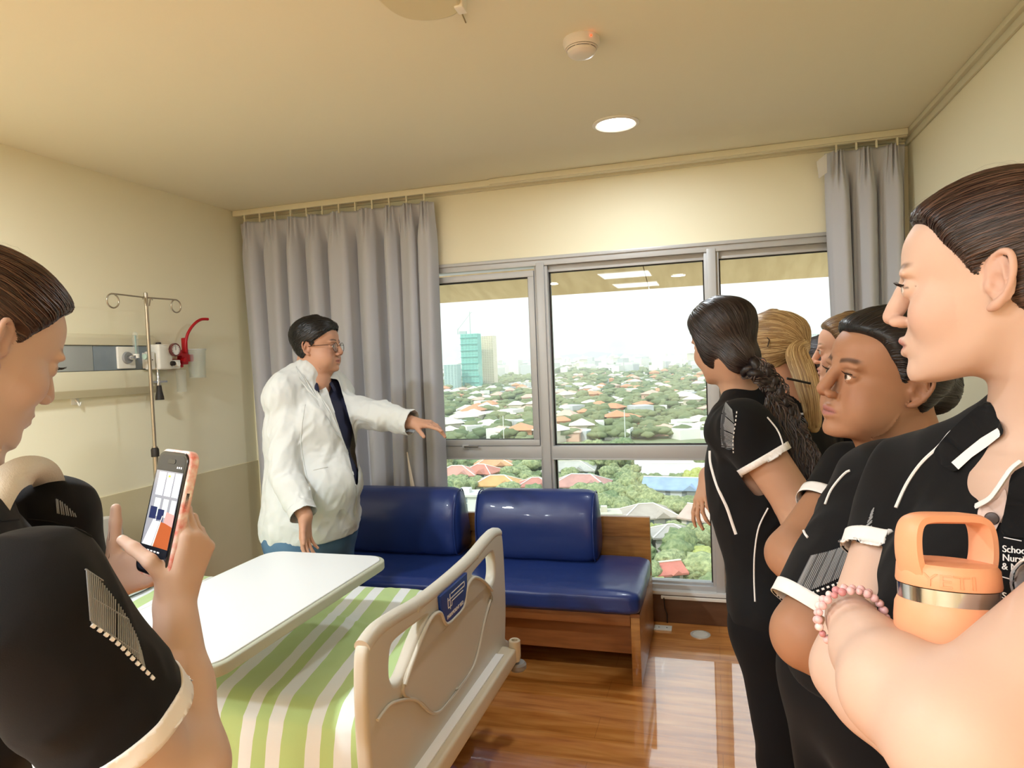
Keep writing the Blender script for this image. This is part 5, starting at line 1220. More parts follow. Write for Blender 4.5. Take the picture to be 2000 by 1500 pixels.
def sleeve(root, S, sh, el, t=.62, r0=.072, r1=.074, tw=.02):
    S.nt = getattr(S, 'nt', len(S.p)); sh, el = A3(sh), A3(el); L = np.linalg.norm(el - sh); e = sh + (el - sh) * t; dn = nrm(el - sh); cone(S, sh, e + dn * .035, r0, r1 + (r1 - r0) * .02, .018); return (e, dn, r1)
def shirt(root, name, S, m, h, cuffs, tw=.02, reach=1.2, rim=.0022, hi=None, cm=None):
    """cloth surface with clean sleeve hems; the hem bands become parts of their own"""
    lo, hb = S.bounds(); V, Q = S.surf([(lo - .02, hb + .02, h)], 1)
    N = vnormals(V, Q); bands = []; free = S.at_points(V, S.nt) > .0015 if hasattr(S, 'nt') else np.ones(len(V), bool)
    for e, dn, r in cuffs:
        s_ = (V - e) @ dn; rad = np.linalg.norm((V - e) - s_[:, None] * dn, axis=1); near = (rad < r * reach) & (s_ > -.06) & (s_ < .06) & free
        cut = (s_[Q] > 0).all(1) & near[Q].any(1) | ((s_[Q] > -.001).all(1) & (rad[Q] < r * .8).all(1) & near[Q].all(1)); Q = Q[~cut]; us = np.unique(Q); mv = np.zeros(len(V), bool); mv[us] = True; mv &= near & (s_ > 0); V[mv] -= s_[mv, None] * dn; s_ = (V - e) @ dn
        tq = near[Q].all(1) & (s_[Q].mean(1) > -tw) & (rad[Q].mean(1) > r * .45); bands.append(Q[tq])
    V = smooth_rim(V, Q); o = np_mesh(name, V, Q, m, root)
    done = []
    for q in bands:
        if len(q) < 8: done.append(1); continue
        e, dn, r = cuffs[len(done)]; done.append(1); s_ = (V - e) @ dn; V2 = V + N * rim; sn = np.zeros(len(V), bool); sn[q.ravel()] = True; ot = np.zeros(len(V), bool); ot[Q[~np.isin(Q, np.unique(q)).any(1)].ravel()] = True; key = set(map(tuple, q.tolist())); rest = np.array([t for t in Q[np.isin(Q, np.unique(q)).any(1)].tolist() if tuple(t) not in key]); ot[:] = False; ot[rest.ravel()] = True
        sn = (sn & ot & (s_ < -tw * .5)) | (sn & (s_ < -tw)); V2[sn] -= (s_[sn] + tw)[:, None] * dn; up_ = np.zeros(len(V), bool); up_[q.ravel()] = True; up_ &= ~ot & (s_ > -h * 1.1); V2[up_] -= s_[up_, None] * dn
        b = np_mesh('sleeve_cuff', V2, q, cm or m_wtrim, None); md = b.modifiers.new('s', 'SOLIDIFY'); md.thickness = rim * 1.6; md.offset = -1; nm = bpy.data.meshes.new_from_object(b.evaluated_get(bpy.context.evaluated_depsgraph_get())); b.modifiers.clear(); b.data = nm; wparent(b, root)
    return o
def smooth_rim(V, Q, it=10):
    E = np.concatenate([Q[:, [0, 1]], Q[:, [1, 2]], Q[:, [2, 3]], Q[:, [3, 0]]]); E.sort(axis=1); key = E[:, 0].astype(np.int64) * (len(V) + 1) + E[:, 1]; u, c = np.unique(key, return_counts=True); b = u[c == 1]; A, B = (b // (len(V) + 1)).astype(int), (b % (len(V) + 1)).astype(int)
    cnt = np.bincount(A, minlength=len(V)) + np.bincount(B, minlength=len(V)); ok = cnt == 2
    for _ in range(it):
        s_ = np.stack([np.bincount(A, V[B, d], len(V)) + np.bincount(B, V[A, d], len(V)) for d in range(3)], 1); V = np.where(ok[:, None], V * .5 + s_ / 4, V)
    return V
def vnormals(V, Q):
    n = np.cross(V[Q[:, 2]] - V[Q[:, 0]], V[Q[:, 3]] - V[Q[:, 1]]); N = np.zeros_like(V)
    for k in range(4):
        for d in range(3): N[:, d] += np.bincount(Q[:, k], n[:, d], len(V))
    return N / np.maximum(np.linalg.norm(N, axis=1), 1e-12)[:, None]
def legs(S, hip, R, footL, footR, off=0., k=.03, wid=.085, th=.088):
    hip = A3(hip)
    for y, ft in ((1, footL), (-1, footR)):
        ft = A3(ft); j = hip + R[:, 1] * y * wid - A3((0, 0, .03)); kn = (j + ft) / 2 + nrm(R[:, 0] * A3((1, 1, 0))) * .005
        S.cap(j, kn, th + off, .062 + off, k); S.cap(kn, ft + A3((0, 0, .05)), .062 + off, .050 + off, k)
    S.ell(hip - A3((0, 0, .02)), (.120 + off, .175 + off, .13 + off), R, .05)
def shoes(root, ft, fwd):
    f = nrm(A3(fwd) * A3((1, 1, 0)))
    for p in ft:
        p = A3(p); S = Sculpt(); R = frame(f); S.ell(p + f * .05 + A3((0, 0, .035)), (.13, .045, .035), R); S.ell(p + A3((0, 0, .06)), (.055, .04, .05), R); S.plane((0, 0, .003), (0, 0, -1)); S.mesh('shoe', m_shoe, .008, root)
def collar(root, NB, R, rt=.058, rb=.088, zt=.030, zb=-.012, gap=.5, open_=.03, m=m_black, stripe=True, dip=.045, name='collar'):
    """folded polo collar: ribbon round the neck, open at the front, with white stripe by its edge"""
    f, l, u = R.T; nu = 40; rows = ((0, rt - .004, zt - .02), (0, rt, zt), (0, rt + .006, zt + .002), (0, (rt + rb) / 2, (zt + zb) / 2 + .006), (0, rb, zb)); V = []; E1, E2 = [], []
    for i in range(nu):
        a = gap + (2 * PI - 2 * gap) * i / (nu - 1); fr = max(0, math.cos(a)) ** 1.5; 
        for j, (_, r, z) in enumerate(rows):
            rr = r + (open_ * fr if j > 2 else open_ * .3 * fr); zz = z - dip * fr * (1.25 if j > 2 else .8)
            p = NB + (f * math.cos(a) + l * math.sin(a)) * rr + u * zz; V.append(p)
        E1.append(V[-1] * .86 + V[-2] * .14 + u * .0015); E2.append(V[-1] * .62 + V[-2] * .38 + u * .0022)
    o = grid_mesh(name, V, nu, len(rows), m, root, thick=.003)
    if stripe:
        VV = []
        for a_, b_ in zip(E1, E2): VV += [a_ + u * .0012 + nrm(a_ - NB) * .001, b_ + u * .0012 + nrm(b_ - NB) * .001]
        grid_mesh('collar_stripe', VV, nu, 2, m_wtrim, root, thick=.0016)
    return o
def hatch(name, bv, poly, n, m, parent, along=0, r=.0008, lift=.0008, steps=10):
    """mesh panel: rows of thin ribs between two traced edges poly=[edgeA pts, edgeB pts]"""
    A, B = [np.array(cr([tuple(p) for p in e_], 12)) for e_ in poly]; bm = bmesh.new(); ok = 0
    for i in range(n):
        t = i / (n - 1); a = A[int(t * (len(A) - 1))]; b = B[int(t * (len(B) - 1))]; pts = []
        for k in range(steps + 1):
            h = hitp(bv, *(a + (b - a) * k / steps), lift)
            if h is not None and (not pts or np.linalg.norm(h - pts[-1]) < .04): pts.append(h)
        if len(pts) > 1: add_tube(bm, pts, r, 4); ok += 1
    if not ok: bm.free(); return None
    return tag(bm_obj(name, bm, m, parent, sm=50), kind='stuff')
def person(label, loc): return empty('person', (loc[0], loc[1], 0), label, 'person', 'people in the hospital room')
def body_mesh(root, S, H, zs, hh, hb, col, skin, lo=None, fine=()):
    l0, h0 = S.bounds(); l0 = np.maximum(l0 - .02, A3(lo) if lo is not None else -99); h0 = h0 + .02
    c = H.P(0, 0, 0); e = .15 * H.s; hl = A3((c[0] - e, c[1] - e, zs)); hu = A3((c[0] + e, c[1] + e, c[2] + e)); hu2 = A3((h0[0], h0[1], zs + hb * 1.01))
    hl = np.floor(hl / hb) * hb; l1 = l0; 
    V, Q = S.surf([(hl, hu, hh), (l1, A3((h0[0], h0[1], hl[2] + 2.5 * hb)), hb)], 1, [(A3(c_) - A3(r_), A3(c_) + A3(r_), .0022) for c_, r_ in fine])
    # even out the passage from jaw to throat
    x, y, z = H.loc(V[:, 0], V[:, 1], V[:, 2]); wt = np.clip((z + .17) / .03, 0, 1) * np.clip((-.058 - z - .30 * np.clip(x, 0, .1)) / .014 + .3, 0, 1) * np.clip((.072 - x) / .02, 0, 1)
    wt = np.maximum(wt, np.clip((z + .17) / .03, 0, 1) * np.clip((-.045 - z) / .02, 0, 1) * np.clip((.02 - x) / .02, 0, 1)) * (V[:, 2] > hl[2] + 3 * hh)
    for _ in range(40): V2 = relax_mesh(V, Q, 1, .5); V = V + (V2 - V) * wt[:, None]
    return np_mesh('body', V, Q, m_skin, root, col)
def scaled(o, d): v = A3(o) - CAM; return CAM + v * (d / (v @ CF))

# ---------------------------------------------------------------- 1. woman in front on the right, arms crossed round a bottle
def woman_right():
    H = Head((.3127, .8898, 1.4856), (-.9003, .434, -.0342), (-.0152, .0473, .9988), 1.0, jaw=1.04)
    bf = nrm((-.74, -.67, 0)); NB = A3((.374, .905, 1.310)); hip = A3((.42, .94, .80)); root = person('young woman nearest on the right, dark hair tied back, arms crossed round an orange bottle', (.40, .93))
    S = Sculpt(); H.build(S, eye_open=.0035)
    Rb = torso(S, hip, NB, bf, 0, bust=.0); f, l, u = Rb.T
    S.cap(H.P(-.034, 0, -.045), NB + A3((0, 0, .0)), .047, .050, .03); S.cap(H.P(-.045, 0, -.02), NB - f * .02, .045, .054, .03); S.cap(NB, NB - u * .05 + f * .03, .052, .07, .03)
    shR, shL = at(1790, 935, .93), at(2250, 1135, .56)
    elR, wrR = at(1664, 1308, .85), at(1850, 1530, .70)
    elL, wrL = at(1885, 1452, .515), at(1664, 1210, .70)
    arm(S, shR, elR, wrR, (.050, .046, .042, .028)); 
    S.cap(shL, elL, .056, .054, .03); mL = at(1752, 1345, .585); S.cap(elL, mL, .052, .044, .02); S.cap(mL, at(1702, 1275, .645), .044, .033, .02); S.cap(at(1702, 1275, .645), wrL, .033, .0255, .02)
    # left hand tucked behind the right arm; right hand under the left elbow
    hand(S, wrL, nrm(at(1672, 1225, .86) - wrL), nrm(f * -1 + u * .1), u, .86, curl=((.25, .3, .2),) * 4, thumb=((.05, .1), .1))
    hand(S, wrR, nrm(at(1990, 1600, .60) - wrR), f * -.9 + u * .3, u, .92, curl=((.3, .4, .3),) * 4)
    col = H.color('d0b2a2', 'bb8780', '6d5038', 'c89c8c')
    lo = A3((-9, -9, .75)); b = body_mesh(root, S, H, 1.30, .0021, .0034, col, None, lo)
    H.eyes(root, '6b5a48', (1, 0, .02))
    Sh = Sculpt(); HX = HAIRX.copy(); hair_cap(H, Sh, .009, dx=.004); Sh.ell(H.P(-.118, 0, .045), A3((.034, .032, .034)), H.R, .02); hm = Sh.mesh('hair', hairm('2b1c18'), .003, root)
    strands('hair_strands', hm, H, (-.115, 0, .045), 2600, m_str, root, ['33221c', '3c2820', '4a342b', '2a1b17', '5a4238', '241814'], w=.00075, seed=3, dx=.004, side=1)
    strands('loose_hair', hm, H, (-.115, 0, .06), 90, m_str, root, ['5a4436', '6d5444'], w=.00030, seed=9, dx=.006, stray=1., lift=.003, side=1)
    # polo shirt
    P = Sculpt(); torso(P, hip, NB, bf, .011, bust=.006); P.ell(NB - u * .185 + f * .085 - l * .070, (.088, .088, .105), Rb, .05); P.ell(NB - u * .33 + f * .04 - l * .04, (.12, .13, .14), Rb, .05); 
    cR = sleeve(root, P, shR, elR, .46, .062, .056); cL = sleeve(root, P, shL, elL, .31, .066, .062)
    P.cap(NB + u * .06, NB + u * .005, .050, .051, .008, 's')
    P.chain([NB + f * .04 + u * .02 - l * .012, NB + f * .095 - u * .04 - l * .012, NB + f * .135 - u * .12 - l * .010], (.022, .012, .002), .006, 's')
    P.disp(folds(.0045, 14, 7, 1, (.3, 0, 1))); P.plane((0, 0, .82), (0, 0, -1), .006)
    sh = shirt(root, 'polo_shirt', P, m_black, .0038, (cR, cL), .022)
    bv = bvh_of(sh); bv2 = bvh_of(sh, b)
    co_ = patch_on('collar', bv2, [(1822, 888), (1846, 852), (1880, 818), (1912, 792), (1934, 786), (1952, 822), (1958, 848), (1925, 872), (1892, 898), (1866, 920), (1842, 910)], m_black, root, lift=.008, thick=.006)
    patch_on('collar_stripe', bvh_of(sh, b, co_), [(1858, 903), (1885, 880), (1915, 856), (1948, 836), (1957, 849), (1928, 872), (1898, 893), (1872, 917)], m_wtrim, root, lift=.004, thick=.0025, sm=0)
    patch_on('collar_back', bv2, [(1975, 928), (2000, 910), (2040, 895), (2060, 960), (2050, 1040), (1990, 1050), (1955, 1040), (1960, 1005), (1968, 965)], m_black, root, lift=.006, thick=.004)
    patch_on('placket', bv2, [(1962, 955), (1948, 975), (1925, 985), (1912, 992), (1910, 1010), (1925, 1040), (1938, 1062), (1945, 1035), (1960, 1005), (1966, 975)], mat('placket_pink', 'd6bfb8', .7), root, lift=.004, thick=.003)
    line_on('piping', bv, [(1893, 838), (1862, 842), (1835, 872), (1800, 905), (1772, 945), (1750, 992)], .0022, m_wtrim, root)
    hatch('mesh_panel', bv, [[(1703, 1000), (1692, 1030), (1684, 1058)], [(1708, 992), (1704, 1020), (1702, 1070)]], 16, m_grey, root)
    # placket with buttons, in the open collar
    pk = [(1968, 930), (1950, 960), (1935, 985), (1920, 1010)]
    line_on('placket_edge', bv2, [(1999, 908), (1978, 926), (1960, 952), (1945, 972), (1925, 984), (1912, 992)], .0040, m_wtrim, root, lift=.008, flat=.6)
    h_ = hitp(bv2, 1938, 1016, .006)
    if h_ is not None: lathe('button', [(0, .004), (.006, .0035), (.007, .001), (.0065, 0), (0, 0)], mat('button_brown', '3b2a28', .3), root, Matrix.Translation(Vector(h_)) @ Vector((0, 0, 1)).rotation_difference(Vector(-ray(1937, 1016))).to_matrix().to_4x4(), n=20)
    # chest lettering
    def lay(name, body, px, py, size):
        cu = bpy.data.curves.new(name, 'FONT'); cu.body = body; cu.size = size; o = bpy.data.objects.new(name, cu); COL.objects.link(o)
        me = bpy.data.meshes.new_from_object(o.evaluated_get(bpy.context.evaluated_depsgraph_get())); bpy.data.objects.remove(o); bm = bmesh.new(); bm.from_mesh(me); bmesh.ops.triangulate(bm, faces=bm.faces[:])
        dd = hitp(bv, px + 4, py - 4)
        if dd is None: bm.free(); return
        dd = (dd - CAM) @ CF; last = dd
        for v in bm.verts:
            x_, y_ = px + v.co.x, py - v.co.y + v.co.x * .10; h = hitp(bv, x_, y_, .0015); z_ = (h - CAM) @ CF if h is not None else dd
            v.co = Vector(at(x_, y_, z_ if abs(z_ - dd) < .06 else dd))
        ex_ = bmesh.ops.extrude_face_region(bm, geom=bm.faces[:]); bmesh.ops.translate(bm, vec=Vector(CF * .0008), verts=[v for v in ex_['geom'] if isinstance(v, bmesh.types.BMVert)]); bm_obj(name, bm, m_wtrim, root)
    lay('lettering', 'School of', 1958, 1078, 19); lay('lettering', 'Nursing', 1958, 1095, 19); lay('lettering', '& Midwifery', 1957, 1112, 19); lay('lettering', 'ies S', 1938, 1167, 27)
    line_on('badge_line', bv, [(1961, 1050), (1998, 1057)], .0006, m_wtrim, root); line_on('badge_line', bv, [(1955, 1126), (1998, 1138)], .0006, m_wtrim, root)
    line_on('green_mark', bv, [(1946, 1080), (1943, 1092)], .003, mat('teal_print', '3fb0a0', .6), root)
    # trousers
    T = Sculpt(); R2 = frame(bf); fL, fR = (hip[0] + .02, hip[1] - .09, .04), (hip[0] - .06, hip[1] + .10, .04); legs(T, hip, R2, fL, fR, .004); T.plane((0, 0, .06), (0, 0, -1)); T.mesh('trousers', m_trou, .008, root); shoes(root, (fL, fR), bf)
    # bracelets of pink beads
    c = at(1661, 1207, .694); ax = nrm(mL - wrL); R3 = frame(ax, (0, 0, 1)); mb1, mb2, mb3 = mat('pink_bead', 'e6bcbf', .2, spec=.6), mat('rose_bead', 'c98a90', .15, spec=.7), mat('clear_bead', 'f0d8d8', .1, spec=.7)
    br = empty('bead_bracelet', c, 'double strand of pink beads on the wrist of the woman with the orange bottle', 'bracelet')
    rng = random.Random(5)
    for k in range(2):
        n_ = 25
        for i in range(n_):
            a = 2 * PI * (i + .5 * k) / n_; rr = .0325; p = c + ax * (.007 * k - .002) + (R3[:, 1] * math.cos(a) + R3[:, 2] * math.sin(a)) * rr; bm = bmesh.new(); bmesh.ops.create_uvsphere(bm, u_segments=12, v_segments=8, radius=.0042 if (i + k) % 3 else .0034, matrix=Matrix.Translation(Vector(p))); bm_obj('bead', bm, (mb1, mb1, mb2, mb3)[rng.randrange(4)], br, sm=80)
    return root
# ---------------------------------------------------------------- bottle
def bottle():
    b0 = at(1851, 1162, .615); up = nrm(A3((0, 0, 1)) + CF * .13 + CR * .07); side = nrm(CR - up * (CR @ up)); side = nrm(side * math.cos(.18) + np.cross(up, side) * math.sin(.18)); fw_ = np.cross(up, side)
    M = Matrix(((side[0], fw_[0], up[0], b0[0]), (side[1], fw_[1], up[1], b0[1]), (side[2], fw_[2], up[2], b0[2]), (0, 0, 0, 1)))
    o = empty('water_bottle', b0, 'orange insulated steel water bottle with a loop handle lid', 'bottle'); m_or = mat('orange_powder_coat', 'eaa57e', .45, bump=.15, bscale=900, bdist=.0003)
    lathe('bottle_body', [(0, -.225), (.040, -.225), (.0435, -.218), (.044, -.20), (.044, -.022), (.043, -.010), (.0405, -.004), (0, -.004)], m_or, o, M, n=64)
    lathe('steel_band', [(.030, -.006), (.0402, -.005), (.0404, .009), (.030, .010)], mat('polished_steel', 'c9c6c2', .16, metal=1), o, M, n=64)
    lathe('lid', [(0, .010), (.0415, .010), (.042, .012), (.0408, .026), (.038, .030), (.030, .031), (0, .031)], m_or, o, M, n=64)
    path = cr([(-.0355, .020), (-.0395, .036), (-.0395, .054), (-.035, .0655), (-.024, .0695), (0, .070), (.024, .0695), (.035, .0655), (.0395, .054), (.0395, .036), (.0355, .020)], 5); bm = bmesh.new(); rings = []
    for i, p in enumerate(path):
        a, b = path[max(i - 1, 0)], path[min(i + 1, len(path) - 1)]; tx, tz = b[0] - a[0], b[1] - a[1]; L = math.hypot(tx, tz); nx, nz_ = -tz / L, tx / L; th, wd = .0048, .0115 + .003 * abs(2 * i / (len(path) - 1) - 1); ring = []
        for cx, cy in ((1, .6), (.6, 1), (-.6, 1), (-1, .6), (-1, -.6), (-.6, -1), (.6, -1), (1, -.6)): ring.append(bm.verts.new(M @ Vector((p[0] + nx * th * cx, wd * cy, p[1] + nz_ * th * cx))))
        rings.append(ring)
    for A, B in zip(rings, rings[1:]):
        for k in range(8): bm.faces.new((A[k], A[(k + 1) % 8], B[(k + 1) % 8], B[k]))
    bm.faces.new(rings[0]); bm.faces.new(rings[-1]); bm_obj('handle', bm, m_or, o, sm=60)
    # embossed word round the lid
    cu = bpy.data.curves.new('t', 'FONT'); cu.body = 'YETI'; cu.size = .016; cu.extrude = .0008; cu.align_x = 'CENTER'; t_ = bpy.data.objects.new('t', cu); COL.objects.link(t_); me = bpy.data.meshes.new_from_object(t_.evaluated_get(bpy.context.evaluated_depsgraph_get())); bpy.data.objects.remove(t_)
    bm = bmesh.new(); bm.from_mesh(me); bmesh.ops.triangulate(bm, faces=bm.faces[:])
    for v in bm.verts:
        a = v.co.x * 1.35 / .0412 - .72; r = .0424 + v.co.z - .0003 - max(0, v.co.y) * .12; v.co = M @ Vector((r * math.sin(a), -r * math.cos(a), .0125 + v.co.y))
    bm_obj('embossed_lettering', bm, mat('orange_emboss', 'e59c74', .5), o)
# ---------------------------------------------------------------- 2. woman with dark hair behind her, arms crossed
def woman_second():
    H = Head((.2896, 1.3153, 1.3614), (-.9334, -.3363, .1253), (.1595, -.076, .9843), 1.0, wide=1.04, jaw=1.12, fat=.18, nose=1.15)
    root = person('woman with black hair and brown skin, arms crossed, looking left past the nearest woman', (.34, 1.36)); bf = nrm((-.90, -.44, 0)); NB = A3((.352, 1.335, 1.165)); hip = at(1715, 1330, 1.20)
    S = Sculpt(); H.build(S, eye_open=.0018); Rb = torso(S, hip, NB, bf, .01, dep=1.1, wid=1.1); f, l, u = Rb.T
    S.cap(H.P(-.030, 0, -.045), NB, .056, .062, .03); S.cap(H.P(0, 0, -.07), NB + f * .03, .045, .055, .03); S.cap(NB, NB - u * .05 + f * .03, .055, .07, .03)
    shR, elR, wrR = at(1668, 925, 1.30), at(1545, 1082, 1.22), at(1640, 1150, 1.10)
    shL, elL, wrL = at(1745, 965, 1.06), at(1578, 1238, 1.02), at(1660, 1240, .96)
    arm(S, shR, elR, wrR, (.050, .042, .040, .028)); S.cap(shL, elL, .056, .050, .03); S.cap(elL, at(1640, 1272, 1.0), .051, .046, .02); S.cap(at(1640, 1275, 1.0), at(1720, 1260, 1.08), .046, .03, .02)
    hand(S, wrR, nrm(l + u * .4), -f, u, .9, curl=((.3, .4, .3),) * 4); w2 = at(1720, 1260, 1.08); hand(S, w2, nrm(at(1760, 1200, 1.15) - w2), -f, u, .9, curl=((.3, .4, .3),) * 4)
    col = H.color('a57a5f', 'a06a66', '3a2519', '9a6a52', bz=.034, bw=.0042); b = body_mesh(root, S, H, 1.19, .0026, .0042, col, None, A3((-9, -9, .7))); H.eyes(root, '3a261a', (1, -.1, .05))
    HX = HAIRX.copy(); Sh = Sculpt(); hair_cap(H, Sh, .012, dx=.006, zmin=-.055); Sh.ell(H.P(-.10, -.01, .0), (.045, .04, .05), H.R, .03); hm = Sh.mesh('hair', hairm('0f0d10'), .0032, root)
    strands('hair_strands', hm, H, (-.12, -.01, .0), 1300, m_str, root, ['141216', '1c1a20', '26242b', '0d0c0e'], w=.0009, seed=6, dx=.006)
    P = Sculpt(); torso(P, hip, NB, bf, .022, dep=1.1, wid=1.1, bust=.006); cR = sleeve(root, P, shR, elR, .50, .062, .050); cL = sleeve(root, P, shL, elL, .90, .088, .068)
    P.cap(NB + u * .06, NB - u * .01, .060, .062, .008, 's'); P.disp(folds(.005, 13, 6, 2, (.3, 0, 1)))
    zc = hip[2] + .0; P.plane((0, 0, zc), (0, 0, -1), .006); sh = shirt(root, 'polo_shirt', P, m_black, .0045, (cR, cL), .022)
    collar(root, NB + A3((0, 0, .002)), Rb, .064, .098, .032, -.006, gap=.35, open_=.03, dip=.04); bv = bvh_of(sh)
    hatch('mesh_panel', bv, [[(1545, 1165), (1590, 1150), (1640, 1128), (1700, 1095)], [(1585, 1085), (1625, 1075), (1665, 1060), (1700, 1048)]], 44, m_grey, root, r=.0009)
    line_on('dotted_stripe', bv, [(1540, 1173), (1590, 1157), (1640, 1138), (1700, 1115)], .0016, m_wtrim, root, dots=.0075)
    line_on('piping', bv, [(1612, 985), (1625, 955), (1650, 925), (1665, 918)], .002, m_wtrim, root)
    line_on('piping', bv, [(1578, 1050), (1570, 1035), (1580, 1010)], .002, m_wtrim, root)
    T = Sculpt(); R2 = frame(bf); fL, fR = (hip[0] + .0, hip[1] - .10, .04), (hip[0] - .02, hip[1] + .09, .04); legs(T, hip, R2, fL, fR, .018, wid=.09, th=.10); T.plane((0, 0, .06), (0, 0, -1)); T.mesh('trousers', m_trou, .009, root); shoes(root, (fL, fR), bf)
# ---------------------------------------------------------------- 3. woman with the long braid
HXC = np.array(cr([(-.10, -.03), (-.07, -.012), (-.05, .004), (-.03, .012), (-.01, .016), (.01, .018), (.028, .022), (.045, .032), (.06, .044), (.075, .060), (.088, .078), (.10, .09), (.14, .12)], 6))
def woman_braid():
    o = at(1413, 674, 1.75); H = Head(o, (-.52, .84, -.16), (-.10, .05, 1), .93); root = person('woman with a long dark braid standing at the window, back to the room', o)
    bf = nrm((-.88, .47, 0)); NB = at(1462, 788, 1.77); hip = at(1530, 1190, 1.74)
    S = Sculpt(); H.build(S, ears=False); Rb = torso(S, hip, NB, bf, 0, wid=.95, dep=.95); f, l, u = Rb.T
    S.cap(H.P(-.03, 0, -.04), NB, .048, .052, .03); S.cap(NB, NB - u * .05, .05, .065, .03)
    shL, elL, wrL = at(1452, 832, 1.62), at(1560, 992, 1.56), at(1600, 1120, 1.48); shR, elR, wrR = at(1452, 850, 1.93), at(1402, 945, 2.05), at(1380, 925, 1.92)
    elR = at(1425, 1000, 2.0); wrR = at(1384, 930, 1.88)
    arm(S, shL, elL, wrL, (.053, .048, .040, .027)); arm(S, shR, elR, wrR)
    hand(S, wrR, nrm(at(1366, 985, 1.85) - wrR), nrm(CR + CF * .3), CF, .82, curl=((.15, .3, .3), (.25, .4, .3), (.35, .45, .3), (.45, .5, .3)), spread=.10, thumb=((.45, .3), .2)); hand(S, wrL, nrm(A3((0.1, 0, -1))), -l, f, .9)
    col = H.color('b9927a', 'a56a5e', '3a2a20', 'b18570'); body_mesh(root, S, H, NB[2] + .03, .0035, .0042, col, None, A3((-9, -9, .6)))
    Sh = Sculpt(); hair_cap(H, Sh, .010, HXC, dx=.006, zmin=-.09, ear=False); Sh.ell(H.P(-.075, 0, -.045), (.035, .05, .045), H.R, .03); hm = Sh.mesh('hair', hairm('1a1315'), .0038, root)
    strands('hair_strands', hm, H, (-.09, -.02, -.075), 1500, m_str, root, ['231b1c', '2c2223', '3a3031', '181214'], w=.0010, seed=12, hx=HXC, dx=.006, zmin=-.09)
    # braid: three strands woven
    path = cr([tuple(at(*p)) for p in ((1452, 716, 1.68), (1478, 722, 1.64), (1502, 748, 1.64), (1525, 790, 1.635), (1550, 840, 1.63), (1572, 890, 1.62), (1588, 935, 1.615))], 12); D = [0]
    for a, b in zip(path, path[1:]): D.append(D[-1] + np.linalg.norm(b - a))
    bd = empty('braid', path[0]); wparent(bd, root); m_b = hairm('1a1315')
    for k in range(3):
        pts, rs = [], []
        for i, p in enumerate(path):
            t_ = nrm(path[min(i + 1, len(path) - 1)] - path[max(i - 1, 0)]); s1 = nrm(np.cross(t_, CF)); s2 = np.cross(t_, s1); ph = D[i] / .055 * 2 * PI / 1.5 + k * 2 * PI / 3; w_ = 1 - .25 * D[i] / D[-1]; pts.append(p + s1 * .016 * w_ * math.cos(ph) + s2 * .010 * w_ * math.sin(2 * ph)); rs.append(.0125 * w_)
        tube('braid_strand', pts, rs, m_b, bd, n=10)
    rr = random.Random(4); PA = []
    for k in range(420):
        s_ = rr.uniform(-1, 1); i0 = rr.randrange(0, len(path) - 14); n_ = rr.randrange(10, 14); ph = rr.uniform(0, 6); pts = []
        for i in range(i0, min(i0 + n_, len(path))):
            p = path[i]; t_ = nrm(path[min(i + 1, len(path) - 1)] - path[max(i - 1, 0)]); s1 = nrm(np.cross(t_, CF)); pts.append(p + s1 * (.024 * s_ + .008 * math.sin(i * .6 + ph)) - CF * (.013 + .004 * math.sin(i + ph)))
        PA.append(pts)
    for k in range(900):
        u0 = rr.uniform(0, 1); x0, y0 = 1500 + 75 * u0, 748 + 95 * u0; dx = rr.uniform(-12, 46); L = rr.uniform(110, 240); ph = rr.uniform(0, 6); dd = 1.665 + rr.uniform(-.03, .01); PA.append([at(x0 + dx * i / 10 + 6 * math.sin(i * .9 + ph), y0 + L * i / 10 * .9, dd - .01 * math.sin(PI * i / 10) - .05 * i / 10) for i in range(11)])
    strand_mesh('loose_hair', PA, .0016, ['241b1b', '332828', '1a1315', '43352f'], root, 4)
    P = Sculpt(); torso(P, hip, NB, bf, .016, wid=.97, dep=1.0, bust=.0); P.cap(hip, (hip + NB) / 2 + f * .0, .100, .112, .06); cL = sleeve(root, P, shL, elL, .44, .070, .060); cR = sleeve(root, P, shR, elR, .55, .066, .068); P.cap(NB + u * .06, NB - u * .0, .054, .056, .008, 's'); P.disp(folds(.0055, 12, 5, 3, (.2, 0, 1))); P.plane((0, 0, hip[2] - .02), (0, 0, -1), .006)
    sh = shirt(root, 'polo_shirt', P, m_black, .0048, (cL, cR), .016); bv = bvh_of(sh)
    collar(root, NB, Rb, .055, .082, .035, .0, gap=.45, stripe=False)
    patch_on('side_panel', bv, [(1421, 782), (1434, 800), (1438, 830), (1434, 872), (1420, 878), (1410, 862), (1408, 830), (1413, 800)], mat('grey_mesh_cloth', '3a3e44', .8), root, lift=.001, thick=.001)
    hatch('mesh_panel', bv, [[(1418, 785), (1410, 810), (1408, 840), (1410, 872)], [(1430, 800), (1434, 830), (1433, 850), (1434, 875)]], 34, m_grey, root, r=.0009)
    line_on('dotted_stripe', bv, [(1439, 804), (1436, 830), (1432, 860), (1433, 888)], .0014, m_wtrim, root, dots=.010)
    line_on('piping', bv, [(1498, 815), (1518, 840), (1528, 865), (1533, 895)], .002, m_wtrim, root); line_on('piping', bv, [(1500, 992), (1482, 1030), (1474, 1080), (1473, 1130), (1475, 1178)], .002, m_wtrim, root)
    line_on('side_stripe', bv, [(1388, 874), (1389, 905), (1402, 950), (1420, 990), (1432, 1025), (1440, 1048)], .0045, m_wtrim, root, flat=.4)
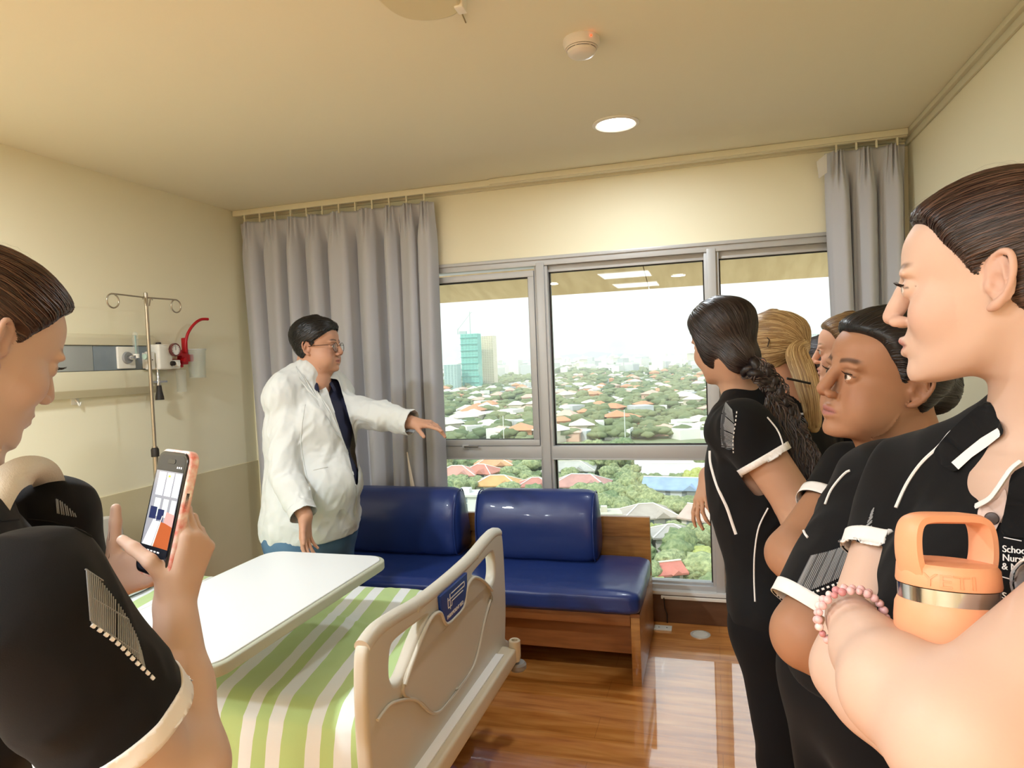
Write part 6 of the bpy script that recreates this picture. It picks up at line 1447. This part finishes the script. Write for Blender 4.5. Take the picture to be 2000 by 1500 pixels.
    T = Sculpt(); R2 = frame(bf); fL, fR = (hip[0] + .02, hip[1] - .09, .04), (hip[0] - .0, hip[1] + .12, .04); legs(T, hip, R2, fL, fR, .0, wid=.075, th=.088); T.plane((0, 0, .06), (0, 0, -1)); T.mesh('trousers', m_trou, .008, root); shoes(root, (fL, fR), bf)
# ---------------------------------------------------------------- 4-6. women further back
def woman_back(label, px, py, d, fwd, hair, skin, pony=None, cols=(), shift=(0, 0), hz=1.58, hdx=0., brow='7a5c40'):
    o = at(px, py, d); H = Head(o, fwd, (0, 0, 1), 1.0); root = person(label, o); bf = nrm(A3(fwd) * A3((1, 1, 0))); NB = H.P(-.035, 0, 0) * A3((1, 1, 0)) + A3((shift[0], shift[1], o[2] - .185)); hip = NB * A3((1, 1, 0)) + A3((.02, 0, NB[2] - .50))
    S = Sculpt(); H.build(S, ears=not pony); Rb = torso(S, hip, NB, bf, 0); f, l, u = Rb.T; S.cap(H.P(-.03, 0, -.04), NB, .047, .052, .03); sh_ = [NB + l * y * .15 - u * .06 for y in (1, -1)]; el = [s_ - A3((0, 0, .26)) + l * y * .01 for s_, y in zip(sh_, (1, -1))]; wr = [e_ + f * .02 - A3((0, 0, .22)) for e_ in el]
    for a, b, c in zip(sh_, el, wr): arm(S, a, b, c); hand(S, c, A3((0, 0, -1)) + f * .3, l * 0 - f, f, .9)
    body_mesh(root, S, H, NB[2] + .03, .0038, .006, H.color(skin, 'c58078', brow, 'e0a088'), None, A3((-9, -9, .6))); H.eyes(root, '5a7080')
    Sh = Sculpt(); hair_cap(H, Sh, .012, dx=hdx, ear=not pony); 
    pole = (-.105, 0, .02)
    if pony:
        b0 = H.P(-.098, 0, .022); Sh.ell(b0, (.02, .02, .02), H.R, .02)
    hm = Sh.mesh('hair', hairm(hair), .004, root); strands('hair_strands', hm, H, pole, 1300, m_str, root, cols, w=.0011, seed=int(px), dx=hdx)
    if pony:
        pts = [b0] + [at(*q_) for q_ in pony]; path = cr([tuple(p) for p in pts], 6); PS = Sculpt(); n_ = len(path); PS.chain(path, [.012 + .018 * math.sin(PI * min(1, .2 + .75 * i / n_)) for i in range(n_)], .001); pn = PS.mesh('ponytail', hairm('b59a70'), .005, root)
        rr = random.Random(3); PA = []
        for k in range(900):
            a = rr.uniform(0, 2 * PI); q_ = []; f1, f2 = rr.uniform(0, 6), rr.uniform(.98, 1.22)
            for i, p in enumerate(path):
                r = (.012 + .018 * math.sin(PI * min(1, .2 + .75 * i / n_))) * (1 + (f2 - 1) * i / n_ + .06 * math.sin(i * .4 + f1)); t_ = nrm(path[min(i + 1, n_ - 1)] - path[max(i - 1, 0)]); s1 = nrm(np.cross(t_, CF)); s2 = np.cross(t_, s1); q_.append(p + (s1 * math.cos(a + i * .012) + s2 * math.sin(a)) * r)
            PA.append(q_[:rr.randrange(n_ - 2, n_ + 1)])
        strand_mesh('ponytail_strands', PA, .0017, cols, root, 3)
        tube('hair_tie', [b0 + (H.R[:, 1] * math.cos(a) + H.R[:, 2] * math.sin(a)) * .019 for a in np.linspace(0, 2 * PI, 18)], .007, mat('hair_tie_black', '1a1414', .8), root, n=8)
    P = Sculpt(); torso(P, hip, NB, bf, .012, bust=.0); cs = [sleeve(root, P, a, b, .55, .066, .070) for a, b in zip(sh_, el)]; P.cap(NB + u * .06, NB, .052, .055, .008, 's'); P.disp(folds(.005, 12, 5, 4)); P.plane((0, 0, hip[2] - .03), (0, 0, -1)); shirt(root, 'polo_shirt', P, m_black, .0065, cs, .016)
    collar(root, NB, Rb, .055, .084, .035, .0, gap=.4, stripe=True)
    T = Sculpt(); R2 = frame(bf); fL, fR = hip * A3((1, 1, 0)) + l * .09 + A3((0, 0, .04)), hip * A3((1, 1, 0)) - l * .09 + A3((0, 0, .04)); fL, fR = fL + A3((.16, .06, 0)), fR + A3((.16, .06, 0)); legs(T, hip, R2, fL, fR); T.plane((0, 0, .06), (0, 0, -1)); T.mesh('trousers', m_trou, .011, root); shoes(root, (fL, fR), (.2, 1, 0))
    return H, root
def proj(V):
    v = V - CAM; z = v @ CF; return 1000 + FPX * (v @ CR) / z, 750 - FPX * (v @ CU) / z, z
def cut_open(o, poly, dmax):
    """open the cloth inside an outline on its near side"""
    me = o.data; V = np.empty(len(me.vertices) * 3); me.vertices.foreach_get('co', V); V = V.reshape(-1, 3); mw = np.array(o.matrix_world); V = V @ mw[:3, :3].T + mw[:3, 3]; x, y, z = proj(V); ins = np.zeros(len(V), bool); n = len(poly)
    for i in range(n):
        (x1, y1), (x2, y2) = poly[i], poly[(i + 1) % n]; c = ((y1 > y) != (y2 > y)) & (x < (x2 - x1) * (y - y1) / (y2 - y1 + 1e-9) + x1); ins ^= c
    ins &= z < dmax; bm = bmesh.new(); bm.from_mesh(me); bm.verts.ensure_lookup_table(); old = {e.verts[0].index * 10 ** 7 + e.verts[1].index for e in bm.edges if e.is_boundary}; bmesh.ops.delete(bm, geom=[bm.verts[i] for i in np.nonzero(ins)[0]], context='VERTS')
    bmesh.ops.delete(bm, geom=[v for v in bm.verts if not v.link_faces], context='VERTS'); nb = {}
    for e in bm.edges:
        if e.is_boundary:
            for v in e.verts: nb.setdefault(v, []).append(e.other_vert(v))
    for _ in range(14):
        new = {v: v.co * .5 + sum((q.co for q in l), Vector()) / len(l) * .5 for v, l in nb.items() if len(l) == 2}
        for v, c in new.items(): v.co = c
    bm.to_mesh(me); bm.free()
# ---------------------------------------------------------------- 7. man in the white jacket
def man():
    o = scaled((-1.7588, 2.7432, 1.5165), 3.02); H = Head(o, (.9891, .1466, -.01), (-.0109, -.0046, .9999), 1.03, wide=1.08, jaw=1.2, fat=.3, nose=.9)
    root = person('man with glasses in a white jacket pointing towards the window', o); bf = nrm((.955, -.30, 0)); NB = at(606, 748, 3.03); hip = at(608, 1030, 3.03)
    S = Sculpt(); H.build(S, eye_open=.0028); Rb = torso(S, hip, NB, bf, .02, dep=1.3, wid=1.1, belly=.04); f, l, u = Rb.T; S.cap(H.P(-.03, 0, -.05), NB, .062, .068, .03); S.cap(H.P(.02, 0, -.085), NB + f * .05, .04, .05, .03)
    shR, elR, wrR = at(563, 812, 2.90), at(556, 925, 2.81), at(596, 1008, 2.71); shL, elL, wrL = at(662, 800, 3.12), at(738, 810, 3.06), at(808, 826, 2.98)
    arm(S, shR, elR, wrR, (.06, .05, .045, .03)); arm(S, shL, elL, wrL, (.06, .05, .045, .029))
    hand(S, wrR, nrm(at(599, 1075, 2.70) - wrR), -nrm(CR * .7 - CF * .3) * -1, CR * -1 + CF * .3, .95, curl=((.15, .25, .2), (.2, .3, .2), (.25, .3, .2), (.3, .35, .2)), thumb=((.4, .3), .2))
    hand(S, wrL, nrm(at(850, 830, 2.93) - wrL), A3((0, 0, -1)) + f * .0 + CF * .3, CF * -1, .95, curl=((.05, .1, .1), (.35, .3, .2), (.45, .35, .2), (.5, .4, .2)), spread=.12, thumb=((.6, .3), .2))
    body_mesh(root, S, H, NB[2] + .015, .003, .0045, H.color('b88c74', 'a2685f', '241a16', 'b5816c', bz=.033, bw=.0035), None, A3((-9, -9, .7)), fine=((at(599, 1040, 2.71), (.10, .10, .12)), (at(832, 828, 2.95), (.10, .10, .07)))); H.eyes(root, '2a1a12')
    HM = np.array(cr([(-.085, -.062), (-.06, -.05), (-.035, -.036), (-.012, -.016), (.005, .000), (.02, .012), (.035, .020), (.05, .044), (.065, .066), (.08, .080), (.10, .095), (.14, .12)], 6)); Sh = Sculpt(); hair_cap(H, Sh, .015, HM, dx=.004, zmin=-.055)
    Sh.disp(wrinkle(.0016, 160, 5)); hm = Sh.mesh('hair', hairm('0e0c0d'), .0035, root); strands('hair_strands', hm, H, (.1, 0, .10), 900, m_str, root, ['121011', '1b1819', '0c0b0b'], w=.0014, seed=8, lift=.004, hx=HM, dx=.004, spread=.02, zmin=-.05)
    # glasses
    gl = empty('glasses', H.P(.09, 0, .012)); wparent(gl, root); mg = mat('glasses_frame', '4a332a', .25, metal=.6)
    for y in (-1, 1):
        ring = [H.P(.1005 - .004 * abs(math.cos(a)), y * (.034 + .0255 * math.cos(a)), .004 + .0195 * math.sin(a)) for a in np.linspace(0, 2 * PI, 26)]; tube('rim', ring, .0012, mg, gl, n=6)
        bm = bmesh.new(); bm.faces.new([bm.verts.new(p) for p in ring[:-1]]); bm_obj('lens', bm, m_clear, gl)
        tube('temple', [H.P(.097, y * .056, .014), H.P(.086, y * .072, .015), H.P(.03, y * .080, .013), H.P(-.008, y * .0805, .010)], .0015, mg, gl, n=6)
    tube('bridge', [H.P(.1015, .0105, .010), H.P(.107, 0, .013), H.P(.1015, -.0105, .010)], .0012, mg, gl, n=6)
    # navy shirt
    N = Sculpt(); torso(N, hip, NB, bf, .026, dep=1.3, wid=1.1, belly=.045); N.cap(shL, elL, .062, .056, .03); N.cap(shR, elR, .058, .054, .03); N.cap(NB + u * .06, NB, .062, .066, .008, 's'); N.ell(NB + f * .075 + u * .02, (.028, .02, .05), Rb, .01, 's'); N.disp(wrinkle(.003, 30, 3)); N.plane((0, 0, hip[2] - .03), (0, 0, -1)); mn = mat('navy_shirt', '232845', .8, bump=.3, bscale=500); N.mesh('navy_shirt', mn, .006, root)
    collar(root, NB + A3((0, 0, .004)), Rb, .068, .092, .036, .0, gap=.35, m=mn, stripe=False, dip=.04)
    # jacket
    mj = mat('white_jacket_cloth', 'c9cdcd', .78, sheen=.2, bump=.35, bscale=700, bdist=.0006); J = Sculpt(); torso(J, hip, NB, bf, .042, dep=1.30, wid=1.13, sh=.185, belly=.05, k=.06)
    J.ell(hip + u * .10, (.178, .205, .28), Rb, .06); J.nt = len(J.p); J.cap(shR, elR, .066, .062, .014); cone(J, elR, wrR + nrm(wrR - elR) * .025, .062, .051, .012); J.cap(shL, elL, .072, .062, .03); cone(J, elL, wrL + nrm(wrL - elL) * .028, .060, .049, .03)
    J.cap(NB + u * .08, NB + u * .0, .066, .072, .01, 's')
    # open front: a long wedge over the shirt front
    J.disp(folds(.009, 11, 5, 5, (.25, .1, 1))); J.disp(folds(.0035, 30, 14, 9, (.5, .1, 1))); cj = [(wrR - nrm(wrR - elR) * .012, nrm(wrR - elR), .052), (wrL - nrm(wrL - elL) * .008, nrm(wrL - elL), .050)]
    J.plane((0, 0, hip[2] - .035), (0, 0, -1), .006); jk = shirt(root, 'white_jacket', J, mj, .005, cj, .035, rim=.0012, cm=mj)
    wedge = [(630, 738), (660, 742), (674, 790), (690, 845), (699, 900), (699, 945), (696, 948), (689, 918), (680, 882), (666, 842), (653, 802), (643, 768)]
    cut_open(jk, wedge, 3.12); bv0 = bvh_of(jk); bv = bvh_of(jk)
    ml = mat('jacket_seam', 'c2c6c6', .8)
    # lapel
    def lapel(px, lift=.006):
        A = [hitp(bv, *p, lift) for p in px]; A = [a for a in A if a is not None]
        if len(A) < 4: return
        bm = bmesh.new(); c = sum(A) / len(A); vs = [bm.verts.new(a) for a in A]; cc = bm.verts.new(c + nrm(CAM - c) * .004)
        for i in range(len(vs)): bm.faces.new((vs[i], vs[(i + 1) % len(vs)], cc))
        bmesh.ops.subdivide_edges(bm, edges=bm.edges[:], cuts=2, use_grid_fill=True)
        e_ = bmesh.ops.extrude_face_region(bm, geom=bm.faces[:]); bmesh.ops.translate(bm, vec=Vector(nrm(c - CAM) * .006), verts=[v for v in e_['geom'] if isinstance(v, bmesh.types.BMVert)]); bm_obj('lapel', bm, mj, root, sm=50)
    lapel([(578, 716), (592, 735), (603, 757), (621, 758), (618, 766), (640, 795), (655, 828), (668, 858), (658, 850), (640, 820), (618, 790), (600, 765), (584, 742)])
    line_on('lapel_edge', bv, [(578, 718), (592, 738), (604, 757), (622, 759)], .0022, ml, root); line_on('lapel_edge', bv, [(622, 762), (630, 785), (648, 815), (664, 845), (672, 868)], .0022, ml, root)
    line_on('front_edge', bv, [(640, 768), (652, 802), (665, 842), (679, 882), (688, 918), (695, 950), (697, 990), (690, 1012)], .002, ml, root); line_on('front_edge', bv, [(695, 950), (697, 990), (690, 1012)], .002, ml, root); line_on('pocket', bv, [(612, 918), (640, 912)], .002, ml, root); line_on('sleeve_seam', bv, [(596, 790), (590, 830), (588, 870), (597, 920), (606, 960)], .0018, ml, root)
    for px, py in ((680, 868), (688, 907)):
        h = hitp(bv, px, py, .002)
        if h is not None: lathe('button', [(0, .004), (.009, .003), (.010, 0), (0, 0)], mat('button_white', 'f1f1ee', .3), root, Matrix.Translation(Vector(h)) @ Vector((0, 0, 1)).rotation_difference(Vector(-ray(px, py))).to_matrix().to_4x4(), n=16)
    T = Sculpt(); R2 = frame(bf); fL, fR = hip * A3((1, 1, 0)) + l * .10 + A3((0, 0, .04)), hip * A3((1, 1, 0)) - l * .10 + A3((0, 0, .04)); legs(T, hip, R2, fL, fR, .02, wid=.10, th=.105); T.ell(hip - A3((0, 0, .03)), (.155, .205, .13), R2, .05); T.disp(wrinkle(.004, 26, 7)); T.plane((0, 0, .06), (0, 0, -1)); T.mesh('jeans', mat('blue_denim', '3f5f7e', .85, bump=.3, bscale=600, var=.6, vscale=5, vcol='5a7c9a'), .008, root); shoes(root, (fL, fR), bf)
# ---------------------------------------------------------------- 8. woman on the left with the phone
def P8H():
    f = nrm((.09, .90, -.42)); H = Head((0, 0, 0), f, (0, 0, 1), 1.0); q_ = H.P(.088, -.030, .030); o = at(117, 701, .915) - q_; return Head(o, f, (0, 0, 1), 1.0)
def woman_phone():
    H = P8H(); root = person('woman on the left with brown hair tied back, photographing with her phone', (-.95, .6))
    bf = nrm((.50, .866, 0)); NB = A3((-.925, .600, 1.262)); hip = A3((-.95, .52, .78)); S = Sculpt(); H.build(S, eye_open=.0030); Rb = torso(S, hip, NB, bf, 0, wid=.95); f, l, u = Rb.T
    S.cap(H.P(-.03, 0, -.045), NB, .050, .055, .03); S.cap(NB, NB - u * .05, .052, .065, .03)
    shR, elR, wrR = at(60, 1182, .66), at(338, 1566, .77), at(342, 1168, .885); shL, elL, wrL = at(95, 1015, .98), at(150, 1290, 1.10), at(208, 1140, .955)
    S.cap(shR, elR, .054, .048, .03); mR = at(352, 1345, .835); S.cap(elR, at(362, 1500, .785), .047, .046, .02); S.cap(at(362, 1500, .785), mR, .0455, .0365, .02); S.cap(mR, wrR, .0355, .0245, .02); arm(S, shL, elL, wrL)
    ph = phone_frame(); 
    kn = at(386, 1048, .905); hand(S, wrR, nrm(kn - wrR), nrm(-CR * .9 + CF * .35), -CF, .90, curl=((.55, .75, .5), (.8, .9, .5), (.9, .9, .5), (1.0, .9, .5)), spread=.03, thumb=((.95, 1.0), 1.15), wr=.025)
    wl2 = at(208, 1140, .955); hand(S, wl2, nrm(at(285, 1105, .945) - wl2), nrm(-CF * .8 + CU * .3), CU, .88, curl=((.15, .3, .3), (.2, .35, .3), (.25, .4, .3), (.3, .4, .3)), spread=.03, thumb=((1.05, .2), .2), wr=.025)
    body_mesh(root, S, H, 1.285, .0026, .0032, H.color('cdb1a1', 'b57d76', '5a4030', 'c39a8c'), None, A3((-9, -9, .75)), fine=((at(330, 1080, .90), (.115, .115, .12)),)); H.eyes(root, '5a4632', (1, 0, -.3))
    Sh = Sculpt(); hair_cap(H, Sh, .012, dx=.002, zmin=-.05); Sh.ell(H.P(-.11, 0, .05), (.035, .035, .035), H.R, .03); hm = Sh.mesh('hair', hairm('3a271f'), .0032, root)
    strands('hair_strands', hm, H, (-.11, 0, .05), 2200, m_str, root, ['4a3328', '5a4033', '3a271f', '6b5040', '2e1e18'], w=.0008, seed=21, dx=.002)
    strands('loose_hair', hm, H, (-.11, 0, .06), 70, m_str, root, ['5a4436', '6d5444'], w=.00035, seed=19, stray=1., lift=.003)
    P = Sculpt(); torso(P, hip, NB, bf, .012, wid=.97, bust=.004); cR = sleeve(root, P, shR, elR, .60, .076, .071); cL = sleeve(root, P, shL, elL, .5, .066, .068); P.cap(NB + u * .06, NB, .056, .058, .008, 's'); P.disp(folds(.005, 13, 6, 6, (.5, .3, .8))); P.plane((0, 0, .80), (0, 0, -1), .006)
    sh = shirt(root, 'polo_shirt', P, m_black, .0038, (cR, cL), .024); collar(root, NB, Rb, .058, .088, .034, .0, gap=.4, stripe=False); bv = bvh_of(sh)
    hatch('mesh_panel', bv, [[(165, 1112), (175, 1150), (182, 1185), (178, 1215)], [(200, 1135), (235, 1185), (262, 1235), (275, 1280)]], 3, m_grey, root)
    hatch('mesh_panel', bv, [[(168, 1112), (190, 1130), (215, 1160), (240, 1195), (262, 1235), (274, 1270)], [(176, 1212), (195, 1228), (215, 1243), (240, 1262), (262, 1282), (282, 1305)]], 30, m_grey, root, r=.0008)
    hatch('mesh_panel', bv, [[(110, 975), (120, 980), (132, 990), (145, 1002)], [(112, 1003), (124, 1006), (136, 1008), (148, 1010)]], 9, m_grey, root, r=.0008)
    line_on('dotted_stripe', bv, [(178, 1220), (205, 1238), (235, 1262), (262, 1290), (285, 1312), (303, 1330)], .0022, m_wtrim, root, dots=.0085)
    line_on('seam', bv, [(0, 1018), (40, 1015), (90, 1018), (140, 1030), (180, 1050)], .0012, mat('seam_black', '0a0a0c', .9), root)
    # tote strap over the far shoulder
    st = [at(*p) for p in ((-60, 1120, .80), (-25, 1010, .80), (5, 950, .82), (35, 925, .85), (62, 918, .88), (85, 925, .92), (98, 950, .96), (100, 990, .99))]; V = []
    q_ = cr([tuple(p) for p in st], 5); sd_ = nrm(CR * .9 + CU * .1 + CF * .0)
    for i, p in enumerate(q_):
        t_ = nrm(q_[min(i + 1, len(q_) - 1)] - q_[max(i - 1, 0)]); s1 = nrm(np.cross(t_, nrm(CAM - p)))
        s1 = nrm(s1 * .5 + sd_ * (1 if s1 @ sd_ > 0 else -1) * .0 + np.cross(t_, Rb[:, 2]) * .5) if False else s1
        V += [p - s1 * .019, p + s1 * .019]
    o = grid_mesh('bag_strap', V, len(q_), 2, mat('cream_canvas', 'e2dacb', .8, bump=.4, bscale=500), None, thick=.003); tag(o, 'cream canvas bag strap over the shoulder of the woman with the phone', 'bag strap')
    T = Sculpt(); R2 = frame(bf); fL, fR = hip * A3((1, 1, 0)) + l * .09 + A3((0, 0, .04)), hip * A3((1, 1, 0)) - l * .09 + A3((0, 0, .04)); legs(T, hip, R2, fL, fR); T.plane((0, 0, .06), (0, 0, -1)); T.mesh('trousers', m_trou, .009, root); shoes(root, (fL, fR), bf)
def phone_frame():
    U = nrm(CR * .062 - CF * .046 + CU * .0); Vd = nrm(at(246, 1112, .895) - at(303, 887, .915)); Vd = nrm(Vd - U * (Vd @ U)); n = np.cross(U, -Vd); n = n if n @ (CAM - at(300, 1000, .9)) > 0 else -n
    return dict(U=U, V=-Vd, n=n, c=at(318, 1001, .90))
def phone():
    q_ = phone_frame(); U, V, n, c = q_['U'], q_['V'], q_['n'], q_['c']; M = Matrix(((U[0], V[0], n[0], c[0]), (U[1], V[1], n[1], c[1]), (U[2], V[2], n[2], c[2]), (0, 0, 0, 1))); W, L = .0385, .080
    o = empty('smartphone', c, 'smartphone in a floral case held up, its screen showing the room', 'phone')
    plate('case', rrect(-W - .002, W + .002, -L - .002, L + .002, .014), [], M @ Matrix.Translation((0, 0, -.007)), .013, mat('floral_case', 'efe6dc', .4, var=1, vscale=55, vcol='d2584a'), o, bevel=.003)
    plate('phone_body', rrect(-W, W, -L, L, .012), [], M @ Matrix.Translation((0, 0, -.001)), .006, mat('phone_black', '121216', .15, spec=.7), o, bevel=.0015)
    box_ = lambda a, b, z: [(a[0], a[1]), (b[0], a[1]), (b[0], b[1]), (a[0], b[1])]
    def scr(nm, poly, colr, z, e_=1.): 
        bm = bmesh.new(); bm.faces.new([bm.verts.new(M @ Vector((p[0], p[1], .0022 + z))) for p in poly]); bm_obj(nm, bm, mat('screen_' + colr, colr, .2, emit=colr, es=.55 * e_), sc_)
    sc_ = empty('screen', c); wparent(sc_, o); w_, l_ = .0355, .077
    scr('screen_background', rrect(-w_, w_, -l_, l_, .010, 4), '1a1c22', 0)
    scr('picture_wall', [(-w_, -.045), (w_, -.045), (w_, .055), (-w_, .055)], '84868e', .0001)
    for x0, x1 in ((-.026, -.007), (-.003, .014), (.018, .034)):
        scr('picture_window', [(x0, .022), (x1, .022), (x1, .053), (x0, .053)], 'e3ebf5', .0002); scr('picture_window', [(x0 + .003, -.006), (x1, -.006), (x1, .018), (x0 + .003, .018)], 'c6d6cc', .0002)
    scr('picture_bench', [(-.030, -.010), (-.012, -.010), (-.012, .006), (-.030, .006)], '232a4c', .0003); scr('picture_bench', [(-.009, -.012), (.008, -.012), (.008, .004), (-.009, .004)], '232a4c', .0003)
    scr('picture_floor', [(-.005, -.045), (w_, -.045), (w_, -.014), (.004, -.012)], '9a4f2c', .0002); scr('picture_person', [(.012, -.012), (w_, -.016), (w_, .0), (.014, .002)], 'c78b86', .00025)
    scr('picture_table', [(-.033, -.045), (-.008, -.045), (.002, -.010), (-.016, -.010)], 'cfd6da', .0003); scr('picture_rail', [(-.006, -.045), (-.003, -.045), (.007, -.004), (.005, -.004)], 'd9d4c8', .0004)
    scr('yellow_icon', [(.0, .047), (.006, .047), (.006, .050), (.0, .050)], 'e8c23a', .0005); 
    for i in range(3): scr('status_icon', [(.017 + .005 * i, .060), (.0195 + .005 * i, .060), (.0195 + .005 * i, .0625), (.017 + .005 * i, .0625)], 'f4f4f4', .0003)
    for i in range(4): scr('mode_label', [(-.016 + .009 * i, -.052), (-.010 + .009 * i, -.052), (-.010 + .009 * i, -.050), (-.016 + .009 * i, -.050)], 'd8d8d8', .0003)
    bm = bmesh.new(); bmesh.ops.create_circle(bm, cap_ends=True, radius=.0052, segments=20, matrix=M @ Matrix.Translation((-.004, -.0645, .0026))); bm_obj('shutter_button', bm, mat('screen_f4f4f4', 'f4f4f4', .2, emit='f4f4f4', es=.55), sc_)
    plate('camera_notch', rrect(-.010, .010, .0655, .0715, .003, 4), [], M @ Matrix.Translation((0, 0, .0024)), .0006, mat('phone_black', '121216'), o, bevel=.0002)
    box_s = bmesh.new(); add_box(box_s, (0, 0, 0), (.004, .022, .006)); bmesh.ops.transform(box_s, matrix=M @ Matrix.Translation((W + .003, .020, -.006)), verts=box_s.verts); bm_obj('side_grip', box_s, m_rub, o, bevel=.001)
woman_right(); bottle(); woman_second(); woman_braid()
Hb, rb_ = woman_back('blonde woman with a ponytail beside the braided woman, back to the room', 1510, 694, 2.08, (-.80, .60, -.05), '9c7d55', 'dba588', pony=[(1556, 690, 1.98), (1572, 735, 1.94), (1585, 785, 1.92), (1590, 835, 1.92)], cols=('c4a677', 'a98a5e', '8d6e48', 'd6bb8c'), shift=(.02, .0), hdx=.006)
tube('hair_clip', [Hb.P(-.03, .083, .062), Hb.P(-.045, .086, .045), Hb.P(-.04, .089, .025)], .0018, mat('clip_dark', '3a2a20', .4), rb_, n=6)
pen = tube('hair_stick', [at(1537, 739, 1.86), at(1583, 749, 1.86)], .0032, mat('stick_black', '141214', .4), n=8); tag(pen, 'thin black stick across the blonde ponytail', 'hair stick')
woman_back('woman with light brown hair in profile, behind the blonde ponytail', 1657, 690, 2.28, (-.97, .22, -.02), '6f5236', 'e6b49a', cols=('8d7048', 'a5875c', '6b5032'), hdx=.0)
woman_back('dark haired woman farthest back, mostly hidden by the ponytail', 1606, 722, 2.72, (-.75, .66, -.05), '2a1d1c', 'c99478', cols=('2a1d1c', '35262a', '1d1415'))
man(); woman_phone(); phone()
